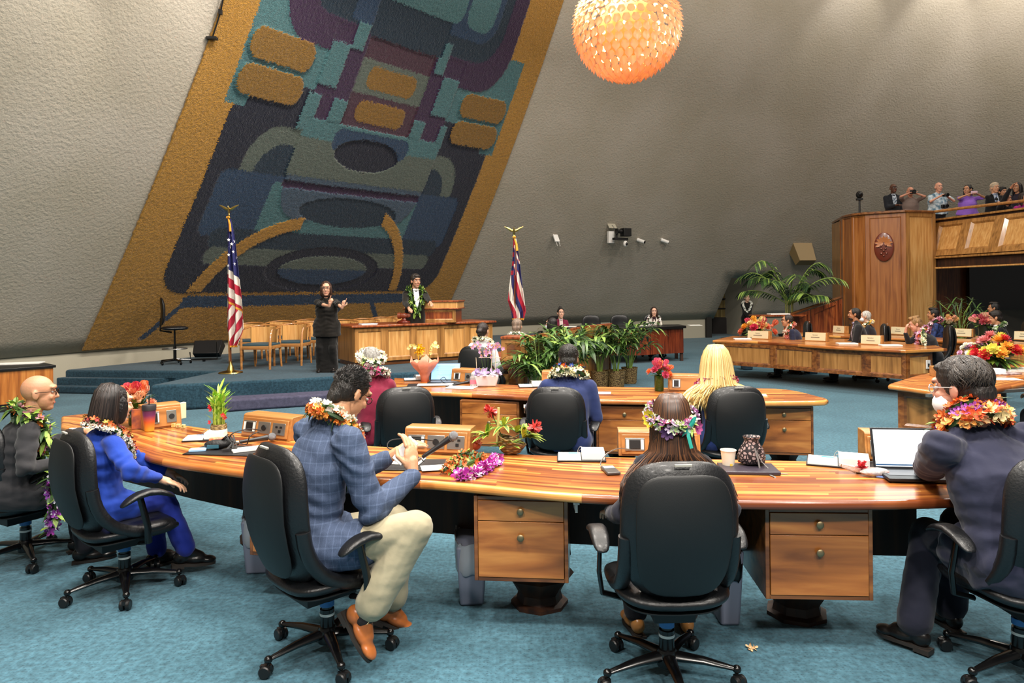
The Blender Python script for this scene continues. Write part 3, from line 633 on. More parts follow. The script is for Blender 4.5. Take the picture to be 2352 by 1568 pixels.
def hand_mb(w,d,n,side,curl=.5,point=False,k=1.):
    """w wrist, d direction to fingertips, n back-of-hand normal; side +1 = thumb on +x of (d x n)"""
    d=V(d).normalized(); n=V(n); n=(n-d*n.dot(d)).normalized(); s=d.cross(n)*side; b=MB()
    P=lambda f,t,u: w+d*(f*k)+s*(t*k)+n*(u*k)
    b.cap(P(-.03,0,0),P(.03,0,0),.026*k,.028*k,10)
    Q=M((s,d,n)).transposed()
    b.ell(P(.055,0,0),(.040*k,.052*k,.017*k),Q); b.ell(P(.03,.022,-.006),(.02*k,.034*k,.018*k),Q)
    for i,(o,l,br) in enumerate(((.028,.072,.0),(.0095,.08,.004),(-.0095,.074,.001),(-.028,.058,-.008))):
        p=P(.095+br,o,.002); a=curl*(.5+.16*i); ang=0
        if point and i==0: a=.05
        elif point: a=1.45
        for j,f in enumerate((.45,.3,.25)):
            ang+=a*(.75 if j==0 else 1.)
            q=p+(d*math.cos(ang)-n*math.sin(ang)+s*(o*.8))*(l*f*k)
            r=(.0092-.0008*j)*k; b.cap(p,q,r,r*.92,8); p=q
    p=P(.022,.03,-.006); q=P(.055,.055,-.018-.01*curl); r=P(.085,.058-.02*curl,-.03-.016*curl)
    b.cap(p,q,.0125*k,.0105*k,8); b.cap(q,r,.0105*k,.009*k,8); return b
def lei(root,name,path,th,cols,n,seed=1,leafy=0,size=.022,leafL=.06,closed=True,mats=None):
    """garland of small blooms along a path (local points)"""
    rs=random.Random(seed); P=[V(p) for p in path]; C=catmull(P+([P[0]] if closed else []),8); C=resample(C,n); b=MB()
    for i,p in enumerate(C):
        t=(C[(i+1)%n]-C[i-1]).normalized() if 0<i<n-1 else V((0,0,1)); x,y,_=frame(t)
        for k in range(4):
            a=rs.random()*2*PI; e=x*math.cos(a)+y*math.sin(a)
            if rs.random()<leafy: b.leaf(p+e*th*.4,(e+t*rs.uniform(-1.2,1.2)).normalized(),leafL*rs.uniform(.7,1.2),leafL*.36,mi=len(cols)+int(rs.random()*2),droop=.3,seg=3)
            else: b.bloom(p+e*th*.75,(e+t*rs.uniform(-.5,.5)).normalized(),size*rs.uniform(.8,1.3),mi=int(rs.random()*len(cols)*.999),k=5,ci=None,cup=.5)
    b.tube(C,th*.5,n=6,mi=len(cols)); 
    ms=[mat('petal_'+c.strip('#'),c,.6,sub=.1) for c in cols]+[mat('leaf_dark','#2c4a1c',.5,var=.3),mat('leaf_light','#7f9c3c',.5,var=.3)]
    return b.build(name,ms,root,smooth=False)
def person(key,label,loc,rz,pose='sit',k=1.,seat=.46,lean=.05,head=(0,0,0),L=None,Rr=None,handL=None,handR=None,feet=None,knees=None,
  skin='#b98a6c',hair='#17120f',hair2=None,style='short',top='#23242a',topn='suit_dark',kind='jacket',shirt=None,bottom='#1d1f26',botn='trousers_dark',
  shoe='#15110f',fine=0,fat=1.,glasses=None,short=False,extra=None,tcol=None,sway=0,bend=.12,hs=1.,sex='m',legs=True,pelvis=None,ovr=None,tmat=None,mask=False,fit=None,z0=0.,hem=.36,tcut=.93,collar=False,wide=0):
    if fit:
        tg=A(*fit)
        def hc(k):
            p=V(pelvis) if pelvis else (V((0,-.02,seat+.085)) if pose=='sit' else V((0,0,.93*k)))
            u=V((sway,math.sin(lean),math.cos(lean))).normalized(); b_=(V((0,math.sin(lean+bend),math.cos(lean+bend)))+V((sway*1.2,0,0))).normalized()
            q=M.Rotation(R(head[0]),3,'Z')@M.Rotation(R(head[1]),3,'X')@M.Rotation(R(head[2]),3,'Y')
            return p+u*(.31*k)+b_*(.25*k)+q@V((0,.025,.125*hs))
        for _ in range(8): k=min(1.13,max(.84,k+(tg.z-z0-hc(k).z)/(1.5 if pose=='stand' else .6)*.9))
        if abs(hc(k).z+z0-tg.z)>.03: print('FIT',key,'dz',round(tg.z-hc(k).z-z0,3),'k',round(k,2))
        o_=M.Rotation(rz,3,'Z')@hc(k); loc=(tg.x-o_.x,tg.y-o_.y,z0)
    inv_=lwm(loc,rz).inverted()
    def cv(t):
        if t is None: return None
        t=list(t)
        if isinstance(t[0],str): t=list(inv_@V(t[1]))+(list(inv_@V(t[2])) if len(t)>2 else [])
        return t
    L=cv(L); Rr=cv(Rr)
    if feet: feet=[None if f_ is None else (list(inv_@V(f_[1]))+[c for v_ in f_[2:] for c in (inv_.to_3x3()@V(v_))] if isinstance(f_[0],str) else f_) for f_ in feet]
    if knees: knees=[cv(q) for q in knees]
    for hh in (handL,handR):
        if hh and 'wd' in hh: hh['d']=inv_.to_3x3()@V(hh['wd'])
        if hh and 'wn' in hh: hh['n']=inv_.to_3x3()@V(hh['wn'])
    root=thing('person',label,'person',loc,rz); J={}
    P=V(pelvis) if pelvis else (V((0,-.02,seat+.085)) if pose=='sit' else V((0,0,.93*k)))
    U=V((sway,math.sin(lean),math.cos(lean))).normalized(); B=V((0,math.sin(lean+bend),math.cos(lean+bend)))
    U2=(B+V((sway*1.2,0,0))).normalized(); X=V((1,0,0)); tl=.50*k
    chest=P+U*(tl*.62); N=chest+U2*(tl*.40)
    sw=(.185 if sex=='m' else .158)*k*(.5+.5*fat)
    fw=U2.cross(X)*-1; fw=V((0,U2.z,-U2.y)) 
    hy,hp,hr=[R(a) for a in head]
    HR=M.Rotation(hy,3,'Z')@M.Rotation(hp,3,'X')@M.Rotation(hr,3,'Y')
    nb=N+U2*(.05*k); Hc=nb+HR@V((0,.025,.125*hs))+U2*.0
    if ovr and 'head' in ovr: Hc=V(ovr['head']); 
    J.update(P=P,N=N,Hc=Hc,HR=HR,chest=chest,U=U,U2=U2)
    # limbs
    J['S']={}; J['E']={}; J['W']={}
    for s,tgt,nm in((-1,L,'L'),(1,Rr,'R')):
        S=N-U2*(.055*k)+X*(s*sw); 
        if tgt is None: tgt=(s*.16*k,.33*k,P.z+.10) if pose=='sit' else (s*.25*k,.08,P.z-.08*k)
        tgt=list(tgt); pole=V(tgt[3:6]) if len(tgt)>3 else S+V((s*.35,-.5,-.6))
        E,W=ik(S,tgt[:3],.285*k,.25*k,pole); J['S'][nm],J['E'][nm],J['W'][nm]=S,E,W
    J['H']={};J['K']={};J['A']={}
    for i,(s,nm) in enumerate(((-1,'L'),(1,'R'))):
        hj=P+V((s*.09*k,.0,-.02)); 
        if feet and feet[i]: A_=V(feet[i][:3])
        elif pose=='sit': A_=V((s*.13,.43*k,.09))
        else: A_=V((s*.1,.0,.085))
        pole=V(knees[i]) if knees and knees[i] else (A_+hj)/2+V((s*.12,.6,.5 if pose=='sit' else 0))
        K,A_=ik(hj,A_,.43*k,.41*k,pole); J['H'][nm],J['K'][nm],J['A'][nm]=hj,K,A_
    # ---- body
    b=MB(); f=fat
    def tor(mb,secs,n=24):
        rs=[]
        for s_,rx,ry,yo in secs:
            if s_<=.62: c=P+U*(s_*tl)
            else: c=chest+U2*((s_-.62)*tl)
            rs.append([c+X*(rx*math.cos(a))+fw*(ry*math.sin(a)+yo) for a in [2*PI*j/n for j in range(n)]])
        mb.rings(rs)
    w=.84 if sex=='w' else 1
    fb=.5+.42*f; tor(b,[(-.2,.12*fb,.09*fb,0),(0,.14*fb,.10*fb,0),(.3,.125*w*fb,.085*fb,.0),(.62,.135*w*fb,.09*fb,.01),(.85,.12*w,.07,.01),(.98,.06,.05,0)])
    for nm in'LR':
        b.cap(J['S'][nm],J['E'][nm],.045*k,.036*k); b.cap(J['E'][nm],J['W'][nm],.037*k,.025*k)
        if legs: b.cap(J['H'][nm],J['K'][nm],.072*k,.05*k); b.cap(J['K'][nm],J['A'][nm],.05*k,.033*k)
    b.cap(N-U2*.03,nb+HR@V((0,.01,.06)),.062*k*(.85 if sex=='w' else 1),.054*(.85 if sex=='w' else 1))
    body=fuse(b,.014 if not fine else .01,3)
    # ---- head
    h=MB(); h.T=M.Translation(Hc)@HR.to_4x4()@M.Scale(hs,4)
    h.ell((0,-.012,.028),(.074,.094,.088),n=24); h.ell((0,.028,-.035),(.058,.062,.075),n=20); h.ell((0,.052,-.085),(.034,.034,.028)); h.cap((0,.086,.02),(0,.104,-.018),.008,.0115); h.ell((0,.094,-.022),(.017,.010,.008))
    h.ell((-.03,.072,-.02),(.022,.017,.022)); h.ell((.03,.072,-.02),(.022,.017,.022)); h.ell((0,.078,.045),(.052,.018,.014)); h.ell((0,.081,-.052),(.023,.012,.008)); h.ell((0,.079,-.063),(.019,.012,.008)); h.ell((0,.07,-.092),(.02,.016,.014))
    for s in(-1,1): h.ell((s*.077,-.008,-.005),(.009,.02,.032),M.Rotation(s*.3,3,'Z')@M.Rotation(.2,3,'X'))
    h.cap((0,-.02,-.06),(0,-.03,-.13),.05,.055)
    merge(body,fuse(h,.006 if fine else .008,2))
    for s,nm,hd in((1,'L',handL),(-1,'R',handR)):
        E,W=J['E'][nm],J['W'][nm]; d=(W-E).normalized(); o=hd or {}
        dd=V(o['d']).normalized() if 'd' in o else (d*.8+V((0,.25,-.1))).normalized()
        nn=V(o['n']) if 'n' in o else (V((0,0,1)) if abs(dd.z)<.8 else V((0,1,0)))
        hm=hand_mb(W+dd*.035,dd,nn,s if not o.get('flip') else -s,o.get('curl',.45),o.get('point',False),k*1.02)
        hm.cap(E.lerp(W,.6),W+dd*.01,.03*k,.026*k,10)
        merge(body,fuse(hm,.0038 if fine else .0055,1))
    body.build('body',skinm(skin),root,angle=180)
    # ---- clothing
    tm=tmat or cloth(topn,top)
    def wr(amp):
        def g(p): return amp*(noise.noise(p*7+V((0,0,3)))+.9*noise.noise(V((p.x*10+p.z*5,p.y*10,p.z*24)))+.12*noise.noise(V((p.x*30,p.y*30,p.z*60))))
        return g
    Es=[(J['S'][n_],J['E'][n_],J['W'][n_]) for n_ in 'LR']
    def wrj(amp):
        g0=wr(amp)
        if not fine: return g0
        def g(p):
            v=g0(p)*.8
            for S_,E_,W_ in Es:
                d_=(p-E_).length
                if d_<.15: v+=.0075*(1-d_/.15)*math.sin(((p-S_).length-(p-W_).length)*62+3.5*noise.noise(p*11))
                d_=(p-S_).length
                if .05<d_<.20: v+=.006*(1-abs(d_-.12)/.08)*math.sin(p.z*85+p.x*30+4*noise.noise(p*8)) if abs(d_-.12)<.08 else 0
            h_=(p-P).dot(U)
            if h_<.34: v+=.0055*math.sin(h_*75+5*noise.noise(V((p.x*7,p.y*7,p.z*5))))*max(0,1-abs(h_-.12)/.24)
            if jk and p.y<P.y+.02*0+h_*math.tan(lean)-.04 and abs(p.x-P.x)<.02: v-=.004*math.exp(-(p.x-P.x-sway*h_)**2/.00005)
            return v
        return g
    vx=.0085 if fine else .017; amp=.008 if fine else .004; c=MB()
    jk=kind in('jacket','blazer'); g=1.
    if kind!='dress':
        sec=[((-.17 if pose=='sit' else -.30) if jk else -.08,.185*f,.15*f,0),(0,.19*f,.14*f,.0),(.3,.17*w*f,.13*f,0),(.62,.185*w*f,.132*f,.0),(.82,.185*w*(.5+.5*f),.118,.0),(.93,.12*w,.085,0),(1.01,.082*w,.068,0),(1.07,.074*w,.064,0)]
        if pose=='stand' and jk: sec=[(-.42,.195*f,.145*f,0)]+sec
    else: sec=[(0,.17*f,.13*f,0),(.3,.15*w*f,.115*f,0),(.62,.17*w*f,.13*f,.01),(.82,.17*w,.11,.0),(.93,.11*w,.08,0),(1.0,.07*w,.06,0)]
    tor(c,sec)
    for s,nm in((-1,'L'),(1,'R')):
        S,E,W=J['S'][nm],J['E'][nm],J['W'][nm]
        c.ell(S-V((s*.02,0,.005)),(.075*k*(.5+.5*f),.07*k,.065*k))
        if short: c.cap(S,S.lerp(E,.8),.062*k,.064*k,14)
        else:
            c.cap(S,E,.067*k*(.6+.4*f),.057*k*(.6+.4*f),14); c.cap(E,E.lerp(W,.95),.058*k*(.6+.4*f),.043*k,14)
    for s in(-1,1): c.cap(N-U2*.035*k+X*(s*sw*.75),N+U2*.035*k+X*(s*.035),.042*k,.04*k,12)
    if jk and pose=='sit':
        for nm in'LR': c.cap(J['H'][nm]+V((0,-.03,.02)),J['H'][nm].lerp(J['K'][nm],hem),.118*f,.105*f,14)
    if collar: c.lathe([(.07,0)],n=3) if 0 else None
    tops=fuse(c,vx,4 if fine else 2,wrj(amp)); tops.build('jacket' if jk else ('shirt' if kind!='dress' else 'top'),tm,root,angle=180)
    if shirt:
        c=MB(); o_=N+fw*.0; c.T=M.Translation(N)@M((X,fw,U2)).transposed().to_4x4()
        c.ell((0,.015,.03),(.066*w,.060,.035)); c.lathe([(.064*w,0),(.06*w,.025),(.05*w,.028)],n=16)
        if pose!='back': c.rings([[(-.05*w,.05,.03),(.05*w,.05,.03),(.05*w,.02,.03),(-.05*w,.02,.03)],[(-.055*w,.128*f,-.14),(.055*w,.128*f,-.14),(.055*w,.05,-.14),(-.055*w,.05,-.14)],[(-.012,.145*f,-.30),(.012,.145*f,-.30),(.01,.05,-.3),(-.01,.05,-.3)]])
        c.build('shirt_front',cloth('shirt_'+shirt.strip('#'),shirt,bump=.1) if isinstance(shirt,str) else shirt,root)
    if legs:
        c=MB(); bm=cloth(botn,bottom)
        c.ell(P-V((0,0,.02)),(.175*f*k,.14*f*k,.12*k))
        if kind=='skirt' or (pose=='stand' and sex=='w' and bottom=='skirtlike'): pass
        for nm in'LR':
            Hj,K,A_=J['H'][nm],J['K'][nm],J['A'][nm]; wd=1.15 if sex=='w' and pose=='stand' else 1
            c.cap(Hj,K,.095*k*(.5+.5*f),.068*k*wd,14); c.cap(K,K.lerp(A_,tcut),.074*k*wd,.072*k*wd*wd,14)
        if wide: c.rings([[P+V((.19*q*math.cos(a),.13*q*math.sin(a),z)) for a in [2*PI*j/24 for j in range(24)]] for q,z in((.9,.1),(1.0,-.1),(.95,-.5),(1.0,-.84))])
        fuse(c,vx,5,wr(amp*.6)).build('trousers',bm,root,angle=180)
        for i,nm in enumerate('LR'):
            K,A_=J['K'][nm],J['A'][nm]; td=V(feet[i][3:6]) if feet and feet[i] and len(feet[i])>3 else V(((-1,1)[i]*.15,1,0)); up=V(feet[i][6:9]) if feet and feet[i] and len(feet[i])>6 else V((0,0,1))
            shoe_mesh(root,A_,td,up,shoe,k,fine)
    # ---- hair
    hb=MB(); hb.T=M.Translation(Hc)@HR.to_4x4()@M.Scale(hs,4); hair_shape(hb,style)
    if hb.v:
        hf=fuse(hb,.006 if fine else .009,2,(lambda p:.0035*noise.noise(V((p.x*60,p.y*60,p.z*14)))+.002*noise.noise(p*110)) if fine else None)
        T=hb.T; q=hf.build('hair',hairm(hair,hair2),root,angle=180)
    # ---- face
    T=M.Translation(Hc)@HR.to_4x4()@M.Scale(hs,4)
    for s in(-1,1):
        e=MB(); e.T=T; e.ell((s*.03,.0785,.014),(.0125,.0085,.006),n=12); e.ell((s*.03,.0842,.0138),(.0058,.0036,.0056),n=10,mi=1); e.build('eye',[EYEW,EYED],root)
        e=MB(); e.T=T; e.tube([(s*.012,.0905,.033),(s*.03,.0905,.0385),(s*.048,.078,.031)],[.0028,.0032,.0015],n=6); e.build('eyebrow',hairm(hair,hair2),root)
    e=MB(); e.T=T; e.ell((0,.0885,-.057),(.0205,.006,.0062),n=12); e.build('mouth',LIPS,root)
    if glasses:
        e=MB(); e.T=T
        for s in(-1,1):
            e.tube([(s*.03+.021*math.cos(a),.099,.012+.017*math.sin(a)) for a in [2*PI*j/14 for j in range(15)]],.0022,n=5)
            e.tube([(s*.05,.098,.018),(s*.078,.06,.018),(s*.084,-.01,.012)],.002,n=5)
        e.tube([(-.009,.1,.015),(.009,.1,.015)],.002,n=5); e.build('glasses',glasses,root)
    if mask:
        e=MB(); e.T=T; e.ell((0,.055,-.055),(.064,.062,.055)); e.build('face_mask',mat('mask_white','#e8eef0',.8),root)
    J['root']=root; J['T']=T; PP[key]=J
    if extra: extra(J)
    return J
PP={}
def shoe_mesh(root,A_,d,up,c,k=1.,fine=0,name='shoe'):
    d=V(d).normalized(); up=V(up); x=d.cross(up).normalized(); up=x.cross(d)
    T=M.Translation(A_)@M((x,d,up)).transposed().to_4x4(); b=MB(); b.T=T
    if fine:
        b.ell((0,-.03,-.035),(.036,.05,.045)); b.ell((0,.06,-.05),(.042,.075,.032)); b.ell((0,.125,-.058),(.042,.055,.024)); b.cap((0,-.01,-.01),(0,0,.02),.036,.034); b.cap((0,0,0),(0,.08,-.035),.034,.03)
    else: b.ell((0,.05,-.045),(.042,.13,.033)); b.ell((0,-.02,-.03),(.038,.05,.045))
    q=fuse(b,.006 if fine else .01,3); sh_=q.build(name,mat('shoe_'+c.strip('#'),c,.3,var=.15),root,angle=180)
    b=MB(); b.T=T; o=[(.036*math.sin(a)*(1.18 if math.cos(a)>0 else 1.0),.05+.128*math.cos(a)) for a in [2*PI*j/28 for j in range(28)]]
    b.prism(o,-.088,-.072); b.box((0,-.045,-.09),(.062,.07,.022)); b.build('sole',mat('shoe_sole','#2a2420',.6) if not fine or fine==1 else mat('shoe_sole_cream','#c8b89c',.6),sh_)
    return sh_
def hair_shape(b,st):
    if st in('bald','none'): return
    if st=='fringe': b.ell((0,-.06,-.0),(.080,.055,.045)); return
    b.ell((0,-.022,.033),(.082,.096,.092),n=24); b.ell((0,-.05,.0),(.079,.062,.075)); b.ell((0,-.075,-.045),(.055,.035,.05))
    if st=='quiff': b.ell((0,.03,.115),(.06,.055,.03)); b.ell((0,-.03,.115),(.06,.07,.028))
    if st=='full': b.ell((0,-.02,.055),(.088,.1,.085)); b.ell((0,.05,.095),(.055,.03,.022)); b.ell((0,-.08,-.02),(.07,.045,.06))
    if st=='bun': b.ell((0,-.06,.13),(.035,.035,.032))
    if st=='lowbun': b.ell((0,-.12,-.0),(.05,.045,.045))
    if st in('bob','bobw'):
        b.rings([[((.092 if st=='bobw' else .088)*s*math.cos(a),-.035+.078*s*math.sin(a),z) for a in [2*PI*j/20 for j in range(20)]] for z,s in((.06,.95),(.0,1.02),(-.06,1.06),(-.11,1.04),(-.128,.9))])
        for s in(-1,1): b.ell((s*.075,.02,-.03),(.018,.035,.08))
    if st=='curly':
        rs=random.Random(4)
        for i in range(40):
            a=rs.uniform(0,2*PI); z=rs.uniform(-.14,.12); b.ell((.085*math.cos(a),-.03+.085*math.sin(a)*(1 if math.sin(a)<0 else .35),z),.026,n=8)
    if st=='long':
        b.rings([[(.088*s*math.cos(a),yo+.07*t*math.sin(a),z) for a in [2*PI*j/20 for j in range(20)]] for z,s,t,yo in((.06,.95,1,-.03),(.0,1.05,1.,-.04),(-.08,1.12,.9,-.05),(-.16,1.2,.75,-.06),(-.26,1.35,.6,-.075),(-.36,1.3,.5,-.085),(-.4,1.1,.4,-.09))])
        for s in(-1,1): b.ell((s*.08,.01,-.06),(.02,.032,.12))
def strands(J,n,cols,shape,seed=2,w=.0035,name='hair_strands'):
    """visible locks following a set of guide curves: shape(u,rs)->points in head space"""
    rs=random.Random(seed); b=MB(); b.T=J['T']
    for i in range(n):
        P=shape(i/n,rs); b.tube(P,[w*.6]+[w]*(len(P)-2)+[w*.3],n=4,mi=int(rs.random()*len(cols)*.999),flat=.6)
    b.build(name,[mat('lock_'+c.strip('#'),c,.38,spec=.5) for c in cols],J['root'],angle=180)
def neck_lei(J,name,th,cols,n=46,drop=.0,leafy=0,size=.022,seed=1,up=0.,wide=1.,leafL=.06,front=True,back=-.115):
    N=J['N']; U=J['U2']; fw=V((0,U.z,-U.y)); X=V((1,0,0)); P=[]
    for x,y,z in((0,back,.045),(.085,-.085,.05),(.13,-.01,.03),(.125,.08,-.02),(.09,.13,-.10-drop*.45),(.045,.155,-.17-drop*.85),(0,.165,-.2-drop),(-.045,.155,-.17-drop*.85),(-.09,.13,-.10-drop*.45),(-.125,.08,-.02),(-.13,-.01,.03),(-.085,-.085,.05)):
        P.append(N+X*x*wide+fw*y+U*(z+up))
    return lei(J['root'],name,P,th,cols,n,seed,leafy,size,leafL)
def wl(J,p):   # world point -> local of the person
    r=J if not isinstance(J,dict) else J['root']; return (lwm(r.location,r.rotation_euler[2])).inverted()@V(p)
def W2(loc,rz,p): return tuple(lwm(loc,rz).inverted()@V(p))
# ---------------------------------------------------------------- foreground people
GLS=mat('glasses_black','#0c0c0c',.25)
def head_flow(n,R0_,zend,spread,backy,seedj=0,part=0.):
    """lock curves from the crown down the back of the head"""
    def f(u,rs):
        a=R(-200+220*u)+rs.uniform(-.16,.16)         # around the back half, x=cos, y=sin
        ze=zend*rs.uniform(.82,1.05); P=[]
        a2=a; r=.088
        for t,(rr,z) in enumerate(((.012,.125),(.05,.118),(.078,.08),(.090,.03),(.094,-.02),(.098,-.08),(.112,-.14))):
            k_=1+seedj*min(1,max(0,(.10-z)/.15)); P.append((rr*math.cos(a)*k_,-.02+rr*math.sin(a)*1.12 if math.sin(a)<0 else -.02+rr*math.sin(a)*.5,z))
        x,y,z=P[-1]; m_=5
        for t in range(1,m_+1):
            q=t/m_; P.append((x*(1+spread*math.sin(q*1.5)*.9)+rs.uniform(-.008,.008),(y+(backy-y)*q)+rs.uniform(-.008,.008),z+(ze-z)*q))
        return P if ze<-.15 else P[:5]
    return f
# 1 brunette, centre
J=person('centre','person with long brown hair and flower crown in the nearest black chair',(0,0,0),R(0),seat=.46,lean=.12,head=(0,-4,0),sex='w',fine=1,fit=(1540,962,3.36),
  L=(-.27,.22,.66),Rr=(.27,.22,.66),hair='#2c1c15',hair2='#1a100c',style='long',top='#20212b',topn='blazer_midnight',skin='#c99a7c',bottom='#1c1c24',shoe='#b07840')
strands(J,600,['#2c1b14','#3b261b','#4a2f20','#22150f','#6b452b'],head_flow(1,.09,-.38,1.5,-.12),w=.0048)
hc=J['T']
crown=[hc@V((.097*math.cos(a),-.02+.115*math.sin(a),.02+.045*math.sin(a))) for a in [2*PI*j/12+PI/2 for j in range(12)]]
lei(J['root'],'flower_crown',crown,.022,['#c9a3c4','#e8dfe0','#b9cf8a','#8d4f86','#d9c4dd','#dfe5c8','#b2436a'],74,5,.28,.021,.045)
b=MB(); b.T=hc; b.bloom((-.105,-.06,.01),(-1,-.6,0),.045,mi=0,k=9,ci=0,cup=.3); b.bloom((.1,-.09,-.03),(1,-1,0),.035,mi=1,k=8,ci=1,cup=.4); b.bloom((-.045,-.135,-.045),(-.2,-1,-.3),.035,mi=2,k=7,ci=2)
b.build('crown_blossom',[mat('petal_yellow','#efd23a',.6),mat('petal_rose','#a5487e',.6),mat('petal_purple','#5b3b6b',.6)],J['root'],smooth=False)
b=MB(); b.T=hc; g0=V((.05,-.138,-.03))
b.tube([g0,g0+V((.02,-.012,.03)),g0+V((.03,-.01,.055)),g0+V((.018,-.006,.04)),g0],.008,n=6,flat=.25,up=(0,1,0)); b.tube([g0,g0+V((-.02,-.01,-.01)),g0+V((-.03,-.01,-.028)),g0+V((-.012,-.01,-.012)),g0],.007,n=6,flat=.25,up=(0,1,0))
b.tube([g0,g0+V((-.004,-.012,-.03)),g0+V((.008,-.016,-.085))],.008,n=6,flat=.2,up=(0,1,0)); b.tube([g0,g0+V((-.03,0,.004)),g0+V((-.06,.012,.006))],.004,n=6); b.build('ribbon_bow',mat('teal_ribbon','#2fa394',.4),J['root'])
# 2 man in check jacket
def checkmat():
    m,N,L,b=nt('check_jacket'); tc=N.new('ShaderNodeTexCoord'); outs=[]
    sp=N.new('ShaderNodeSeparateXYZ'); L.new(tc.outputs['Object'],sp.inputs[0])
    def mth(op,a,v):
        q=N.new('ShaderNodeMath'); q.operation=op; L.new(a,q.inputs[0])
        if hasattr(v,'links'): L.new(v,q.inputs[1])
        elif v is not None: q.inputs[1].default_value=v
        return q.outputs[0]
    xs=mth('ADD',sp.outputs[0],sp.outputs[1])
    for o,k in((xs,22.),(sp.outputs[2],22.)):
        f=mth('FRACT',mth('MULTIPLY',o,k),None); outs.append(mth('LESS_THAN',f,.14))
    s_=mth('ADD',outs[0],outs[1]); n=N.new('ShaderNodeTexNoise'); n.inputs['Scale'].default_value=260; L.new(tc.outputs['Object'],n.inputs['Vector'])
    s2=mth('ADD',mth('MULTIPLY',s_,.17),mth('MULTIPLY',n.outputs['Fac'],.45)); r=N.new('ShaderNodeValToRGB'); L.new(s2,r.inputs['Fac'])
    e=r.color_ramp.elements; e[0].position=.1; e[0].color=srgb('#2e3c56'); e[1].position=.75; e[1].color=srgb('#5a6a88'); L.new(r.outputs[0],b.inputs['Base Color']); b.inputs['Roughness'].default_value=.85
    n2=N.new('ShaderNodeTexNoise'); n2.inputs['Scale'].default_value=9; L.new(tc.outputs['Object'],n2.inputs['Vector']); bp=N.new('ShaderNodeBump'); bp.inputs['Strength'].default_value=.4; bp.inputs['Distance'].default_value=.03; L.new(n2.outputs['Fac'],bp.inputs['Height']); L.new(bp.outputs[0],b.inputs['Normal'])
    return m
kneeW=A(1090,1440,3.2); ankW=A(838,1416,3.27)
J=person('m3','person in blue check jacket and khaki trousers handling a phone at the desk',(0,0,0),R(-48),seat=.455,lean=.14,bend=.22,head=(2,-34,0),fine=1,fit=(806,872,3.58),
  Rr=('w',A(948,1092,3.52),A(880,1170,3.35)),L=('w',A(890,1052,3.82),A(820,1150,3.75)),handR={'wd':(-.12,.35,1.0),'wn':(.75,-.6,.1),'curl':.75},handL={'wd':(.8,.0,.45),'wn':(-.2,-.5,.9),'curl':.7},hem=.42,tcut=.85,
  feet=[('w',A(900,1395,3.72),V((.75,.3,-.45))),('w',ankW,V((.55,-.30,-.80)),V((.7,-.1,.62)))],knees=[('w',V((-.1,3.95,.6))),('w',kneeW)],
  hair='#1b1613',style='short',top='#3d4a66',tmat=checkmat(),skin='#c8936f',bottom='#a39a80',botn='khaki_twill',shoe='#a8602f',glasses=GLS,shirt='#e8e8ea',fat=1.05,hs=1.0)
m3=J
neck_lei(J,'lei_white',.022,['#e9e6d2','#f2efe2'],46,size=.018,up=.03,back=-.095,wide=.9)
neck_lei(J,'lei_orange',.026,['#d9772a','#e2953c','#c65f24'],62,leafy=.4,seed=3,leafL=.05,drop=.05)
def spiky(J,n,c,w=.0022,l=.02,seed=3):
    rs=random.Random(seed); b=MB(); b.T=J['T']
    for i in range(n):
        a=rs.uniform(0,2*PI); t=rs.uniform(-.15,1.45); d=V((math.cos(a)*math.cos(t),math.sin(a)*math.cos(t),math.sin(t)))
        if d.y>.55 and d.z<.62: continue
        if d.z<0 and d.y>-.1: continue
        p=V((0,-.022,.038))+V((d.x*.085,d.y*.098,d.z*.094)); e=(d*.55+V((0,.45,.25))+V((rs.uniform(-.3,.3),rs.uniform(-.3,.3),0))).normalized()
        b.tube([p,p+e*l*.6,p+e*l],[w,w*.7,.0003],n=3,mi=i%2)
    b.build('hair_tufts',[mat('tuft_dark','#15110f',.4,spec=.6),mat('tuft_grey',c,.4,spec=.6)],J['root'],smooth=False)
spiky(J,1600,'#2e2a28',l=.015)
ph=thing('smartphone','thin phone held upright by the man in the check jacket','phone',A(931,1035,3.62),R(-35))
b=MB(); b.T=M.Rotation(.5,4,'Y')@M.Rotation(-.5,4,'X'); b.box((0,0,0),(.07,.008,.14)); b.build('case',mat('phone_white','#dcdcde',.3),ph,bevel=.003); b=MB(); b.T=M.Rotation(.5,4,'Y')@M.Rotation(-.5,4,'X'); b.box((0,.0048,0),(.062,.002,.13)); b.build('screen',SOCK,ph)
# brogue details on the tan shoe
fR=J['A']['R']; 
b=MB(); inv=lwm(J['root'].location,J['root'].rotation_euler[2]).inverted().to_3x3(); d=(inv@V((.55,-.30,-.80))).normalized(); up=(inv@V((.7,-.1,.62))); x=d.cross(up).normalized(); up=x.cross(d)
b.T=M.Translation(fR)@M((x,d,up)).transposed().to_4x4()
for i in range(4): b.tube([(-.016,.035+.02*i,-.004-.008*i),(0,.035+.02*i,.002-.008*i),(.016,.035+.02*i,-.004-.008*i)],.0016,n=5)
for s in(-1,1): b.tube([(0,.03,.003),(s*.02,.03,.02),(s*.035,.035,.012),(s*.01,.03,.004)],.0016,n=5)
b.build('shoelaces',mat('lace_cream','#d8c79a',.7),J['root'])
b=MB(); K,A_=J['K']['R'],J['A']['R']; b.cap(K.lerp(A_,.8),A_-V((0,0,.01)),.042,.04,14); b.build('sock',mat('sock_black','#1b1719',.8,bump=.1,bscale=200),J['root'])
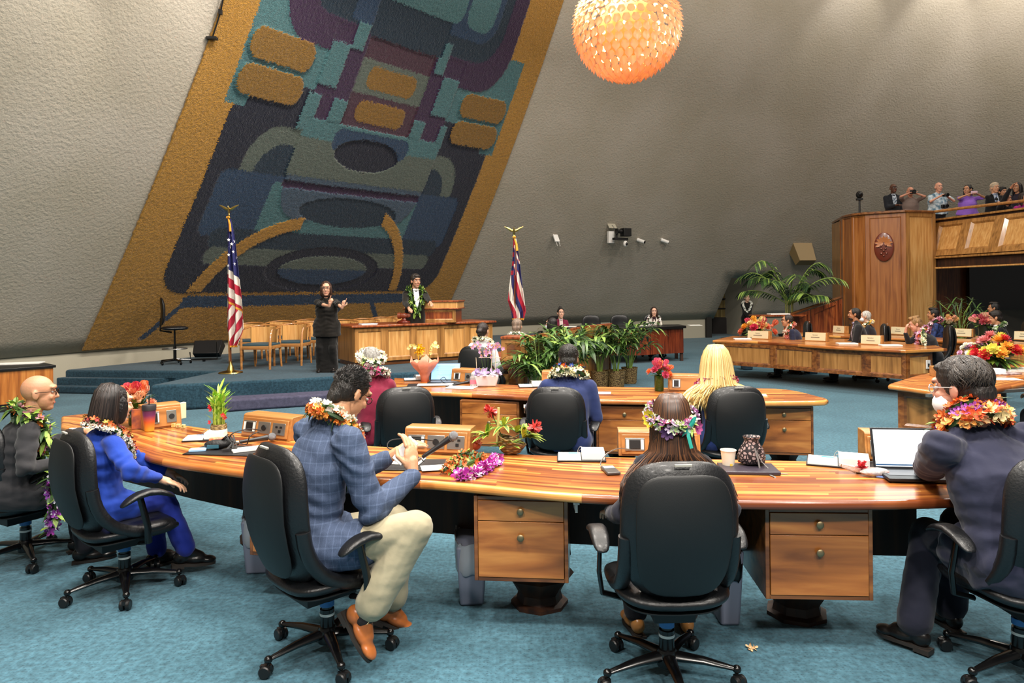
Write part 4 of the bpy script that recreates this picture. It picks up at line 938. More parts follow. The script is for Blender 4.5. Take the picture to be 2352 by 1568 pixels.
# 3 dark suited man at right
J=person('m5','person in charcoal suit with layered orange and purple leis, seated at right edge',(0,0,0),R(16),seat=.46,lean=.26,bend=.2,head=(18,-10,0),fine=1,fit=(2206,893,3.36),fat=1.36,sway=-.05,hem=.4,hs=1.15,
  L=('w',A(2118,1100,3.80),A(2095,1130,3.45)),Rr=('w',A(2330,1090,3.85)),hair='#2e2622',hair2='#171210',style='full',top='#2a2c3f',topn='suit_slate',skin='#c8907a',bottom='#1c1e2c',botn='trousers_navy',shoe='#120f0e',glasses=mat('glasses_clear','#c9ced2',.2,metal=.4),
  feet=[('w',A(2098,1440,3.42)+V((0,0,.0)),V((-.55,.75,.0))),None],knees=[('w',A(2100,1150,3.75)),None],mask=True)
neck_lei(J,'lei_peach',.03,['#e89a4a','#f0c37a','#f2d9a0','#d9552e'],60,seed=8,size=.03,up=.0,wide=1.12,back=-.14)
neck_lei(J,'lei_purple',.022,['#b05ac0','#c77fd0','#8f3fa5'],56,seed=9,size=.024,up=.035,wide=.98,back=-.115)
neck_lei(J,'lei_orange',.024,['#d0602a','#dd7a38'],56,seed=10,leafy=.2,size=.024,up=.065,wide=.98,back=-.1)
def wavy(u,rs):
    a=rs.uniform(0,2*PI); t=rs.uniform(.15,1.25); P=[]
    for q in range(6):
        tt=t-.16*q; aa=a+.12*math.sin(q*1.3+a*3); P.append((.088*math.cos(aa)*math.cos(tt)*1.02,-.03+.102*math.sin(aa)*math.cos(tt)*(1 if math.sin(aa)<0 else .75),.045+.092*math.sin(tt)))
    return P
strands(J,750,['#2b2420','#3c332d','#1a1513','#4a413a'],wavy,w=.0024,name='hair_locks')
# 4 woman in royal blue
J=person('blue','person in royal blue suit with black bob hair and red lei',(0,0,0),R(-42),seat=.42,lean=.05,head=(2,-8,0),sex='w',fine=1,fit=(262,948,4.28),
  Rr=('w',A(362,1098,4.22),A(330,1120,4.0)),L=('w',A(385,1085,4.55)),handR={'wd':(.7,.3,-.35),'curl':.4},hair='#181313',hair2='#0c0909',style='bobw',top='#1f3f9e',topn='royal_blue_wool',skin='#d8a888',bottom='#1b2c86',botn='royal_blue_trousers',shoe='#0f0d0d',fat=.98,
  feet=[None,('w',A(430,1265,4.45),V((.8,.5,-.12)))],knees=[None,('w',A(420,1110,4.55))])
def bobf(u,rs):
    a=R(-210+240*u)+rs.uniform(-.04,.04); P=[]
    for rr,z in((.012,.127),(.055,.118),(.084,.075),(.093,.03),(.098,-.02),(.101,-.07),(.097,-.115),(.085,-.135)):
        P.append((rr*math.cos(a),-.03+rr*math.sin(a)*(.98 if math.sin(a)<0 else .6),z+rs.uniform(-.004,.004)))
    return P
strands(J,300,['#171212','#241c1a','#0d0a0a','#3a302c'],bobf,w=.0038)
neck_lei(J,'lei_cream',.016,['#ece3cf','#f3ecdc'],60,seed=4,size=.013,up=.0,wide=1.05,back=-.12)
neck_lei(J,'lei_red',.022,['#9c2f2a','#c9652f','#5a1f24','#b8903a'],48,seed=5,size=.018,up=.02,wide=.95,back=-.10)
# 5 bald man far left
J=person('m1','person in charcoal suit with shaved head and long green leaf lei, at left edge',(0,0,0),R(-52),seat=.44,lean=.18,bend=.18,head=(-14,-4,0),fine=1,fit=(90,903,4.62),
  L=('w',G(188,990,.79),A(120,1020,4.9)),Rr=('w',A(128,1062,4.55),A(60,1130,4.3)),hair='#6b4c3a',style='bald',top='#2b2b2e',topn='suit_charcoal',skin='#c08c6c',bottom='#1c1c20',shoe='#120f0e',glasses=GLS,handL={'wd':(1,.1,-.1),'curl':.35})
neck_lei(J,'lei_leaf',.03,['#d9772a','#c9d48a','#b77a8a'],84,seed=6,leafy=.8,leafL=.085,drop=.2,wide=1.05)
b=MB(); hN=wl(J,A(128,1090,4.42)); hE=wl(J,A(130,1215,4.42))
lei(J['root'],'lei_tail',[wl(J,A(133,1085,4.42)),wl(J,A(120,1120,4.42)),wl(J,A(128,1160,4.42)),wl(J,A(120,1215,4.42))],.03,['#b05ac0','#8f2f8f','#e9e0ea'],26,11,.35,.026,.09,closed=False)
# second row
J=person('g2','person with grey hair and cream flower crown at second desk',(0,0,0),R(22),seat=.42,lean=.08,head=(0,-4,0),sex='w',fit=(852,828,6.3),hair='#a5a29c',hair2='#6f6c68',style='short',top='#7a2038',topn='blouse_plum',skin='#c99a80',bottom='#2a2a30')
hc=J['T']; lei(J['root'],'flower_crown',[hc@V((.10*math.cos(a),-.015+.12*math.sin(a),.035+.05*math.sin(a))) for a in [2*PI*j/12 for j in range(12)]],.026,['#efe9d0','#f5f1e2','#d5d9a8','#e9c9d0'],40,12,.2,.024,.04)
neck_lei(J,'lei_cream',.026,['#efe6cf','#e6c3cf','#c9487a'],40,seed=13,size=.026,up=.02)
J=person('n2','person in navy jacket with cream ribbon lei at second desk',(0,0,0),R(-8),seat=.42,lean=.22,head=(0,-6,0),fit=(1306,826,6.15),hair='#16130f',style='full',top='#2a3560',topn='navy_wool',skin='#b98a6c',bottom='#1c2034',L=('w',A(1215,935,6.5),A(1195,985,6.0)))
spiky(J,500,'#2b2622',w=.003,l=.011,seed=8)
neck_lei(J,'lei_cream',.034,['#e6dfba','#f1ebcf','#d9d0a2'],46,seed=14,size=.028,up=.0,back=-.13,wide=1.05)
neck_lei(J,'lei_orange',.018,['#d9672a','#2b4a9a'],34,seed=15,size=.02,up=.05,leafy=.4,leafL=.04)
J=person('b2','person with long wavy blonde hair in navy at second desk',(0,0,0),R(4),seat=.42,lean=.12,head=(0,-4,0),sex='w',hs=1.25,fit=(1642,838,6.05),hair='#c9a35c',hair2='#8f6a34',style='long',top='#223266',topn='navy_crepe',skin='#d2a488',bottom='#1c2034',L=('w',A(1590,915,6.5),A(1560,940,6.1)))
strands(J,600,['#d9b36a','#e8cb88','#b98c48','#94703a','#f0dca4'],head_flow(1,.09,-.30,1.2,-.12,.2),w=.0055)
neck_lei(J,'lei_crimson',.024,['#a3285a','#d98aa8','#7a1d3a'],40,seed=16,size=.026,up=-.0,wide=1.15)
# ================================================================ FAR END: rostrum, lectern, chairs, flags, tables
def far(): pass
# rostrum desk on the stage
c0=G(815,843,ZS); c1=G(1064,826,ZS); dv=(c1-c0); dv.z=0; c1=c0+dv*((G(1156,742,1.12)-c0).xy.length/dv.length); ax=(c1-c0).normalized(); nb=V((-ax.y,ax.x,0))
rt=thing('rostrum_desk','long panelled koa rostrum desk on the stage under the lectern','desk',(c0.x,c0.y,ZS+.001),math.atan2(ax.y,ax.x)); wd=(c1-c0).length; dp=.95
zr=.70
b=MB(); b.box((wd/2,dp/2,.04),(wd-.06,dp-.06,.08)); b.build('plinth',W_TRIM(),rt,bevel=.004)
n_=5; 
for i in range(n_):
    b=MB(); w_=wd/n_; panel_face(b,(w_*i,0,.08),(1,0,0),(0,0,1),w_,zr-.08,rail=.06); b.build('front_panel',[W_PANEL(),W_LIGHT()],rt,smooth=False)
b=MB(); b.box((wd/2,dp/2+.012,(.08+zr)/2),(wd,dp-.03,zr-.08)); b.build('desk_body',W_PANEL(),rt,bevel=.004)
b=MB(); b.box((wd/2,dp/2,zr+.03),(wd+.14,dp+.14,.045)); b.build('desk_top',W_RED(),rt,bevel=.012)
def on(u,v,z=None): return lwm(rt.location,rt.rotation_euler[2])@V((u,v,zr+.053 if z is None else z))
# lectern: where is photo x=1000
def ualong(px,v=.3):
    lo,hi=0,wd
    for _ in range(40):
        m_=(lo+hi)/2; p=on(m_,v); x=CX+p.x/p.y*FX
        if x<px: lo=m_
        else: hi=m_
    return lo
u0,u1=ualong(937,.12),ualong(1052,.12)
lt=thing('lectern','panelled koa lectern box standing on the rostrum desk','lectern',on((u0+u1)/2-.06,.12),rt.rotation_euler[2]-R(38)); lw=.98; ld=.66
b=MB(); panel_face(b,(-lw/2,0,0),(1,0,0),(0,0,1),lw,.27,rail=.05); b.build('front_panel',[W_PANEL(),W_RED()],lt,smooth=False)
b=MB(); panel_face(b,(-lw/2,ld,0),(0,-1,0),(0,0,1),ld,.27,rail=.05); b.build('side_panel',[W_PANEL(),W_RED()],lt,smooth=False)
b=MB(); b.box((0,ld/2+.01,.135),(lw-.01,ld-.02,.27)); b.build('lectern_body',W_RED(),lt,bevel=.003)
b=MB(); b.box((0,ld/2,.33),(lw+.08,ld+.08,.14)); b.build('upper_box',W_LIGHT(),lt,bevel=.006)
b=MB(); b.box((0,ld/2,.41),(lw+.12,ld+.12,.03)); b.box((0,ld/2,.265),(lw+.11,ld+.11,.025)); b.build('moulding',W_RED(),lt,bevel=.006)
b=MB(); b.tube([(-.1,.4,.42),(-.16,.35,.55),(-.28,.33,.72)],.005,n=6); b.ell((-.28,.33,.73),(.018,.018,.025)); b.build('gooseneck_microphone',SOCK,lt)
nm=mat('name_card','#d6c7a2',.6); TXT=mat('dark_lettering','#3a3128',.7)
def nameplate(label,pos,rz,w=.30,h=.10,block=True,lines=('Senator',),group='name plates on the desks',z=None,nameline=True):
    t=thing('name_plate',label,'name plate',pos,rz,group)
    b=MB(); b.T=M.Rotation(-.12,4,'X'); b.box((0,0,h/2),(w,.012,h)); cd=b.build('card',nm,t,bevel=.002)
    T=M.Rotation(-.12,4,'X')@M.Translation((0,-.0068,h*.72))@M.Rotation(PI/2,4,'X')
    text_mesh(lines[0],h*.2,'lettering',TXT,cd,T)
    if nameline:
        b=MB(); b.T=M.Rotation(-.12,4,'X'); b.box((0,-.0068,h*.44),(w*.42,.0008,h*.11)); b.build('name_line',mat('blurred_lettering','#8a7c66',.8),cd)
    if block:
        b=MB(); b.box((.02,.06,h*.5),(w*1.05,.09,h*1.02)); b.box((0,.02,.008),(w*1.02,.07,.016)); b.build('holder',W_BOX(),t,bevel=.003)
    return t
nameplate('cream name plate on the rostrum desk in front of the lectern',on(ualong(1031,.04),.08),rt.rotation_euler[2]-R(38),w=.36,h=.14,block=False)
gv=thing('gavel','large red wooden gavel standing on its base on the rostrum desk','gavel',on(ualong(937,.2)-.06,.25),0)
b=MB(); b.lathe([(.13,0),(.14,.02),(.12,.045),(.06,.06),(.045,.09),(.002,.092)],n=24); b.build('gavel_base',mat('gavel_red','#6b2414',.25,coat=.4),gv)
b=MB(); b.T=M.Translation((0,0,.145))@M.Rotation(PI/2,4,'Y'); b.lathe([(.02,-.13),(.06,-.125),(.062,-.07),(.05,-.06),(.055,-.02),(.055,.02),(.05,.06),(.062,.07),(.06,.125),(.02,.13)],n=20); b.build('gavel_head',mat('gavel_tan','#8a4022',.3,coat=.4),gv)
b=MB(); b.T=M.Translation(on(.35,.25)); 
for i in range(3): b.box((.03*i,.01*i,.005+.006*i),(.30,.22,.005),rz=.3+.1*i)
b.T=M.Identity(4); pa=thing('paper_stack','loose white papers on left end of the rostrum desk','papers',on(.35,.25),.5)
b=MB(); b.box((0,0,.006),(.30,.22,.012)); b.box((.02,.03,.014),(.29,.21,.004),rz=.15); b.build('sheets',PAPER,pa)
# speaker and interpreter
BLK='#15130f'
J=person('speaker','person in black suit with thick green leaf lei speaking at the lectern',(0,0,0),R(205),pose='stand',lean=.03,head=(8,-2,0),fit=(955,646,13.7),z0=ZS,hs=1.12,fat=1.12,top='#17140f',topn='suit_black',hair='#3a322c',hair2='#1c1613',style='full',skin='#c08a6e',shirt='#e6e6e6',
   Rr=('w',A(938,706,13.25)),L=('w',A(992,700,13.2)),handR={'curl':.8})
neck_lei(J,'lei_leaf',.05,['#9fb85a','#5c8a34'],46,seed=21,leafy=.8,leafL=.10,drop=.22,size=.04)
J=person('interp','person in black signing with both index fingers raised on the stage',(0,0,0),R(184),pose='stand',lean=0,short=True,head=(8,-4,0),sex='w',fit=(749,663,12.1),z0=ZS,hair='#4a2e20',hair2='#2a1810',style='bob',top='#17130f',topn='cardigan_black',kind='jacket',skin='#d39c80',bottom='#100e0d',botn='black_slacks',shoe='#141010',glasses=GLS,fat=1.25,hs=1.08,wide=1,
   Rr=('w',A(763,706,11.7),A(700,760,12.0)),L=('w',A(786,708,11.75),A(830,760,12.3)),handR={'wd':(.35,-.2,1),'wn':(-.2,-.8,0),'point':True,'curl':.9},handL={'wd':(.35,-.2,1),'wn':(-.2,-.8,0),'point':True,'curl':.9},fine=1)
# barrel chairs in a row behind
def barrel(label,p,rz,first=[None]):
    if first[0] is None:
        t=thing('barrel_chair',label,'chair',p,rz,'wooden barrel chairs on the stage'); first[0]=t
        m1,m2=W_BOX(),mat('teal_upholstery','#2c4650',.8)
        b=MB(); b.box((0,0,.43),(.52,.50,.05)); b.build('seat_cushion',m2,t,bevel=.015)
        b=MB(); b.box((0,.25,.385),(.54,.03,.06)); b.box((0,-.25,.385),(.5,.03,.06)); b.box((.26,0,.385),(.03,.5,.06)); b.box((-.26,0,.385),(.03,.5,.06)); b.build('seat_frame',m1,t,bevel=.004)
        for sx in(-1,1):
            b=MB(); b.tube([(sx*.26,.25,0),(sx*.265,.25,.4),(sx*.27,.23,.62),(sx*.275,.17,.70)],[.02,.026,.022,.02],n=8); b.build('leg',m1,t)
            b=MB(); b.tube([(sx*.25,-.30,0),(sx*.24,-.25,.4),(sx*.24,-.27,.72)],[.018,.025,.02],n=8); b.build('leg',m1,t)
        P=[(.30*math.sin(a)*1.0,-.0-.32*math.cos(a)+.02,.72+.05*math.cos(a)) for a in [R(-100+200*i/20) for i in range(21)]]
        b=MB(); b.tube([V(p) for p in P],.03,n=8,flat=.5); b.build('arm_rail',m1,t)
        b=MB(); rs=[]
        for i in range(15):
            a=R(-62+124*i/14); x,y=.29*math.sin(a),.0-.31*math.cos(a)+.02; rs.append([(x,y,.44),(x,y,.74),(x*.93,y*.93,.74),(x*.93,y*.93,.44)])
        b.rings(rs); b.build('back_splat',W_LIGHT(),t); return t
    return dup(first[0],p,rz,label)
names=['first barrel chair right of the striped flag, mostly behind it','barrel chair in front row nearest the striped flag','barrel chair second from the flag, in back row','barrel chair in front row left of the interpreter','barrel chair in back row just left of the interpreter','barrel chair partly hidden behind the interpreter','barrel chair just right of the interpreter','barrel chair back showing above left part of the rostrum','barrel chair back above middle of the rostrum','barrel chair back beside the gavel']
for nme,(px,py,yy) in zip(names,((570,754,14.0),(600,757,12.9),(640,750,14.9),(672,752,13.5),(702,745,15.6),(722,748,14.4),(788,747,15.2),(838,742,15.6),(880,741,16.4),(918,740,17.0))):
    p=A(px,py,yy); barrel(nme,(p.x,p.y,ZS),R(176 if px<730 else 200))
# stool and floor speaker
t=thing('drafting_stool','black drafting stool with foot ring at back left of stage','stool',G(402,836,ZS),R(-60))
b=MB(); pad(b,.23,.27,.07,fn=lambda p:V((p.x,-.2+p.y-.12*(p.z/.27)**2*.3,1.03+p.z)),n=28); b.build('backrest',LEATH,t,angle=80)
b=MB(); pad(b,.24,.24,.08,fn=lambda p:V((p.x,p.z,.70-p.y)),n=28); b.build('seat',LEATH,t,angle=80)
b=MB(); b.tube([(0,-.05,.62),(0,-.25,.66),(0,-.24,.9)],.02,n=6); b.lathe([(.03,.08),(.03,.35),(.018,.35),(.018,.66)],n=12); b.build('column',PLAST,t)
b=MB(); b.tube([(.22*math.cos(a),.22*math.sin(a),.30) for a in [2*PI*i/20 for i in range(21)]],.012,n=6); b.tube([(-.22,0,.3),(.22,0,.3)],.008,n=6); b.build('foot_ring',STEEL,t)
for i in range(5):
    a=2*PI*i/5+.3; b=MB(); b.tube([(.02*math.cos(a),.02*math.sin(a),.09),(.28*math.cos(a),.28*math.sin(a),.07)],[.025,.014],n=6); b.ell((.28*math.cos(a),.28*math.sin(a),.03),(.03,.025,.03),n=10); b.build('base_leg',PLAST,t)
t=thing('monitor_speaker','black wedge speaker tilted on a small stand behind the stool','speaker',G(470,830,ZS),R(10))
b=MB(); b.T=M.Rotation(-.5,4,'X'); b.frus((0,.1,.18),(.5,.2),(0,.25,.52),(.55,.3)); b.build('cabinet',M_BLACK,t,bevel=.01)
b=MB(); b.tube([(-.25,-.1,.2),(-.25,-.05,.05),(.25,-.05,.05),(.25,-.1,.4)],.012,n=6); b.tube([(0,-.05,.05),(0,-.05,0.01)],.03,n=8); b.build('stand',PLAST,t)
# ---------------- flags
GOLD=mat('gold_metal','#b39a5a',.25,metal=1); FRG=mat('gold_fringe','#d9962e',.8,bump=.4,bscale=200)
FR=mat('flag_red','#a81e34',.75,var=.12); FW=mat('flag_white','#d9cfc4',.75,var=.08); FB=mat('flag_blue','#1d1f57',.75,var=.15)
def flag(label,px,base,top,Y,kind,prof,rz=0,zf=ZS):
    p0=A(px,base,Y); t=thing('flag',label,'flag',(p0.x,p0.y,zf),rz); hp=A(px,top,Y).z-zf
    b=MB(); b.lathe([(.02,.0),(.20,.005),(.19,.02),(.06,.05),(.04,.12),(.03,.14),(.02,.2)],n=28); b.build('pole_base',GOLD,t)
    b=MB(); b.lathe([(.016,.15),(.016,.9),(.015,hp)],n=12); b.build('pole',mat('pole_brown','#6b3c1e',.35),t)
    b=MB(); b.T=M.Translation((0,0,hp)); b.lathe([(.018,-.05),(.025,-.03),(.012,0),(.02,.03),(.012,.05),(.005,.06)],n=12)
    b.cap((0,0,.07),(0,-.02,.15),.022,.016,8); b.ell((0,-.035,.165),(.014,.02,.014),n=8)
    for s in(-1,1): b.tube([(0,0,.12),(s*.05,0,.13),(s*.10,.0,.165),(s*.17,.01,.20)],[.02,.024,.018,.004],n=6,flat=.35,up=(0,1,0))
    b.build('eagle_finial',GOLD,t)
    ny,nx=420,64; vs=[];mi=[]; H0=A(px,prof[0][0],Y).z-zf
    def edge(v):      # v 0..1 down
        for (a,l,r_),(a2,l2,r2) in zip(prof,prof[1:]):
            y=prof[0][0]+v*(prof[-1][0]-prof[0][0])
            if a<=y<=a2: q=(y-a)/(a2-a); return l+(l2-l)*q,r_+(r2-r_)*q,y
        return prof[-1][1],prof[-1][2],prof[-1][0]
    for i in range(ny+1):
        l,r_,y=edge(i/ny); k=Y/FX
        for j in range(nx+1):
            u=j/nx; x=(l+(r_-l)*u-px)*k; vs.append((x,-.03+.045*math.sin(u*15+i*.005)*min(1,i/100)-.0*u,H0-(y-prof[0][0])*k))
    fs=[];w=nx+1
    for i in range(ny):
        for j in range(nx):
            fs.append((i*w+j,i*w+j+1,(i+1)*w+j+1,(i+1)*w+j)); mi.append(kind(j/nx,i/ny))
    b=MB(); b.v=[V(p) for p in vs]; b.f=fs; b.m=mi; o=b.build('flag_cloth',[FR,FW,FB,FRG],t,angle=180); md=o.modifiers.new('s','SOLIDIFY'); md.thickness=.006; md.offset=0
    b=MB(); b.tube([(0,-.04,H0+.02),(.04,-.07,H0-.1),(.05,-.08,H0-.22)],[.012,.02,.022],n=6); b.tube([(-.02,-.05,H0+.02),(.03,-.06,H0+.03)],.02,n=6); b.build('gold_tassel',FRG,t)
    return t,o,vs,w,ny,nx
def usf(u,v):
    if v>.985 or (.62<v-.10*u<.637): return 3
    if v<.37+.10*u: return 2
    if v<.63+.10*u: return 0 if int((v-.12*u-.35)*13)%2 else 1
    return 0 if int((v+.30*u)*13)%2 else 1
t,o,vs,w,ny,nx=flag('striped flag with white stars on a blue canton, on a brass pole at stage left',530,855,497,12.15,usf,[(503,528,536),(540,528,543),(600,526,549),(680,524,559),(740,523,563),(755,523,564),(797,530,548)])
b=MB()
for i,j in((int(a_*2.47),int(b_*2.46)) for a_,b_ in ((22,16),(28,8),(34,18),(38,10),(44,20),(48,8),(54,14),(60,20),(62,6),(68,14),(30,22),(52,23))):
    p=V(vs[i*w+j]); x=V(vs[i*w+min(j+4,63)])-p; x.y*=.5; x.normalize(); n=V((0,-1,0)); y=V((0,0,1)); P=[]
    for k in range(10): a=PI/2+PI*k/5; r=.032 if k%2==0 else .013; P.append(p+V((0,-.012,0))+x*(r*math.cos(a))+y*(r*math.sin(a)))
    b.add(P,[tuple(range(10))])
b.build('stars',mat('star_white','#e8e4e4',.7),o,smooth=False)
def hif(u,v):
    if v>.975: return 3
    if v<.08: return 0 if u<.5 else 1
    if v<.45:
        if u<.25: return 2 if (v*9)%1<.5 else 0
        q=(v-.08)/.37; d=abs((u-.25)/.75-((q*1.6)%1)); 
        if abs(u-.5)<.06: return 0
        if abs(u-.5)<.12: return 1
        return 1 if d<.13 else (0 if d<.2 else 2)
    s_=(v*.9-u*.75)*5.2+3; return [0,2,1][int(s_)%3]
flag('state flag with union canton and red, white and blue stripes by the clerks',1184,850,546,12.6,hif,[(548,1183,1189),(600,1180,1196),(650,1173,1201),(690,1168,1206),(715,1176,1209),(735,1178,1204)],zf=0)
# ---------------- clerks' console
cl=thing('clerk_console','stepped koa clerk console with raised ledge in front of the rostrum','desk',(G(1150,830,.75).x,G(1150,830,.75).y,0),0); inv=M.Translation(-V(cl.location))
q=[G(1080,820,.78),G(1180,828,.78),G(1218,830,.78),G(1240,812,.78),G(1150,806,.78)]
b=MB(); b.T=inv; b.prism([tuple(p.xy) for p in q],.735,.78); b.build('desk_top',W_RED(),cl,bevel=.012)
c=sum(q,V())/5; q2=[c+(p-c)*.88 for p in q]
b=MB(); b.T=inv; b.prism([tuple(p.xy) for p in q2],0,.735); b.build('desk_body',W_PANEL(),cl)
panel_run(cl,inv,[q2[0],q2[1]],.02,.72,rail=.07); panel_run(cl,inv,[q2[1],q2[2]],.02,.72,rail=.05)
u0_=G(1149,774,1.10); u1_=G(1204,775,1.10); u2_=G(1330,752,1.10); u3_=G(1400,744,1.10)
pl=[u0_,u1_,u2_,u3_]; bk=[p+V((.1,.35,0)) for p in pl]
b=MB(); b.T=inv; b.prism([tuple(p.xy) for p in pl+bk[::-1]],1.07,1.11); b.build('ledge',W_RED(),cl,bevel=.01)
panel_run(cl,inv,[p+V((.02,.04,0)) for p in pl],.76,1.07,name='ledge_panel',mats=[W_PANEL(),W_TRIM()])
panel_run(cl,inv,[u1_+V((.02,.05,0)),u2_+V((.02,.05,0)),u3_+V((.02,.05,0))],.05,.76,name='front_panel')
chair_xy('c1','black leather office chair under the clerk with a dark bun',A(1106,800,9.75).x,9.75,R(-20),seat=.45,backh=1.0)
J=person('c1','person with dark pinned up hair in white blouse at the clerk console',(0,0,0),R(-25),lean=.08,sex='w',fit=(1110,760,9.9),hair='#211612',style='lowbun',top='#e6e4e8',topn='white_linen',skin='#c99a80',bottom='#222')
neck_lei(J,'lei_cream',.02,['#e9e3c4','#f1ecd6'],36,seed=22,size=.02,up=.01)
J=person('c2','person with grey brown hair behind the ledge of the clerk console',(0,0,0),R(-15),lean=.05,fit=(1188,750,11.6),hair='#7c6a5c',style='full',top='#1d1d22',topn='suit_black',skin='#c99a80')
neck_lei(J,'lei_white',.022,['#e6ead8','#f1f1e6'],36,seed=23,size=.022)
J=person('c3','person with black hair and face mask behind the potted palms',(0,0,0),R(60),lean=.05,sex='w',fit=(1266,752,13.0),hair='#151112',style='bob',top='#1b1b20',topn='suit_black',skin='#c99a80',mask=True)
for nme,px,py,Y in(('rust red cushioned','a',0,0),): pass
# ---------------- far table
ft0=G(1168,757,.86)
ft=thing('witness_table','long far table with black top and reddish wood front','table',(A(1400,750,17).x,17,0),0); 
xl=A(1250,750,17).x-ft.location.x; xr=A(1575,740,17.3).x-ft.location.x; xm=A(1465,750,16.7).x-ft.location.x
b=MB(); b.prism([(xl,0),(xm,-.35),(xr,.25),(xr,1.0),(xl,.8)],.80,.86); b.build('table_top',M_BLKTOP,ft,bevel=.006)
b=MB(); b.prism([(xl+.05,.08),(xm,-.27),(xr-.06,.3),(xr-.06,.34),(xm,-.22),(xl+.05,.13)],.2,.80); b.build('front_panel',wood('koa_stripe','#3a140a','#6b2c16','#8a4022',axis='z',scale=30),ft)
for x,y in((xr-.1,.35),(xr-.1,.9),(xm,.1),(xl+.1,.6)):
    b=MB(); b.box((x,y,.4),(.07,.07,.8)); b.build('leg',W_DARK(),ft)
for i,(px,py,Y,rz) in enumerate(((1266,738,18.0,150),(1360,735,18.4,180),(1426,734,18.4,180),(1503,738,18.4,180))):
    p=A(px,py,Y); chair_xy('f%d'%i,['black leather office chair at far table behind the maroon shirt','empty black leather office chair at far table, left one','empty black leather office chair at far table, right one','black leather office chair at far table behind the cream jacket'][i],p.x,p.y,R(rz),seat=.50,backh=1.08)
J=person('maroon','person in maroon shirt with topknot bun at the far table',(0,0,0),R(190),lean=.15,sex='w',fit=(1288,720,17.7),hair='#17110f',style='bun',top='#6e1e36',topn='maroon_shirt',skin='#cfa088',fat=1.15,hs=1.1,shirt='#c9b8b4',seat=.5)
J=person('cream','person in cream jacket with long hair at the far table',(0,0,0),R(175),lean=.12,sex='w',fit=(1502,716,17.9),hair='#2b1a12',style='long',top='#d9d2c6',topn='cream_jacket',skin='#cfa088',hs=1.05,shirt='#3a2028',seat=.5)
neck_lei(J,'lei_dark',.03,['#4a1c26','#e8e0dc'],30,seed=24,size=.03,drop=.1)
for i,(px,py,Y,w_) in enumerate(((1300,747,17.2,.4),(1372,745,17.3,.45),(1455,742,17.2,.3),(1548,738,17.6,.3))):
    p=G(px,py,.861); t=thing('paper_sheet',['white papers on far table before the maroon shirt','white papers on far table before the left empty chair','white papers on far table before the right empty chair','white papers at right end of the far table'][i],'papers',(p.x,17.35,.862),rnd.uniform(-.3,.3),'papers on the far table'); b=MB(); b.box((0,0,.004),(w_,.28,.008)); b.build('sheet',PAPER,t)
# left edge table
lt_=thing('side_table','wooden table with black top and papers cut by left frame edge','table',(G(60,940,0).x,G(60,940,0).y,0),0); inv=M.Translation(-V(lt_.location))
q=[G(-60,852,.66),G(129,838,.66),G(100,832,.66),G(-60,838,.66)]; b=MB(); b.T=inv; b.prism([tuple(p.xy) for p in q],.62,.66); b.build('table_top',M_BLKTOP,lt_,bevel=.006)
c=sum(q,V())/4; q=[c+(p-c)*.93 for p in q]; b=MB(); b.T=inv; b.prism([tuple(p.xy) for p in q],.12,.62); b.build('table_body',wood('koa_orange','#8a4c1c','#b46c2c','#cc8a44',axis='z',scale=16),lt_); b=MB(); b.T=inv; q=[c+(p-c)*.95 for p in q]; b.prism([tuple(p.xy) for p in q],0,.12); b.build('plinth',M_BLACK,lt_)
p=G(40,835,.66); t=thing('paper_stack','white papers spread on table at left frame edge','papers',(p.x,p.y,.661),.3); b=MB(); b.box((0,0,.006),(.7,.3,.012)); b.build('sheets',PAPER,t)
# ================================================================ RIGHT SIDE: pier, balcony, stair, alcove
ZR=3.7
W_PIER=lambda: wood('koa_pier','#7a4219','#9c5e2a','#b0723a',axis='z',scale=12,rough=.35)
pier=thing('wooden_pier','tall rounded koa pier with carved oval emblem at end of the balcony','pier',(G(2000,487,ZR).x,G(2000,487,ZR).y,0),0); inv=M.Translation(-V(pier.location))
pp=[G(1930,500,ZR),G(1936,496,ZR),G(1957,491,ZR),G(1987,488,ZR),G(2080,482,ZR),G(2147,484,ZR)]
panel_run(pier,inv,[pp[0],pp[1]],0,ZR-.06,rail=.01,mats=[W_PIER(),W_PIER()],name='curved_panel'); panel_run(pier,inv,[pp[1],pp[2],pp[3]],0,ZR-.06,rail=.035,mats=[W_PIER(),W_PIER()],name='curved_panel')
panel_run(pier,inv,[pp[3],pp[4]],0,ZR-.06,rail=.10,mats=[W_PIER(),W_PIER()]); panel_run(pier,inv,[pp[4],pp[5]],0,ZR-.06,rail=.1,mats=[W_PANEL(),W_LIGHT()])
bk=[pp[5]+V((.6,1.6,0)),pp[0]+V((.3,1.2,0))]
b=MB(); b.T=inv; b.prism([tuple((p+V((.02,.05,0))).xy) for p in pp]+[tuple(q.xy) for q in bk],0,ZR-.08); b.build('pier_body',W_PANEL(),pier)
b=MB(); b.T=inv; b.prism([tuple((p+V((-.06,-.08,0))).xy) for p in pp]+[tuple(q.xy) for q in bk],ZR-.06,ZR); b.build('pier_cap',W_TRIM(),pier,bevel=.01)
ec=(pp[3]+pp[4])/2; e=(pp[4]-pp[3]).normalized(); n=e.cross(V((0,0,1))); ez=A(2027,567,ec.y).z
EM=M.Translation(-V(pier.location))@M.Translation(V((ec.x,ec.y,ez))+n*.03-e*.03)@M((e,V((0,0,1)),n)).transposed().to_4x4()
b=MB(); b.T=EM; b.rings([[(rx*math.cos(a),ry*math.sin(a),z) for a in [2*PI*j/36 for j in range(36)]] for rx,ry,z in((.23,.37,0),(.23,.37,.03),(.20,.34,.045),(.02,.02,.04))]); em=b.build('carved_emblem',mat('carved_red','#6b2812',.3,coat=.4),pier)
b=MB(); b.T=EM
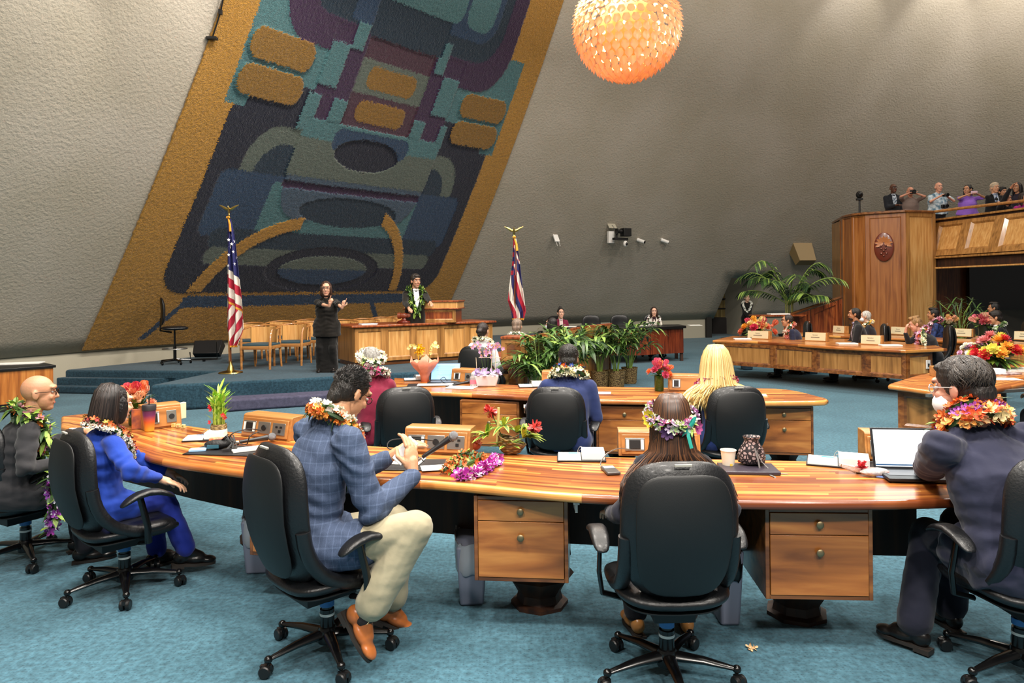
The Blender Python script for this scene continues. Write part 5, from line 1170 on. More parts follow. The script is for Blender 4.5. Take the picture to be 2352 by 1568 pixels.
for i in range(9):
    a=PI*(-.15+1.3*i/8); b.T=EM@M.Translation((0,.1,.05)); b.leaf((.02*math.cos(a),.02*math.sin(a),0),(math.cos(a),math.sin(a),.15),.17 if 1<i<7 else .2,.08,droop=0,up=(0,0,1),seg=4)
b.T=EM
b.build('carved_leaf_relief',mat('carved_tan','#b8703c',.35),em)
b=MB(); b.T=EM
for x,y in((-.07,.02),(.05,.03),(-.06,-.05),(.04,-.05),(0,-.1),(-.06,-.17),(.06,-.17),(0,-.23)): b.ell((x,y,.055),.027,n=10)
b.build('carved_nuts',mat('carved_nut','#7a4a3c',.15,metal=.3),em)
# balcony front
bal=thing('balcony_front','koa balcony front with slanted raised panels and a handrail','balcony',(G(2250,500,3.4).x,G(2250,500,3.4).y,2.2),0); inv=M.Translation(-V(bal.location))
def lineT(px): 
    a,b_=G(2148,507,3.45),G(2352,483,3.45); t=(px-2148)/204; q=a.lerp(b_,t); return q
hr=[G(2147,486,ZR-.02),G(2200,479,ZR-.02),G(2352,461,ZR-.02),G(2440,450,ZR-.02)]
b=MB(); b.T=inv; b.tube([tuple(p) for p in hr],.045,n=10,flat=.8); b.build('handrail',W_BOX(),bal)
T_=[G(2154,513,3.40),G(2227,504,3.40),G(2302,495,3.40),G(2400,483,3.40)]; DD=(T_[2]-T_[0]); DD.z=0; DD.normalize(); OUT=V((DD.y,-DD.x,0)); OUT=OUT if OUT.x<0 else -OUT
T0=G(2146,514,3.40); T_.append(T_[-1]+DD*1.2)
B_=[V((t.x,t.y,2.52))+OUT*.27 for t in T_]; B0=V((T0.x,T0.y,2.52))+OUT*.27-DD*.5
def ln(off,z,a0=-.6): return [V((T0.x,T0.y,z))+OUT*off+DD*a0]+[V((t.x,t.y,z))+OUT*off for t in T_]
def quadpanel(a,c,d,e_,name='slanted_panel'):
    """a,c bottom left/right; d,e_ top right/left"""
    n=(c-a).cross(e_-a).normalized(); b=MB(); b.T=inv
    def L2(p,q,t): return p.lerp(q,t)
    def P(u,v): return a.lerp(c,u).lerp(e_.lerp(d,u),v)
    o=[P(0,0),P(1,0),P(1,1),P(0,1)]; i1=[P(.13,.14),P(.87,.14),P(.87,.9),P(.13,.9)]; i2=[P(.2,.2),P(.8,.2),P(.8,.86),P(.2,.86)]
    N_=n*.05
    b.add([p+N_ for p in o]+[p+N_ for p in i1]+[p for p in i2],[(k,(k+1)%4,4+(k+1)%4,4+k) for k in range(4)]+[(4+k,4+(k+1)%4,8+(k+1)%4,8+k) for k in range(4)],0)
    b.add(i2,[(0,1,2,3)],1); b.add([p-n*.05 for p in o],[(3,2,1,0)],0); b.build(name,[W_PANEL(),W_LIGHT()],bal,smooth=False)
quadpanel(B0,B_[0],T_[0],T0)
for i in range(4): quadpanel(B_[i],B_[i+1],T_[i+1],T_[i])
for a,c in zip([B0]+B_,[T0]+T_):
    b=MB(); b.T=inv; b.tube([tuple(a+V((0,-.05,0))),tuple(c+V((0,-.05,0)))],.035,n=6); b.build('rib',W_BOX(),bal)
def strip(name,P0,dz,m,dep=.25,off=0):
    b=MB(); b.T=inv; vs=[]
    for p in P0:
        for z in(0,dz):
            for d in(0,dep): vs.append(p-OUT*d+V((0,0,z)))
    fs=[]
    for i in range(len(P0)-1):
        o=4*i;q=o+4; fs+=[(o,q,q+2,o+2),(o+1,o+3,q+3,q+1),(o,o+1,q+1,q),(o+2,q+2,q+3,o+3)]
    fs+=[(0,2,3,1),(len(vs)-4,len(vs)-3,len(vs)-1,len(vs)-2)]; b.add(vs,fs); b.build(name,m,bal,bevel=.01)
strip('top_ledge',ln(.08,3.47,0),.05,W_PANEL(),.35); strip('upper_fascia',ln(.02,3.39,0),.08,W_DARK(),.2)
strip('lower_ledge',ln(.36,2.46),.05,W_PANEL(),.3)
strip('lower_fascia',ln(.26,2.24,-.5),.22,W_DARK(),.3)
strip('lower_lip',ln(.34,2.2),.04,W_LIGHT(),.3)
ZBAL=2.85
fl=[G(2147,505,ZBAL+.2),G(2440,470,ZBAL+.2)]
dk=MB(); dk.T=inv; dk.prism([(pp[0].x+.7,pp[0].y+.7),(pp[5].x+.3,pp[5].y+.75),(hr[3].x+.8,hr[3].y+1.1),(hr[3].x+9,hr[3].y+6),(pp[0].x+6,pp[0].y+3.0)],ZBAL-.25,ZBAL); dk.build('balcony_deck',mat('deck_dark','#2a2622',.8),bal)
# wall under the balcony
un=thing('wood_wall_panelling','dark koa wall panelling in shade under the balcony','wall panelling',(pp[5].x,pp[5].y+1.7,0),0)
xx=lambda px,Y:A(px,600,Y).x-pp[5].x
b=MB(); b.box(((xx(2080,20.5)+xx(2246,20.5))/2,20.5-pp[5].y-1.7,1.15),(xx(2246,20.5)-xx(2080,20.5),.1,2.3)); b.build('panelling',W_RED(),un)
un2=thing('dark_glass_screen','large black glass panel under the balcony at right','screen',(A(2320,650,20.3).x,20.3,0),0)
b=MB(); b.box((.4,0,1.75),(3.2,.12,1.4)); b.build('glass',mat('black_glass','#050506',.08,coat=.5),un2); b=MB(); b.box((.4,.02,.5),(3.2,.1,1.08)); b.build('grey_base',mat('grey_paint','#5b5750',.8),un2)
# stair rail
st_=thing('stair_rail','koa panelled stair balustrade rising to the pier','balustrade',(A(1880,720,18.6).x,18.6,0),0); x0=A(1815,725,18.6).x-st_.location.x; x1=A(1933,690,18.6).x-st_.location.x
z0_=A(1815,727,18.6).z; z1_=A(1933,686,18.6).z
b=MB()
def zz(t): return z0_+(z1_-z0_)*t
for u0,u1 in((0,.38),(.40,.92),(.94,1.0)):
    a,c=x0+(x1-x0)*u0,x0+(x1-x0)*u1; za,zc=zz(u0),zz(u1)
    b=MB(); w_=.07 if u1-u0>.1 else .03; lo0,lo1=max(.15,za-.85),max(.15,zc-.85)
    o=[(a,0,lo0),(c,0,lo1),(c,0,zc),(a,0,za)]; i1=[(a+w_,0,lo0+.1),(c-w_,0,lo1+.1),(c-w_,0,zc-.12),(a+w_,0,za-.12)]
    b.add([V(p)+V((0,-.04,0)) for p in o]+[V(p)+V((0,-.04,0)) for p in i1]+[V(p)*1 for p in i1],[(k,(k+1)%4,4+(k+1)%4,4+k) for k in range(4)]+[(4+k,4+(k+1)%4,8+(k+1)%4,8+k) for k in range(4)]+[(8,9,10,11)],0)
    b.add([V(p)+V((0,.06,0)) for p in o]+[V(p)+V((0,-.04,0)) for p in o],[(3,2,1,0)]+[(k,4+k,4+(k+1)%4,(k+1)%4) for k in range(4)],0); b.build('balustrade_panel',W_RED(),st_,smooth=False)
b=MB(); b.tube([(x0-.1,0,z0_+.03),(x1,0,z1_+.05)],.055,n=8,flat=.7); b.build('handrail',W_TRIM(),st_)
b=MB(); b.tube([(x0,-.1,.25),(x1,-.1,z1_-.9)],.02,n=8); b.build('metal_rail',STEEL,st_)
# bookshelf in the alcove
bs=thing('bookshelf','dark wooden bookshelf with rows of tan bound volumes in the alcove','bookshelf',(A(1676,700,27.6).x,27.6,0),R(-8)); sw_=1.35
b=MB(); b.box((0,.3,.9),(sw_,.03,2.2)); 
for z in(.62,.98,1.36,1.72,2.0): b.box((0,.15,z),(sw_,.3,.04))
for x in(-sw_/2,.25,sw_/2): b.box((x,.15,1.2),(.04,.3,1.6))
b.box((0,.12,.3),(sw_,.34,.6)); b.build('shelf_frame',mat('shelf_dark','#1d130c',.6),bs)
cols=['#a08850','#8f7a48','#b09a62']
k=0
for r_,z in enumerate((.64,1.0,1.38)):
    x=-.6
    while x<.2:
        w_=rnd.uniform(.045,.06)
        t=thing('book',['tan bound volume on lowest open shelf of the alcove bookshelf','tan bound volume on middle shelf of the alcove bookshelf','tan bound volume on top shelf of the alcove bookshelf'][r_],'book',tuple(lwm(bs.location,R(-8))@V((x+w_/2,.14,z))),R(-8),['bound volumes on lowest shelf','bound volumes on middle shelf','bound volumes on top shelf'][r_])
        b=MB(); b.box((0,0,.15),(w_*.92,.2,.3)); b.build('cover',mat('book_tan%d'%(k%3),cols[k%3],.7),t); x+=w_; k+=1
# guard
def strip_b(): pass
J=person('guard','person in black suit with white ring lei standing by the bookshelf',(0,0,0),R(165),pose='stand',lean=0,head=(15,4,0),sex='w',fit=(1716,684,22.5),hair='#15100e',style='lowbun',top='#0d0c0c',topn='suit_black2',skin='#d0a48c',bottom='#0c0b0b',botn='black_slacks2',L=(.02,.24,.80),Rr=(-.02,.24,.80),hs=1.05)
neck_lei(J,'lei_white',.022,['#f1f0ea','#e6e6de'],50,seed=31,size=.022,drop=.05)
# wall mounted things
def wallobj(name,label,cat,px,py,off=.1):
    th,h=hit(px,py); p=wall_pt(th,h,off); return thing(name,label,cat,p,math.atan2(WC.y-p.y,WC.x-p.x)+PI/2)
t=wallobj('wall_loudspeaker','tan box loudspeaker hung on the wall above the tall palm','loudspeaker',1833,583,.25)
b=MB(); b.T=M.Rotation(-.55,4,'X'); b.frus((0,0,-.38),(.62,.30),(0,0,.38),(.72,.42)); b.build('cabinet',mat('tan_box','#8a744e',.6),t,bevel=.01); b=MB(); b.T=M.Rotation(-.55,4,'X'); b.box((0,.05,.40),(.74,.46,.02)); b.build('top_plate',mat('cream_plate','#cdbd98',.5),t)
t=wallobj('access_point','white wireless access point with four stub antennas on the wall','access point',1270,548,.16)
b=MB(); b.T=M.Rotation(-.5,4,'X'); b.box((0,0,0),(.16,.05,.24)); b.build('case',WHITE,t,bevel=.01)
for x in(-.05,.05):
    for s in(-1,1): b=MB(); b.T=M.Rotation(-.5,4,'X'); b.tube([(x,0,s*.12),(x,0,s*.26)],.006,n=6); b.build('antenna',WHITE,t)
t=wallobj('camera_rig','black video camera on wall bracket with a small white camera beneath','camera',1408,545,.38)
b=MB(); b.box((-.25,.15,-.02),(.2,.1,.36)); b.build('wall_plate',WHITE,t,bevel=.01); b=MB(); b.box((-.05,-.05,-.08),(.5,.12,.07)); b.tube([(-.15,0,-.05),(-.15,0,.12)],.03,n=8); b.build('bracket',M_BLACK,t)
b=MB(); b.box((.12,-.1,.12),(.28,.2,.24)); b.build('camera_body',M_BLACK,t,bevel=.01); b=MB(); b.T=M.Translation((-.05,-.1,.14))@M.Rotation(-PI/2,4,'Y'); b.lathe([(.07,0),(.06,.1),(.09,.16),(.09,.18)],n=16); b.build('lens_barrel',M_BLACK,t)
b=MB(); b.ell((.1,-.1,-.22),(.07,.07,.09)); b.build('white_camera',WHITE,t); b=MB(); b.ell((.1,-.16,-.23),(.04,.03,.05)); b.build('lens',SOCK,t)
t=wallobj('wall_plate','flat white cable plate on the wall above the black camera','wall plate',1403,516,.03); b=MB(); b.T=M.Rotation(-.6,4,'X'); b.box((0,0,0),(.28,.02,.28)); b.build('plate',M_CREAM,t); b=MB(); b.tube([(0,-.02,-.02),(.05,-.1,-.15),(.12,-.15,-.3)],.015,n=6); b.build('cable',M_BLACK,t)
for nme,px in(('small white bullet camera on the wall, left one',1463),('small white bullet camera on the wall, right one',1517)):
    t=wallobj('bullet_camera',nme,'camera',px,552,.1); b=MB(); b.T=M.Rotation(.5 if px<1500 else 1.2,4,'Z')@M.Rotation(.35,4,'X'); b.tube([(0,.05,0),(0,-.2,0)],.055,n=14); b.build('body',WHITE,t); b=MB(); b.T=M.Rotation(.5 if px<1500 else 1.2,4,'Z')@M.Rotation(.35,4,'X'); b.tube([(0,-.19,0),(0,-.215,0)],.045,n=14); b.build('lens',SOCK,t); b=MB(); b.tube([(0,.1,.05),(0,.0,.04)],.03,n=8); b.build('mount',WHITE,t)
# ---------------- people at the far arcs (facing the rostrum at left)
def aloha(name,c1,c2,sc=14):
    return mat(name,c1,.8,c2=c2,vscale=sc,det=1)
def seatp(key,label,px,py,Y,rz,**k):
    d=dict(seat=.46,lean=.1); d.update(k)
    return person(key,label,(0,0,0),R(rz),fit=(px,py,Y),**d)
J=seatp('a1','person with dark glasses, pink leis and navy suit at left of the far arc desk',1808,738,13.9,75,lean=.22,bend=.3,hair='#2a1e18',style='short',top='#22263c',topn='suit_navy2',skin='#bf8a68',glasses=GLS,shirt='#e9e6e0')
neck_lei(J,'lei_pink',.035,['#d98a80','#e6b0a0','#c96a5a'],40,seed=41,size=.03,drop=.06); neck_lei(J,'lei_orange',.03,['#e07a3a','#efe3d0'],36,seed=42,size=.026,up=.03,leafy=.2)
J=seatp('a2','person with dark beard, bow tie and patterned shirt at far arc desk',1962,722,13.0,70,hair='#17110e',style='short',top='#1b1b1d',topn='suit_ink',skin='#a87350',shirt=aloha('print_shirt','#ded6e2','#5a4a70',40))
b=MB(); b.T=J['T']; b.ell((0,.05,-.078),(.05,.045,.04)); b.build('beard',hairm('#2a1c14'),J['root'])
b=MB(); p=J['N']+V((0,.11,-.02)); b.ell(p+V((.03,0,0)),(.03,.012,.02)); b.ell(p-V((.03,0,0)),(.03,.012,.02)); b.build('bow_tie',M_BLACK,J['root'])
J=seatp('a3','person with silver hair and mask behind the bearded man',1987,727,14.6,65,sex='w',hair='#b5b1aa',style='short',top='#26262c',topn='suit_ash',skin='#c99a80',mask=True); neck_lei(J,'lei_yellow',.03,['#e0a83a','#efe8d0'],34,seed=43,size=.03)
J=seatp('a4','person with sandy hair resting chin on hand with a pink lei at far arc desk',2103,746,12.3,70,lean=.28,bend=.25,head=(0,-18,0),hair='#a9804e',hair2='#6e4e2c',style='quiff',top='#232327',topn='suit_pewter',skin='#d39a80',shirt='#cdd6ea',fat=1.15,Rr=(.0,.38,.94,.3,.3,.4),handR={'d':(-.1,-.1,1),'n':(0,1,0),'curl':.8},hs=1.05)
neck_lei(J,'lei_pink',.04,['#d9a0c0','#e9c6d8','#c07aa8'],44,seed=44,size=.035,drop=.12); neck_lei(J,'lei_orange',.02,['#e0682a'],26,seed=45,size=.026,drop=.03)
b=MB(); P=[wl(J,A(2121,756,12.0)),wl(J,A(2122,790,11.95))]; lei(J['root'],'ribbon_lei',P,.03,['#e6edc8','#f1f4dd'],16,46,.4,.03,.05,closed=False)
J=seatp('a5','person with black hair and thick maroon and white leis in second arc',2143,722,14.4,60,hair='#120e0c',style='quiff',top='#20305e',topn='print_navy',skin='#a9744f',tmat=aloha('print_navy_shirt','#2a3f78','#0e1330',22)); neck_lei(J,'lei_maroon',.05,['#a34a60','#e6c8d0','#c98aa0'],50,seed=47,size=.035,drop=.08)
J=seatp('a6','person with dark fringe and white collar lei behind pincushion flowers',2285,730,13.4,65,head=(0,-8,0),hair='#1a1310',style='full',top='#1a1a1e',topn='suit_coal',skin='#c08a68',shirt='#e9e9e9',hs=1.08); neck_lei(J,'lei_white',.035,['#ecece2','#8fae6a'],40,seed=48,size=.03,drop=.05,leafy=.25)
J=seatp('a7','person in black suit at back right under the dark screen',2282,708,15.2,60,hair='#120e0c',style='quiff',top='#101012',topn='suit_jet',skin='#a9744f',shirt='#e9e9e9')
for i,(k,lb,px,py,Y,rz) in enumerate((('h1','black leather office chair empty behind the man with pink leis',1822,742,14.6,75),('h2','black leather office chair behind the bearded man in bow tie',1995,735,13.3,70),('h4','black leather office chair behind the sandy haired man',2140,750,12.5,70),('h6','black leather office chair behind the dark fringed man',2320,745,13.7,65))):
    p=A(px,py,Y); chair_xy(k,lb,p.x,p.y,R(rz),seat=.45,backh=1.05)
# ---------------- spectators on the balcony
def stp(key,label,px,py,Y,rz,**k): return person(key,label,(0,0,0),R(rz),pose=k.pop('pose','stand'),fit=(px,py,Y),z0=ZBAL-.02,lean=0.03,hs=k.pop('hs',1.12),fat=k.pop('fat',1.1),**k)
CAMB=mat('camera_black','#0c0c0d',.4)
def holdcam(J,c,label,cat='camera',name='camera',size=(.14,.08,.1),m=None):
    p=(lwm(J['root'].location,J['root'].rotation_euler[2]))@V(c); t=thing(name,label,cat,p,J['root'].rotation_euler[2]); b=MB(); b.box((0,0,0),size); b.build('body',m or CAMB,t,bevel=.01)
    if name=='camera': b=MB(); b.T=M.Rotation(-PI/2,4,'X'); b.lathe([(.03,.03),(.045,.05),(.05,.14),(.04,.15),(.035,.12)],n=14); b.build('lens',CAMB,t)
J=stp('s1','person in dark suit and glasses standing at left of balcony rail',2052,433,19.4,175,hair='#120d0b',style='bald',top='#1d2026',topn='suit_s1',skin='#5a3a2a',shirt=aloha('print_s1','#b9c2cc','#39485a',30),Rr=(.05,.28,1.12),glasses=GLS)
J=stp('s2','person in brown shirt aiming a long lens camera on balcony',2091,440,19.3,165,hair='#9a7a68',style='bald',short=True,kind='shirt',top='#75655e',topn='shirt_taupe',skin='#c48a70',fat=1.25,Rr=(.07,.27,1.44,.6,0,1.1),L=(-.09,.27,1.42,-.6,0,1.1)); holdcam(J,(0,.30,1.46),'black long lens camera held by the brown shirted spectator')
J=stp('s3','person in pale blue print shirt holding camera on balcony',2156,430,18.9,178,hair='#c9b8a8',style='fringe',short=True,kind='shirt',top='#9db4c2',tmat=aloha('print_s3','#cdd9df','#5a7f95',12),skin='#d39a80',fat=1.4,Rr=(.10,.27,1.28,.7,0,1.0),L=(-.10,.27,1.28,-.7,0,1.0)); holdcam(J,(0,.34,1.30),'small black camera held up by the pale blue shirted spectator',size=(.12,.03,.07)); holdcam(J,(-.02,.28,1.02),'black camera hanging on the pale blue shirted spectator')
J=stp('s4','person in purple polo shirt holding up a phone on balcony',2222,436,18.4,172,hair='#120e10',style='curly',head=(-50,0,0),sex='w',short=True,kind='shirt',top='#8a5fc0',topn='polo_purple',skin='#c08a68',fat=1.45,Rr=(.12,.29,1.26,.7,0,1.0),L=(-.12,.29,1.26,-.7,0,1.0)); holdcam(J,(0,.36,1.30),'pale pink phone held by the spectator in purple','phone','phone',(.16,.015,.08),mat('phone_pink','#d9b8c8',.4))
J=stp('s5','person with white hair in black jacket and print shirt on balcony',2285,432,18.0,180,hair='#c9b49a',style='full',top='#141416',topn='suit_s5',skin='#cf9a78',shirt=aloha('print_s5','#d6dce4','#5470a0',40),Rr=(-.02,.26,1.02),L=(.06,.28,1.0))
J=stp('s6','person with black cap of hair behind the white haired spectator',2303,441,19.0,180,hair='#0e0b0b',style='full',top='#17171a',topn='suit_s6',skin='#c08a68')
J=stp('s7','person in black blouse crouching at the balcony rail',2313,458,17.0,180,pose='sit',seat=.20,hair='#0e0b0b',style='bob',sex='w',top='#151417',topn='blouse_s7',skin='#bf8262',Rr=(.02,.26,1.30,.5,.2,.9))
J=stp('s8','person with long dark hair in profile at right of balcony',2336,432,17.9,115,hair='#1a1211',style='long',sex='w',top='#2a2430',topn='blouse_s8',skin='#c08a68',Rr=(.1,.3,1.2))
J=stp('s9','person in magenta top cut by right frame edge on balcony',2352,455,16.9,190,pose='sit',seat=.20,hair='#2a1a14',style='long',sex='w',top='#a3287a',topn='blouse_s9',skin='#b07858',kind='shirt')
t=thing('tripod_camera','small robotic video camera on black post on the pier top','camera',G(1996,487,ZR)+V((0,.5,.02)),R(170))
b=MB(); b.tube([(0,0,0),(0,0,.36)],.025,n=8); b.tube([(-.12,0,.01),(.12,0,.01)],.02,n=6); b.build('post',M_BLACK,t); b=MB(); b.ell((0,0,.50),(.09,.09,.10)); b.box((0,0,.38),(.15,.12,.05)); b.build('camera_head',M_BLACK,t); b=MB(); b.ell((0,.07,.51),(.05,.04,.05)); b.build('lens',PLAST,t)
# name plates
def npl(label,x0,x1,y,**k):
    a,c=G(x0,y,.755),G(x1,y+2,.755); m_=(a+c)/2; nameplate(label,(m_.x,m_.y,.752),math.atan2((c-a).y,(c-a).x),w=(c-a).length,h=k.pop('h',.16),**k)
npl('cream name plate under the bouquet at left of the far arc desk',1717,1764,777)
npl('cream name plate left of the bearded man on the far arc desk',1849,1896,782)
npl('cream name plate right of the bearded man on the far arc desk',1977,2022,790)
npl('cream name plate behind the bearded man on second arc desk',1913,1938,764)
npl('cream name plate left of the sandy haired man on second arc desk',2046,2078,767)
npl('cream name plate between two pincushion bouquets on second arc desk',2184,2231,772)
npl('cream name plate at right frame edge on second arc desk',2329,2372,780)
# floor bins
BIN=mat('grey_bin','#777c8e',.5); BAG=mat('bin_liner','#b9bcc4',.25,trans=.35); BAGK=mat('black_liner','#0d0d0f',.3)
def bin_(label,px,py,w=.2,d=.34,h=.38,rz=0,bag=None,m=None,g=None):
    p=G(px,py,0); t=thing('waste_bin',label,'waste bin',(p.x,p.y+d/2*.5,0.001),rz,g)
    b=MB(); b.frus((0,0,0),(w*.78,d*.78),(0,0,h),(w,d)); b.build('bin_body',m or BIN,t,bevel=.015,seg=3)
    if bag:
        b=MB(); n=36; rs=[]
        for q,z in((.96,h-.16),(1.03,h-.14),(1.06,h-.07),(1.05,h),(1.07,h+.015),(.98,h+.012),(.93,h-.03),(.9,h-.12)):
            rs.append([(q*w/2*se(2*PI*j/n,.5)*(1+.03*math.sin(j*2.7+z*60)),q*d/2*ses(2*PI*j/n,.5)*(1+.03*math.cos(j*3.1+z*50)),z+.008*math.sin(j*1.9)) for j in range(n)])
        b.rings(rs,caps=False); b.build('bin_liner',bag,t,angle=60)
bin_('grey waste bin with clear liner left of the middle drawer cabinet',1080,1383,w=.17,bag=BAG,h=.34,rz=.1)
bin_('grey waste bin with clear liner behind the khaki trousered man',590,1312,w=.17,bag=BAG,h=.34,rz=.1)
bin_('grey waste bin with black liner right of the nearest chair',1672,1428,w=.13,bag=BAGK,h=.40,rz=0)
bin_('dark waste bin under second desk between pedestals',1350,1065,w=.2,bag=BAGK,h=.34,m=mat('dark_bin','#2b3238',.5))
for i,(px,py) in enumerate(((1718,849),(1866,858),(2012,868))): bin_(['blue grey bin under left part of the far arc desk','blue grey bin under middle of the far arc desk','blue grey bin under right part of the far arc desk'][i],px,py,w=.22,h=.36,m=mat('blue_bin','#4b6478',.5),g='blue grey bins under the far desk')

p=A(2440,850,6.9); chair_xy('edge','black leather office chair beyond right desk at frame edge',p.x,p.y-.1,R(-5),seat=.44,backh=.98)
J=person('edge','person in black suit cut by right frame edge at the right desk',(0,0,0),R(8),lean=.2,fit=(2425,838,7.1),hair='#17110e',top='#121214',topn='suit_edge',skin='#b98a6c',fat=1.15)
# ================================================================ PLANTS, FLOWERS, DESK ITEMS, CHANDELIER
LF=[mat('palm_leaf','#46682c',.4,var=.3,vscale=20,spec=.5),mat('palm_leaf_light','#7f9a48',.4,var=.2),mat('palm_leaf_dark','#274220',.45,var=.2)]
def basket_mat():
    if 'basket' in MATS: return MATS['basket']
    m,N,L,b=nt('basket'); tc=N.new('ShaderNodeTexCoord'); mp=N.new('ShaderNodeMapping'); mp.inputs['Scale'].default_value=(1,1,2.4); L.new(tc.outputs['Object'],mp.inputs[0]); vo=N.new('ShaderNodeTexVoronoi'); vo.inputs['Scale'].default_value=34; L.new(mp.outputs[0],vo.inputs['Vector'])
    r=N.new('ShaderNodeValToRGB'); L.new(vo.outputs['Distance'],r.inputs['Fac']); e=r.color_ramp.elements; e[0].color=srgb('#c4a468'); e[1].position=.7; e[1].color=srgb('#5a4020'); L.new(r.outputs[0],b.inputs['Base Color']); b.inputs['Roughness'].default_value=.7
    bp=N.new('ShaderNodeBump'); bp.inputs['Strength'].default_value=.8; bp.inputs['Distance'].default_value=.02; bp.invert=True; L.new(vo.outputs['Distance'],bp.inputs['Height']); L.new(bp.outputs[0],b.inputs['Normal']); MATS['basket']=m; return m
def palm(label,px,py,h=1.0,sp=.45,n=15,seed=1,bh=.3,br=.17,Y=None,zf=0,basket=True):
    rs=random.Random(seed); p=G(px,py,zf) if Y is None else A(px,py,Y); t=thing('potted_palm',label,'potted palm',(p.x,p.y,zf+.001),0,'potted palms by the clerk console')
    if basket:
        b=MB(); b.lathe([(br*.8,0),(br*.86,.02),(br,bh*.95),(br*1.05,bh),(br*.95,bh),(br*.9,bh-.05),(.02,bh-.06)],n=28); b.build('basket',basket_mat(),t)
    for i in range(n):
        a=2*PI*i/n+rs.uniform(-.3,.3); ln=h*rs.uniform(.65,1.); out=sp*rs.uniform(.25,1.); b=MB(); P=[]
        for q in range(7):
            u=q/6; P.append(V((out*math.cos(a)*u**1.6+.04*math.cos(a),out*math.sin(a)*u**1.6+.04*math.sin(a),bh-.04+(ln-bh+.04)*(1-(1-u)**1.5)-.12*out*u**4)))
        b.tube(P,[.008,.007,.006,.005,.004,.003,.002],n=5,mi=1)
        for q in range(3,7):
            for s in(-1,1):
                for m_ in range(2):
                    u=min(1,(q-m_*.5)/6); c=P[q]if m_==0 else (P[q]+P[q-1])/2; tg=(P[q]-P[q-1]).normalized(); x,y,_=frame(tg)
                    d=(tg*rs.uniform(.5,1)+x*s*rs.uniform(.6,1.1)+V((0,0,rs.uniform(-.1,.3)))).normalized()
                    b.leaf(c,d,rs.uniform(.18,.32)*(h/1.0)**.5,rs.uniform(.035,.055),mi=rs.choice((0,0,1,2)),droop=rs.uniform(.25,.8),seg=4)
        b.build('frond',LF,t,angle=60)
    return t
palm('leftmost potted palm in front of the clerk console ledge',1238,905,h=1.22,sp=.5,n=22,seed=1,Y=9.6)
palm('tall potted palm directly behind the man in navy jacket',1318,898,h=1.24,sp=.6,n=22,seed=2,Y=11.2)
palm('potted palm in the leftmost visible woven basket',1378,889,h=1.12,sp=.5,n=19,seed=3,br=.16)
palm('potted palm in the middle woven basket',1415,888,h=1.18,sp=.48,n=19,seed=4,br=.17)
palm('potted palm in the rightmost woven basket',1446,880,h=1.18,sp=.58,n=20,seed=5,br=.15)
palm('potted palm at back left behind the clerk with black hair',1282,880,h=1.2,sp=.5,n=20,seed=6,Y=10.2)
# tall feather palm and fan palm
def feather(label,px,py,Y,h,n,seed,fl,zf=0,nst=5):
    rs=random.Random(seed); p=A(px,py,Y); t=thing('feather_palm',label,'palm',(p.x,p.y,zf),0)
    b=MB(); b.lathe([(.22,0),(.28,.5),(.3,.52),(.02,.5)],n=20); b.build('planter',mat('planter_dark','#1d1a18',.6),t)
    for i in range(nst):
        a=2*PI*i/nst; b=MB(); b.tube([(.06*math.cos(a),.06*math.sin(a),.45),(.10*math.cos(a),.10*math.sin(a),h*.62)],[.022,.016],n=8); b.build('stem',mat('palm_stem','#a9a860',.5),t)
    for i in range(n):
        a=2*PI*i/n+rs.uniform(-.2,.2); out=fl*rs.uniform(.6,1); up=rs.uniform(.15,.9); P=[]
        for q in range(11):
            u=q/10; P.append(V((out*math.cos(a)*u,out*math.sin(a)*u,h*.55+(h*up)*math.sin(u*2.0)*.62-.0*u)))
        b=MB(); b.tube(P,[.014]*9+[.006,.003],n=5,mi=1)
        for q in range(3,11):
            for m_ in(0,.5):
                for s in(-1,1):
                    c=P[q].lerp(P[q-1],m_); tg=(P[q]-P[q-1]).normalized(); x,y,_=frame(tg); d=(tg*.7+x*s*1.+V((0,0,-.15))).normalized(); b.leaf(c,d,.40*(1-.4*abs(q-6)/6),.045,mi=rs.choice((0,2,2,1)),droop=.5,seg=3)
        b.build('frond',LF,t,angle=60)
feather('tall feathery palm by the stair balustrade',1812,640,18.9,2.35,20,7,1.3)
def fanpalm(label,px,py,Y,seed,zc,n=16):
    rs=random.Random(seed); p=A(px,py,Y); t=thing('fan_palm',label,'palm',(p.x,p.y,0),0)
    b=MB(); b.lathe([(.2,0),(.25,.4),(.02,.4)],n=16); b.build('planter',mat('planter_dark','#1d1a18',.6),t)
    for i in range(n):
        a=rs.uniform(0,2*PI); r_=rs.uniform(.1,.5); z=zc+rs.uniform(-.45,.3); c=V((r_*math.cos(a),r_*math.sin(a),z)); b=MB(); b.tube([(0,0,.38),(c.x*.3,c.y*.3,z*.8),tuple(c)],.008,n=5,mi=1)
        for k in range(9):
            q=2*PI*k/9; d=V((math.cos(a)*.5+math.cos(q),math.sin(a)*.5+math.sin(q)*.6,.2+math.sin(q)*.5)).normalized(); b.leaf(c,d,.30,.035,mi=rs.choice((0,2,2)),droop=.35,seg=3)
        b.build('frond',LF,t,angle=60)
fanpalm('dark fan leaved palm behind second arc desk under the balcony',2206,720,15.6,3,1.15)
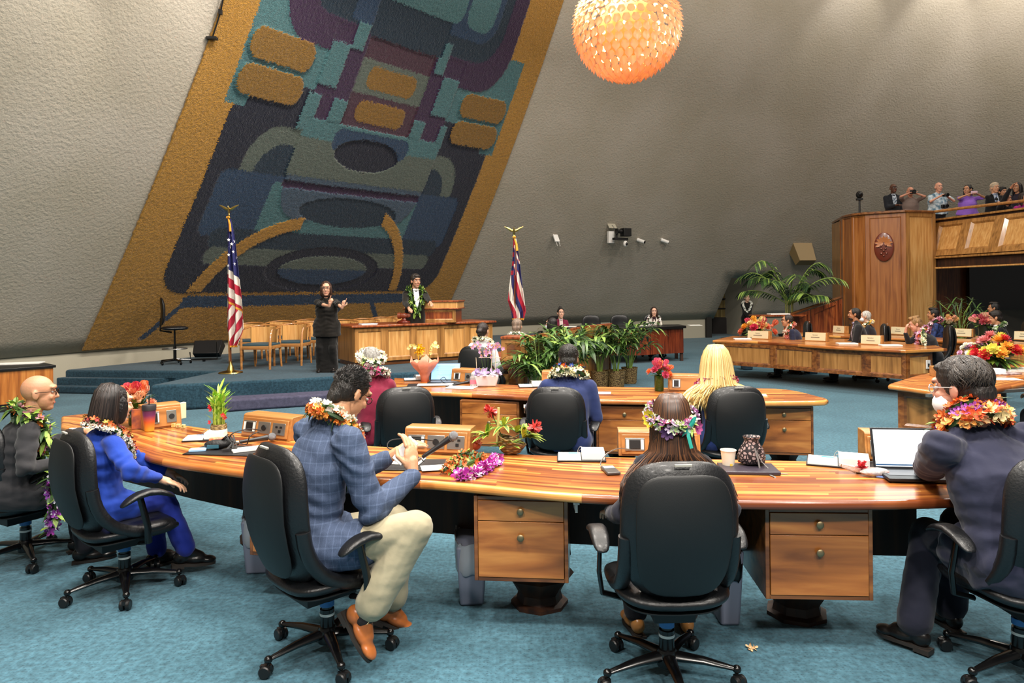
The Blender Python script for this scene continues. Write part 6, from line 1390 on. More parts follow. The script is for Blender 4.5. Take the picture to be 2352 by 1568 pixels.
# ---------------- flower arrangements
GLASSG=mat('green_glass','#3a5c1c',.1,trans=.5); LV=[mat('leaf_dark','#2c4a1c',.5,var=.3),mat('leaf_light','#7f9c3c',.5,var=.3)]
def pm(c): return mat('petal_'+c.strip('#'),c,.6,sub=.1)
def bouquet(name,label,pos,r,h,cols,seed,vase='glass',nf=16,nl=26,fs=.04,pin=0,leafL=.14,cat='flower arrangement',vr=.05,vh=.12,group=None):
    rs=random.Random(seed); t=thing(name,label,cat,pos,0,group)
    if vase=='glass': b=MB(); b.lathe([(vr*.9,0),(vr,.01),(vr,vh),(vr*.9,vh),(vr*.88,.02),(.005,.02)],n=24); b.build('vase',GLASSG,t)
    elif vase=='basket': b=MB(); b.lathe([(vr*.6,0),(vr*.9,vh*.4),(vr*1.1,vh),(vr,vh),(.01,vh*.9)],n=28); b.build('basket',basket_mat(),t)
    elif vase=='dark': b=MB(); b.lathe([(vr*.9,0),(vr,.01),(vr,vh),(vr*.9,vh),(.005,vh-.01)],n=24); b.build('vase',mat('dark_vase','#1c2418',.3),t)
    c0=V((0,0,vh))
    for ci,c in enumerate(cols):
        b=MB()
        for i in range(max(1,nf//len(cols))):
            a=rs.uniform(0,2*PI); ph=rs.uniform(.1,1.45); d=V((math.cos(a)*math.cos(ph),math.sin(a)*math.cos(ph),math.sin(ph)*h/r)); p=c0+d*r*rs.uniform(.75,1.); dn=V((d.x,d.y,d.z+.4)).normalized()
            b.tube([tuple(c0),tuple(p)],.003,n=4,mi=1)
            if pin and (i+ci)%2==0:
                for k in range(34):
                    e=(dn+V((rs.uniform(-1,1),rs.uniform(-1,1),rs.uniform(-.6,1)))*.9).normalized(); b.tube([tuple(p),tuple(p+e*fs*.9+dn*fs*.5),tuple(p+e*fs*.7+dn*fs*1.1)],fs*.045,n=3)
                b.ell(p+dn*fs*.25,fs*.35,n=8)
            else:
                for q in range(4): b.bloom(p+dn*fs*.10*q,dn,fs*(1-.2*q),k=8,cup=.25+.4*q,w=.6)
        b.build('blossom',[pm(c),LV[0]],t,smooth=False)
    b=MB()
    for i in range(nl):
        a=rs.uniform(0,2*PI); ph=rs.uniform(-.1,1.2); d=V((math.cos(a)*math.cos(ph),math.sin(a)*math.cos(ph),math.sin(ph)*h/r)).normalized(); b.leaf(c0+d*r*.25,d,leafL*rs.uniform(.7,1.25),leafL*.2,mi=rs.randint(0,1),droop=.25,seg=4)
    b.build('foliage',LV,t,angle=60); return t
def gz(px,py,z=.752): return G(px,py,z)
bouquet('flower_arrangement','tropical bouquet of red and orange flowers behind the black bob haired woman',gz(315,975),.14,.16,['#e0683a','#d98a6a','#c22a3a','#e9b08a'],1,nf=22,pin=1,fs=.055,vr=.06,vh=.10,nl=40,leafL=.16)
bouquet('flower_arrangement','protea bouquet in green glass vase on the second desk',gz(1514,897),.10,.10,['#d9713a','#b83a5a','#c9506a'],2,nf=16,pin=1,fs=.045,vr=.045,vh=.15,nl=20,leafL=.09)
bouquet('flower_arrangement','orange and red bouquet behind the left name plate of far arc desk',A(1742,772,14.3),.36,.22,['#e59a2a','#c22a4a','#d96a4a','#e9d08a'],3,nf=24,pin=1,fs=.10,vase='dark',vr=.12,vh=.05,nl=60,leafL=.26)
bouquet('flower_arrangement','pale pincushion bouquet in green vase left of the second arc name plate',gz(2178,768),.17,.13,['#e6d0a8','#d99a7a','#e9b070'],4,nf=14,pin=1,fs=.075,vase='dark',vr=.10,vh=.2,nl=40,leafL=.2)
bouquet('flower_arrangement','pincushion bouquet in front of the dark fringed man',gz(2264,776),.2,.14,['#e6c0a0','#d98a7a','#c9586a'],5,nf=14,pin=1,fs=.085,vase='dark',vr=.12,vh=.24,nl=40,leafL=.22)
bouquet('flower_arrangement','large bouquet with red anthuriums and yellow birds of paradise on right desk',gz(2290,848),.30,.28,['#c4202c','#e8a33a','#d9d05a','#d98a8a','#c4202c'],6,nf=24,fs=.085,vase='dark',vr=.08,vh=.12,nl=110,leafL=.26)
bouquet('flower_arrangement','small white chrysanthemum bunch behind the charcoal suited man',gz(2228,858),.14,.1,['#eef0dc','#f3f4ea'],7,nf=22,fs=.04,vase='glass',vr=.05,vh=.06,nl=16,leafL=.08)
bouquet('flower_arrangement','pale pink and white filler flowers left of the anthurium bouquet',gz(2240,838),.2,.16,['#efeee0','#d9a8c4'],8,nf=24,fs=.045,vase='glass',vr=.05,vh=.12,nl=12,leafL=.1)
# variegated basket with anthuriums on front desk
t=thing('plant_basket','small wicker basket of variegated leaves and curled anthuriums on front desk','flower arrangement',gz(1165,1040),0)
b=MB(); b.T=M.Rotation(.35,4,'Y'); b.lathe([(.04,0),(.075,.03),(.095,.09),(.088,.09),(.06,.03),(.01,.02)],n=28); b.build('basket',basket_mat(),t)
b=MB(); b.tube([(-.06,0,.05),(-.05,0,.28)],.009,n=6); b.build('basket_handle',mat('bamboo_pale','#c9bf7a',.5),t)
rs=random.Random(5); LY=mat('leaf_yellow_edge','#b9c24a',.45,var=.25,vscale=30); LG=mat('leaf_mid','#4f7a26',.45,var=.3)
for grp in range(5):
    b=MB(); cx=V(((-.12,-.02,.06,.0,.10)[grp],rs.uniform(-.04,.04),(.10,.16,.12,.04,.10)[grp]))
    for i in range(13):
        a=rs.uniform(0,2*PI); d=V((math.cos(a)+(-.9,0,.4,0,1)[grp],math.sin(a)*.7,rs.uniform(.1,1.2))).normalized(); L_=rs.uniform(.10,.17); b.leaf(cx,d,L_,.03,mi=0,droop=.4,seg=5); b.leaf(cx+V((0,-.001,.0015)),d,L_*.97,.016,mi=1,droop=.4,seg=5)
    b.build('leaf_cluster',[LY,LG],t,angle=60)
for x,z in((-.10,.26),(.17,.16)):
    b=MB(); c=V((x,0,z)); b.tube([tuple(V((x*.3,0,.1))),tuple(c)],.003,n=5,mi=1); rs_=[]
    for i in range(9):
        q=i/8; b.bloom(c+V((0,0,0)),(math.cos(q*6),-.4,math.sin(q*6)),.045,k=2,cup=.6,w=1.1)
    b.build('anthurium_spathe',[mat('petal_coral','#c9403a',.35),LV[0]],t,smooth=False)
# loose leis on desk
t=thing('orchid_lei','purple and white orchid lei lying on front desk','lei',gz(1090,1075),0)
P=[gz(1048,1092,.77),gz(1075,1090,.775),gz(1105,1078,.775),gz(1130,1062,.775),gz(1145,1050,.78)]
lei(t,'garland',[p-V(t.location) for p in P],.022,['#b832a0','#d98ad0','#efe0ee','#a0208c'],34,51,0,.028,.04,closed=False)
t=thing('green_lei','green lei with orange flowers coiled on front desk','lei',gz(1060,1065),0)
P=[gz(1022,1080,.77),gz(1040,1060,.78),gz(1060,1045,.79),gz(1085,1042,.79),gz(1105,1050,.78),gz(1080,1062,.78),gz(1050,1075,.775)]
lei(t,'garland',[p-V(t.location) for p in P],.024,['#c9602a','#d97a3a'],44,52,.6,.02,.045)
t=thing('orange_blossom_cluster','cluster of burnt orange blossoms beside the wicker basket','flowers',gz(1088,1035),0); b=MB()
for i in range(24): b.bloom((rs.uniform(-.045,.045),rs.uniform(-.03,.03),.03+rs.uniform(0,.05)),(rs.uniform(-1,1),rs.uniform(-1,.3),1),.02,k=5)
b.ell((0,0,.03),(.045,.03,.03)); b.build('blossom',pm('#b8502a'),t,smooth=False)
# lucky bamboo
t=thing('lucky_bamboo','lucky bamboo bundle with red paper flowers in a woven pot on front desk','potted plant',gz(503,1000),0)
b=MB(); b.lathe([(.035,0),(.05,.02),(.056,.06),(.05,.085),(.045,.08),(.04,.03),(.002,.03)],n=24); b.build('pot',basket_mat(),t)
for i in range(16):
    a=2*PI*i/16; r_=.034 if i%2 else .02; hh=.2+.12*rs.random(); b=MB(); b.tube([(r_*math.cos(a),r_*math.sin(a),.05),(r_*math.cos(a),r_*math.sin(a),hh)],.0055,n=6)
    for q in range(5): b.leaf((r_*math.cos(a),r_*math.sin(a),hh-.03*q),(math.cos(a+q*1.9),math.sin(a+q*1.9),1.1),rs.uniform(.08,.13),.018,mi=1,droop=.15,seg=3)
    b.build('stalk',[mat('bamboo_green','#a9b84a',.35),mat('bamboo_leaf','#8fc23a',.4,var=.2)],t,angle=60)
b=MB()
for x,y,z in((-.05,-.03,.21),(-.04,-.035,.19),(.04,-.03,.15),(-.05,-.03,.10),(.05,-.02,.13)): b.bloom((x,y,z),(x*10,-1,.3),.018,k=5,cup=.4)
b.build('red_paper_flower',pm('#d0202c'),t,smooth=False)
# orchids on the second desk
def orchid(label,pos,col,pot,seed,h=.42,sprays=2,cw=None):
    rs=random.Random(seed); t=thing('potted_orchid',label,'orchid',pos,0)
    if pot=='wrap':
        b=MB(); n=16; rr=[]
        for r_,z in((.045,0),(.05,.06),(.07,.10),(.12,.17),(.15,.24)):
            rr.append([(r_*math.cos(2*PI*j/n)*(1+.12*(j%2)*(z>.1)),r_*math.sin(2*PI*j/n)*(1+.12*(j%2)*(z>.1)),z+(.05*((j%4)==0)-.02*(j%2))*(z>.2)) for j in range(n)])
        b.rings(rr,caps=False); o=b.build('wrapping_paper',mat('coral_wrap','#e08a6e',.5,var=.15,alpha=.93),t,angle=30); md=o.modifiers.new('s','SOLIDIFY'); md.thickness=.002
    else:
        b=MB(); b.frus((0,0,0),(.20,.13),(0,0,.12),(.26,.17)); b.build('planter_box',mat('white_planter','#d8cfd2',.5),t,bevel=.015,seg=3)
        b=MB()
        for i in range(20): a=rs.uniform(0,2*PI); b.bloom((.12*math.cos(a),.07*math.sin(a),.14),(math.cos(a),math.sin(a),.8),.05,k=4,cup=.5)
        b.build('cellophane_bow',mat('lilac_foil','#b9a0cc',.3),t,smooth=False)
    b=MB()
    for i in range(6): a=rs.uniform(0,2*PI); b.leaf((0,0,.10),(math.cos(a),math.sin(a)*.6,1.3),.15,.06,droop=.3,seg=5)
    b.build('strap_leaf',mat('orchid_leaf','#4f8a2a',.35),t,angle=60)
    for s in range(sprays):
        a=rs.uniform(-1,1); x=(-.06+.12*s/max(1,sprays-1)); b=MB(); P=[V((x*.3,0,.1)),V((x*.8,0,.25)),V((x,0,h*.85)),V((x+.05*(1 if s else -1),-.02,h)),V((x+.10*(1 if s else -1),-.03,h-.03))]; C=resample(catmull(P),14); b.tube(C,.003,n=5,mi=1)
        for i in range(7,14): b.bloom(C[i]+V((rs.uniform(-.02,.02),-.01,rs.uniform(-.02,.02))),(rs.uniform(-1,1),-1,rs.uniform(-.5,.5)),.024,k=5,cup=.2,w=.95); b.ell(C[i]+V((0,-.018,0)),.006,n=6,mi=2)
        b.build('flower_spray',[pm(col),LV[0],pm('#d9b02a')],t,smooth=False)
    return t
o1=orchid('yellow orchid wrapped in coral paper on second desk',gz(976,876),'#efe9a0','wrap',1)
b=MB(); 
for i in range(10): b.bloom((-.05+rs.uniform(-.03,.03),-.02,.37+rs.uniform(-.04,.04)),(rs.uniform(-1,1),-1,rs.uniform(-1,1)),.035,k=4,cup=.8)
b.tube([(-.05,-.02,.35),(-.07,-.03,.28),(-.06,-.02,.22)],.008,n=5,flat=.3); b.build('yellow_bow',pm('#f0c81e'),o1,smooth=False)
o2=orchid('lilac orchids in white planter on second desk',gz(1118,886),'#d0a0c8','box',2,h=.44,sprays=4)
b=MB(); 
for x,z in((-.1,.30),(.09,.46),(.05,.5)): b.tube([(x,0,.1),(x*1.1,0,z)],.003,n=5)
b.tube([(-.08,-.01,.30),(.15,-.01,.30)],.0035,n=5); b.build('support_stake',mat('stake','#d9cbb0',.6),o2)
# ---------------- desk things
PG=mat('page_blue','#4a8ab8',.7); LBK=mat('leather_binder','#141216',.45)
def calendar(label,pos,rz,s=1.,num='17'):
    t=thing('desk_calendar',label,'desk calendar',pos,rz,'open ring desk calendars')
    b=MB(); b.box((0,0,.004),(.30*s,.20*s,.008)); b.build('cover',LBK,t,bevel=.002)
    b=MB(); b.box((-.073*s,0,.012),(.14*s,.185*s,.008)); b.build('page_left',PAPER,t); b=MB(); b.box((.073*s,.01,.027),(.14*s,.165*s,.04)); b.build('page_block',PAPER,t)
    b=MB(); b.box((-.05*s,.07*s,.0165),(.06*s,.03*s,.0006)); b.build('printed_month',PG,t)
    text_mesh(num,.03*s,'lettering',PG,t,M.Translation((-.115*s,.07*s,.0165))); text_mesh(num,.03*s,'lettering',PG,t,M.Translation((.125*s,.07*s,.0475)))
    for y in(-.03,.05):
        b=MB(); b.tube([(.022*math.cos(a)-.0,y*s,.014+.045*math.sin(a)) for a in [PI*j/10 for j in range(11)]],.0016,n=5); b.build('ring',STEEL,t)
calendar('desk calendar on front desk left of the brunette',gz(1335,1052),R(-4),.95); calendar('desk calendar on front desk left of the laptop at right',gz(1925,1064),R(-24),1.1)
calendar('desk calendar on front desk in front of the lucky bamboo',gz(472,1007),R(12),.9); calendar('desk calendar on second desk before the planter of lilac orchids, right side',gz(1222,887),R(4),.95); 
calendar('desk calendar on second desk behind the coral wrapped orchid',gz(955,872),R(10),.9); calendar('desk calendar on right desk behind the charcoal suited man',gz(2272,856),R(-12),1.0)
def flat(name,label,cat,pos,rz,size,m,part='cover',bev=.002,group=None,extra=None):
    t=thing(name,label,cat,pos,rz,group); b=MB(); b.box((0,0,size[2]/2),size); b.build(part,m,t,bevel=bev)
    if extra: extra(t)
    return t
def sheet(t,c,size,rz=0,m=PAPER,name='page'):
    b=MB(); b.box(c,size,rz=rz); b.build(name,m,t)
flat('desk_blotter','black desk blotter on front desk before the lucky bamboo','desk blotter',gz(520,1035),R(-8),(.44,.26,.006),LBK)
flat('desk_blotter','black desk blotter on front desk under the check jacket hands','desk blotter',gz(955,1068),R(-4),(.42,.26,.006),LBK)
flat('desk_blotter','black desk blotter beneath the open laptop at right','desk blotter',gz(2040,1075),R(-6),(.42,.24,.006),LBK)
flat('desk_blotter','dark blotter on second desk before the blue screened laptop','desk blotter',gz(990,884),R(3),(.5,.2,.006),LBK)
flat('paper_sheet','white papers on the blotter near the dangling camera straps','papers',gz(575,1035)+V((0,0,.007)),R(30),(.22,.10,.012),PAPER,'page')
flat('notepad','small white and blue notepad on the left blotter','notepad',gz(455,1037)+V((0,0,.007)),R(14),(.10,.07,.012),PAPB,'page')
flat('paper_sheet','white sheets under the microphone beside the check jacket sleeve','papers',gz(1000,1077)+V((0,0,.007)),R(12),(.16,.12,.003),PAPER,'page')
flat('paper_sheet','white sheets under the phone before the check jacket man','papers',gz(925,1062)+V((0,0,.007)),R(-8),(.24,.16,.006),PAPER,'page')
flat('phone','black phone lying on white papers before the check jacket man','phone',gz(935,1060)+V((0,0,.014)),R(10),(.14,.07,.009),PLAST,'case')
flat('paper_sheet','white papers on second desk before the blue screened laptop','papers',gz(1000,885)+V((0,0,.007)),R(2),(.38,.15,.006),PAPER,'page')
flat('paper_sheet','fanned white papers on second desk below the planter','papers',gz(1060,890),R(-14),(.3,.2,.006),PAPER,'page')
flat('paper_sheet','white sheet on second desk right of the man in navy','papers',gz(1372,902),R(-10),(.26,.14,.002),PAPER,'page')
flat('paper_sheet','white sheet on second desk right of the blonde woman','papers',gz(1735,907),R(-14),(.2,.12,.003),PAPER,'page')
flat('paper_sheet','white sheet on right desk beyond the charcoal suited man','papers',gz(2300,870),R(-8),(.34,.2,.002),PAPER,'page')
flat('paper_stack','papers and brochures on right desk near frame edge','papers',gz(2340,852),R(5),(.4,.24,.03),PAPER,'page')
flat('magazine','glossy dark magazine on right desk beside the bouquet','magazine',gz(2300,858),R(5),(.34,.2,.012),mat('magazine','#7a5a60',.3,c2='#d8d0d0',vscale=18),'cover')
flat('paper_cup_lidded','grey lidded coffee cup on right desk beside the bouquet','cup',gz(2312,842),0,(.07,.07,.12),mat('cup_grey','#7f7a76',.5),'cup',.02)
flat('paper_sheet','white paper near the hands of the shaved headed man','papers',gz(190,985),R(20),(.2,.12,.003),PAPER,'page')
for i,(px,py,lb) in enumerate(((1705,779,'white papers at left end of the far arc desk'),(1945,790,'white papers before the bearded man on far arc desk'),(2045,794,'dark folder papers before the sandy haired man'))): flat('paper_stack',lb,'papers',gz(px,py),R(-8),(.32,.2,.02),PAPER,'page')
# laptops
def laptop(label,pos,rz,w=.33,d=.22,scr='#8fc4ee',open_=105,es=1.0,lines=True):
    t=thing('laptop',label,'laptop',pos,rz)
    b=MB(); b.box((0,0,.009),(w,d,.016)); bs_=b.build('keyboard_base',mat('laptop_dark','#1a1c20',.4),t,bevel=.003)
    b=MB(); b.box((0,.01,.0175),(w*.86,d*.5,.002)); b.build('keys',mat('keys_grey','#5b5f66',.5),bs_)
    S=M.Translation((0,d/2,.015))@M.Rotation(-R(open_-90),4,'X'); h=d*.98
    b=MB(); b.T=S; b.box((0,0,h/2),(w,.008,h)); ld=b.build('lid',mat('laptop_dark','#1a1c20',.4),t,bevel=.003)
    b=MB(); b.T=S; b.box((0,-.005,h/2),(w*.93,.002,h*.9)); sc_=b.build('screen',mat('screen_'+scr.strip('#'),scr,.3,emit=scr,es=es),ld)
    if lines:
        for k in range(12):
            b=MB(); b.T=S; b.box((rnd.uniform(-.01,.01),-.0063,h*(.86-.055*k)),(w*rnd.uniform(.3,.75),.0005,.0022)); b.build('text_line',mat('screen_text','#5d86ac',.5,emit='#5d86ac',es=.5),sc_)
    else:
        b=MB(); b.T=S; b.box((0,-.0063,h*.09),(w*.93,.0005,.008)); b.build('taskbar',mat('taskbar','#24486e',.5,emit='#24486e',es=.6),sc_)
    return t
laptop('open laptop with bright white screen before the charcoal suited man',gz(2104,1098)+V((0,0,.007)),R(-8),w=.34,d=.22,scr='#e9f6fa',es=1.0,lines=False)
laptop('open laptop with light blue document screen on second desk',gz(1020,879)+V((0,0,.0)),R(-3),w=.34,d=.2,scr='#86b8ea',es=.8)
t=laptop('closed dark laptop under the leopard print pouch',gz(1722,1078),R(-4),w=.30,d=.21) if 0 else flat('closed_laptop','closed dark laptop under the leopard print pouch','laptop',gz(1718,1080),R(-6),(.30,.20,.018),mat('laptop_plum','#38323c',.35),'lid',.004)
flat('tablet','blue tablet lying at edge of front desk beside the charcoal sleeve','tablet',gz(2062,1096),R(-30),(.2,.12,.01),mat('tablet_blue','#5a78b8',.2),'screen',.004)
# leopard pouch
def leop():
    m,N,L,b=nt('leopard_print'); tc=N.new('ShaderNodeTexCoord'); vo=N.new('ShaderNodeTexVoronoi'); vo.inputs['Scale'].default_value=55; vo.feature='DISTANCE_TO_EDGE'; L.new(tc.outputs['Object'],vo.inputs['Vector']); r=N.new('ShaderNodeValToRGB'); L.new(vo.outputs['Distance'],r.inputs['Fac']); e=r.color_ramp.elements; e[0].position=.12; e[0].color=srgb('#1c1518'); e[1].position=.22; e[1].color=srgb('#a08a88'); L.new(r.outputs[0],b.inputs['Base Color']); return m
t=thing('drawstring_pouch','leopard print drawstring pouch on the closed laptop','pouch',gz(1738,1075)+V((-.02,.02,.019)),0)
b=MB(); b.rings([[(rx*math.cos(a)*(1+.04*math.sin(a*7)),ry*math.sin(a)*(1+.04*math.cos(a*6)),z) for a in [2*PI*j/32 for j in range(32)]] for rx,ry,z in((.03,.03,.0),(.072,.058,.012),(.078,.062,.045),(.065,.055,.085),(.045,.045,.115),(.038,.04,.135),(.048,.046,.155),(.042,.04,.15),(.03,.03,.12))]); b.T=M.Identity(4); b.build('pouch_body',leop(),t,angle=70)
b=MB(); b.tube([(.0,-.05,.10),(.01,-.075,.04),(.015,-.085,-.005),(.03,-.14,-.017),(.05,-.21,-.017),(.055,-.225,-.03)],.006,n=5,flat=.3); b.tube([(.0,-.05,.10),(.03,-.075,.03),(.06,-.09,-.003),(.1,-.14,-.017),(.14,-.16,-.017)],.005,n=5,flat=.3); b.build('drawstring',mat('grey_ribbon','#6f6a68',.7),t)
# cup
t=thing('paper_cup','white disposable cup with a tea tag on front desk','cup',gz(1673,1074),0); b=MB(); b.lathe([(.028,0),(.03,.002),(.041,.095),(.044,.097),(.044,.101),(.039,.101),(.028,.005),(.001,.005)],n=32); b.build('cup',mat('cup_white','#e3dcca',.6,sub=.1),t); b=MB(); b.box((.006,-.033,.02),(.014,.002,.018)); b.build('tea_tag',mat('tag_yellow','#d9b84a',.6),t)
# microphones
def mic(label,pos,d,gm='#8a8d92',stand=True,stem=None):
    t=thing('handheld_microphone',label,'microphone',pos,0); d=V(d).normalized(); b=MB(); b.tube([d*-.11,d*.0,d*.07],[.011,.014,.019],n=16); b.build('handle',mat('mic_black','#17171a',.4),t)
    b=MB(); b.ell(d*.098,.027,n=20); b.build('grille',mat('mic_grille',gm,.4,metal=.7,bump=.6,bscale=500),t); b=MB(); b.tube([d*-.115,d*-.155],.010,n=12); b.build('connector',STEEL,t)
    if stand: b=MB(); b.tube([d*-.155,d*-.2+V((0,0,-.01)),d*-.24+V((.02,0,-.03)),V(stem) if stem else d*-.24+V((.1,.05,-.08))],.004,n=6); b.build('cable',M_BLACK,t)
mic('handheld microphone angled up over front desk beside the wicker basket',A(1008,1024,3.98),(.75,.15,.48),stem=(-.12,.0,-.11))
b=MB(); 
mic('microphone lying among cables before the left outlet box on front desk',gz(590,1018)+V((0,0,.028)),(.85,.5,.05),stem=(-.1,-.05,-.02))
mic('microphone lying on papers on second desk',gz(1062,885)+V((0,0,.025)),(.85,.4,.1),stem=(-.1,-.05,-.02))
def cable(label,pts,r=.0035,m=None):
    t=thing('cable',label,'cable',pts[0],0); b=MB(); b.tube([p-V(pts[0]) for p in catmull(pts,8)],r,n=6); b.build('cord',m or M_BLACK,t)
cable('black looping cable from left outlet box to the camera bag',[A(600,988,4.35),A(570,985,4.25),A(535,995,4.2),A(530,1010,4.2),A(565,1020,4.2),A(575,1000,4.2),A(600,990,4.32)])
cable('black looping cable between outlet box and the check jacket hands',[A(995,1012,4.2),A(960,1008,4.1),A(900,1010,4.0),A(893,1030,3.95),A(940,1035,4.0),A(975,1060,3.95)])
cable('grey charging cable from outlet box to the handheld device',[A(1450,1032,4.25),A(1420,1030,4.2),A(1390,1045,4.1),A(1378,1070,4.05),A(1380,1095,3.95)],m=STEEL)
cable('white cable from outlet box to the laptop at right',[A(2018,1037,4.1),A(2022,1055,4.05),A(2045,1066,4.0)],m=WHITE)
cable('black looping cable on second desk before blue screened laptop',[A(1050,878,7.9),A(1025,880,7.7),A(1012,872,7.6),A(1020,866,7.6),A(1027,875,7.6)])
t=flat('handheld_reader','grey handheld electronic device on front desk left of the nearest chair','device',gz(1402,1083),R(8),(.075,.15,.016),mat('device_grey','#5a5755',.35,metal=.4),'case',.005,extra=lambda t:sheet(t,(0,.035,.0175),(.06,.05,.002),m=mat('lcd','#9aa6ae',.3),name='display'))
# bag, snacks, bottles
t=thing('camera_bag','small black zip pouch with dangling straps on the left blotter','pouch',gz(500,1032)+V((0,0,.007)),R(10)); b=MB(); b.ell((0,0,.028),(.085,.04,.03)); b.ell((.06,.02,.035),(.05,.035,.03)); fuse(b,.006,2).build('pouch_body',mat('nylon_black','#131213',.6,bump=.3,bscale=60),t)
for k in range(3): b=MB(); b.tube([(.02,.0,.05),(.06+.02*k,-.02,.085),(.10+.01*k,-.05,.04),(.08+.03*k,-.10,.012),(.05,-.12,.01)],.007,n=5,flat=.25); b.build('strap',mat('strap_grey','#2b2a2b',.7),t)
b=MB(); b.box((-.02,-.036,.02),(.07,.012,.022)); b.build('lens_card',mat('teal_gloss','#3a6a7a',.2),t)
t=thing('candy_bag','clear bag of sweets with red ribbon on front desk by the laptop','snack bag',gz(2010,1092),0); b=MB(); b.ell((0,0,.02),(.08,.05,.022)); b.rings([[( -.06-.09*q+.03*(1-q)*math.cos(a),.03+.04*q+.02*(1-q*.3)*math.sin(a),.02+.02*q+.02*(1-q*.5)*math.sin(a*2)) for a in [2*PI*j/12 for j in range(12)]] for q in(0,.3,.7,1)]); b.build('cellophane',mat('cellophane','#e6dcd8',.15,trans=.6,bump=.5,bscale=60),t,angle=60)
b=MB(); 
for i in range(8): b.bloom((-.05+rs.uniform(-.02,.02),.03,.04+rs.uniform(-.01,.01)),(rs.uniform(-1,1),rs.uniform(-1,1),1),.028,k=4,cup=.6)
b.build('red_ribbon',pm('#c4303a'),t,smooth=False)
for i in range(7):
    b=MB(); b.ell((rs.uniform(-.05,.05),rs.uniform(-.03,.03),.02),(.014,.012,.010),n=8); b.build('sweet',pm(['#c9482a','#3a4a9a','#d9a24a','#8a3a2a'][i%4]),t)
flat('snack_packet','red and gold snack packet between calendar and black pouch','snack packet',gz(497,1012),R(10),(.09,.05,.022),mat('packet_red','#b03a2a',.35,c2='#d8a070',vscale=40),'wrapper',.008)
t=thing('tumbler','dark tumbler fading from purple to orange with a straw on front desk','tumbler',gz(343,990),0)
def grad():
    m,N,L,b=nt('sunset_print'); tc=N.new('ShaderNodeTexCoord'); sp=N.new('ShaderNodeSeparateXYZ'); L.new(tc.outputs['Object'],sp.inputs[0]); q=N.new('ShaderNodeMath'); q.operation='MULTIPLY'; q.inputs[1].default_value=5; L.new(sp.outputs[2],q.inputs[0]); r=N.new('ShaderNodeValToRGB'); L.new(q.outputs[0],r.inputs['Fac']); e=r.color_ramp.elements; e[0].position=.1; e[0].color=srgb('#e0902a'); e[1].position=.95; e[1].color=srgb('#2a2630'); k=e.new(.35); k.color=srgb('#c9582a'); k=e.new(.6); k.color=srgb('#6a2a5a'); L.new(r.outputs[0],b.inputs['Base Color']); b.inputs['Roughness'].default_value=.4; return m
b=MB(); b.lathe([(.028,0),(.032,.003),(.046,.155),(.046,.16)],n=28); b.build('tumbler_body',grad(),t); b=MB(); b.lathe([(.048,.155),(.049,.19),(.046,.195),(.001,.195)],n=28); b.build('lid',mat('tumbler_lid','#2a2a2e',.5),t); b=MB(); b.tube([(0,0,.19),(.002,0,.26)],.004,n=8); b.build('straw',M_BLACK,t)
flat('printed_folder','dark folder with orange print leaning behind the black bob haired woman','folder',gz(318,985),R(20),(.09,.012,.15),mat('sunset_card','#3a2440',.5,c2='#c46a34',vscale=12),'cover')
t=thing('spray_bottle','small clear spray bottle beside the letter blocks on front desk','bottle',gz(398,972),0); b=MB(); b.lathe([(.016,0),(.018,.003),(.018,.06),(.009,.075),(.009,.08)],n=20); b.build('bottle',mat('clear_plastic','#dfe6ea',.1,trans=.7),t); b=MB(); b.lathe([(.010,.08),(.010,.105),(.006,.11),(.006,.12)],n=14); b.build('nozzle',WHITE,t)
for i,(ch,c) in enumerate((('E','#c9a02a'),('a','#a3303a'),('R','#5a6a3a'))):
    t=thing('letter_block','pale wooden letter block %s beside the spray bottle'%ch,'toy block',gz(399+11*i,980+1.5*i),R(8)); b=MB(); b.box((0,0,.0135),(.027,.027,.027)); b.build('cube_block',mat('block_wood','#d9bc78',.6),t,bevel=.002); text_mesh(ch,.024,'letter',mat('block_'+c.strip('#'),c,.6),t,M.Translation((0,-.0142,.0135))@M.Rotation(PI/2,4,'X'))
flat('cream_wedge','cream card standing at right side of the left outlet box','card',gz(414,962),R(-20),(.03,.10,.13),mat('cream_card','#e0d6b0',.6),'card',.004)
t=thing('water_bottle','small clear bottle with pink label beside the white planter','bottle',gz(1087,888),0); b=MB(); b.lathe([(.03,0),(.033,.004),(.033,.1),(.015,.125),(.013,.13)],n=20); b.build('bottle',mat('clear_plastic','#dfe6ea',.1,trans=.7),t); b=MB(); b.lathe([(.034,.03),(.034,.075)],n=20); b.build('label_band',pm('#d9687a'),t); b=MB(); b.lathe([(.016,.13),(.016,.15),(.002,.15)],n=14); b.build('cap',WHITE,t)
t=thing('petal_scrap','small crumpled cream petal lying on carpet right of the nearest chair','petal',G(1728,1490,0.002),0); b=MB()
for i in range(5): b.bloom((rs.uniform(-.012,.012),rs.uniform(-.01,.01),.006),(rs.uniform(-1,1),rs.uniform(-1,1),1),.018,k=3,cup=.7)
b.build('petal',pm('#e0b888'),t,smooth=False)
t=thing('writing_ledge','small wooden side ledge with white booklet near the feather palm','side table',(A(1785,722,18.3).x,18.3,0),0); b=MB(); b.box((0,0,A(1785,724,18.3).z),(1.3,.5,.04)); b.build('ledge_top',W_RED(),t); b=MB(); b.tube([(.2,0,.0),(.2,0,1.0)],.03,n=8); b.build('post',SHELL,t)
flat('booklet','white open booklet on the ledge by the feather palm','booklet',(A(1788,719,18.3).x,18.3,A(1785,724,18.3).z+.021),0,(.5,.3,.03),PAPER,'page')
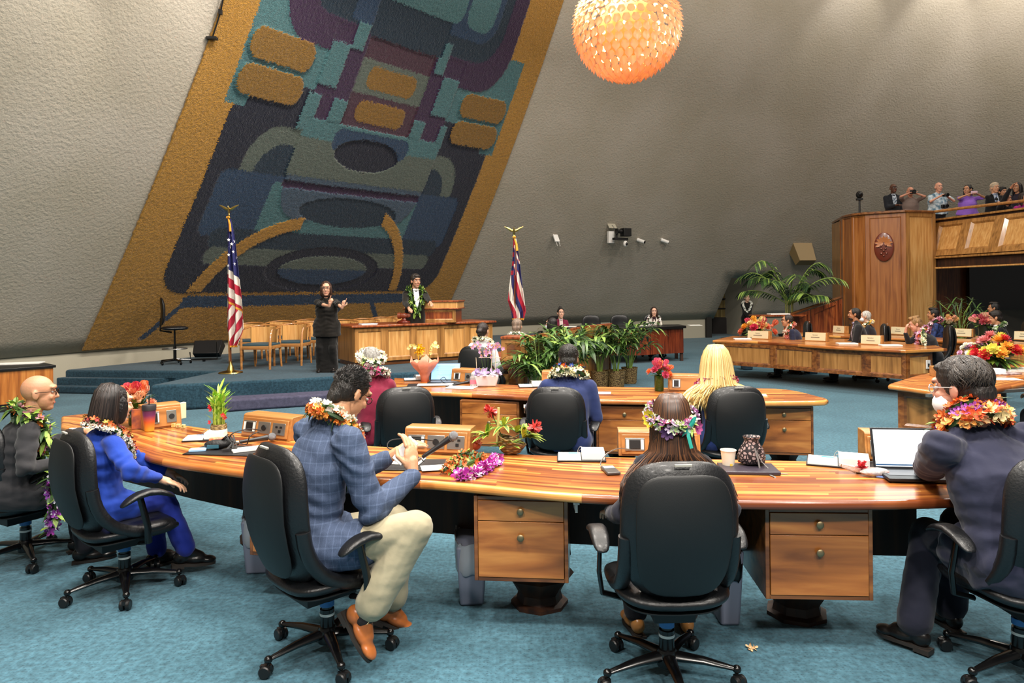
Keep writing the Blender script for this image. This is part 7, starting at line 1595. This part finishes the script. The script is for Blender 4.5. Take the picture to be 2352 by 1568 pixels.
# ---------------- chandelier
cz=A(1440,62,11.0); ch=thing('chandelier','big glowing spherical chandelier of overlapping shell scoops hanging over the floor','chandelier',cz,0)
SHL=mat('shell_nacre','#d9a48c',.35,trans=.0,sub=.0); 
m_=SHL; b_=m_.node_tree.nodes['Principled BSDF']; N_=m_.node_tree.nodes; L_=m_.node_tree.links; tr=N_.new('ShaderNodeBsdfTranslucent'); tr.inputs[0].default_value=srgb('#f2b98c'); mx=N_.new('ShaderNodeMixShader'); mx.inputs[0].default_value=.55; out=N_['Material Output']; L_.new(b_.outputs[0],mx.inputs[1]); L_.new(tr.outputs[0],mx.inputs[2]); L_.new(mx.outputs[0],out.inputs[0])
RC=.80; rest=MB(); cnt=0; rows=17; shells=[]
for r_ in range(rows):
    el=R(-84+ (r_+.5)*(150/rows)); nn=max(4,int(37*math.cos(el)))
    for k in range(nn): shells.append((el,2*PI*(k+.5*(r_%2))/nn))
def shell(b,el,az):
    d=V((math.cos(el)*math.cos(az),math.cos(el)*math.sin(az),math.sin(el))); dn=V((math.sin(el)*math.cos(az),math.sin(el)*math.sin(az),-math.cos(el))); s_=d.cross(dn)
    rs_=[]; vs=[]; n1,n2=9,4
    for i in range(n1+1):
        u=i/n1
        for j in range(n2+1):
            w=(j/n2-.5)*2; hw=.062*(.6+.4*min(1,u/.4))*math.sqrt(max(.08,1-(max(0,u-.4)/.6)**3.2))
            vs.append(d*(RC+.06*u**1.5-.035*w*w*(.4+.6*u))+dn*(.135*(u-.35)-.018*w*w*(1 if u>.5 else 0)*1)+s_*(hw*w))
    b.add(vs,[(i*(n2+1)+j,i*(n2+1)+j+1,(i+1)*(n2+1)+j+1,(i+1)*(n2+1)+j) for i in range(n1) for j in range(n2)])
vis=sorted(shells,key=lambda q:(V((math.cos(q[0])*math.cos(q[1]),math.cos(q[0])*math.sin(q[1]),math.sin(q[0])))).dot(V((-.1,-.9,-.35)).normalized()),reverse=True)
for i,q in enumerate(vis):
    if i<100: b=MB(); shell(b,*q); b.build('shell_scoop',SHL,ch,angle=80)
    else: shell(rest,*q)
o=rest.build('shell_scoops_rest',SHL,ch,angle=80); o['kind']='stuff'; o.name='shell_scoop_mass'
b=MB(); BULB=mat('bulb_glow','#ffd79a',.5,emit='#ffb55c',es=12)
for i in range(80):
    a=i*2.39996; z=1-2*(i+.5)/80; r_=math.sqrt(1-z*z); b=MB(); b.ell((.64*r_*math.cos(a),.64*r_*math.sin(a),.64*z),.032,n=8); b.build('bulb',BULB,ch)
b=MB(); b.ell((0,0,0),.45,n=20); b.build('inner_frame',mat('brass_core','#e9c080',.5),ch)
b=MB(); b.tube([(0,0,.5),(0,0,3.2)],.02,n=8); b.build('hanging_rod',GOLD,ch)
# ================================================================ LIGHT
w=bpy.data.worlds.new('world'); SC.world=w; w.use_nodes=True; bg=w.node_tree.nodes['Background']; bg.inputs[0].default_value=(1,.95,.88,1); bg.inputs[1].default_value=.13
def area(loc,size,power,target=None,col=(1,.93,.84),name='ceiling_light'):
    l=bpy.data.lights.new(name,'AREA'); l.energy=power; l.shape='DISK'; l.size=size; l.color=col
    o=bpy.data.objects.new(name,l); COL.objects.link(o); o.location=loc
    d=(V(target)-V(loc)) if target else V((0,0,-1)); o.rotation_euler=d.to_track_quat('-Z','Y').to_euler(); return o
for x,y,p in((-2.5,2.0,330),(.5,1.2,360),(3.4,1.8,330),(-1,5.6,330),(2.6,5.6,330),(6,8,380),(1,10.5,330),(6,13,360),(-2.5,10.5,200),(-2.5,-3,420),(1,-3.2,460),(4,-2.6,420)):
    area((x,y,7.4),.7,p)
for td,p in((168,150),(155,120),(143,100),(131,80),(118,50),(105,45),(92,60),(82,95),(70,60)):
    t=R(td); loc=(WC.x+16.8*math.cos(t),WC.y+16.8*math.sin(t),10.6); area(loc,.8,p*2.2,wall_pt(t+.02,5.2),name='wall_wash_light',col=(1,.9,.78))

for px,e_ in((1985,260),(2185,420),(2330,260),(140,200),(420,160)):
    th_,h_=hit(px,-70); loc=wall_pt(th_,h_+.6,1.1); l=bpy.data.lights.new('wall_spot','SPOT'); l.energy=e_; l.spot_size=R(58); l.spot_blend=.7; l.shadow_soft_size=.08; l.color=(1,.95,.88)
    o=bpy.data.objects.new('wall_spot',l); COL.objects.link(o); o.location=loc; o.rotation_euler=(wall_pt(th_,h_-2.6,0)-loc).to_track_quat('-Z','Y').to_euler()
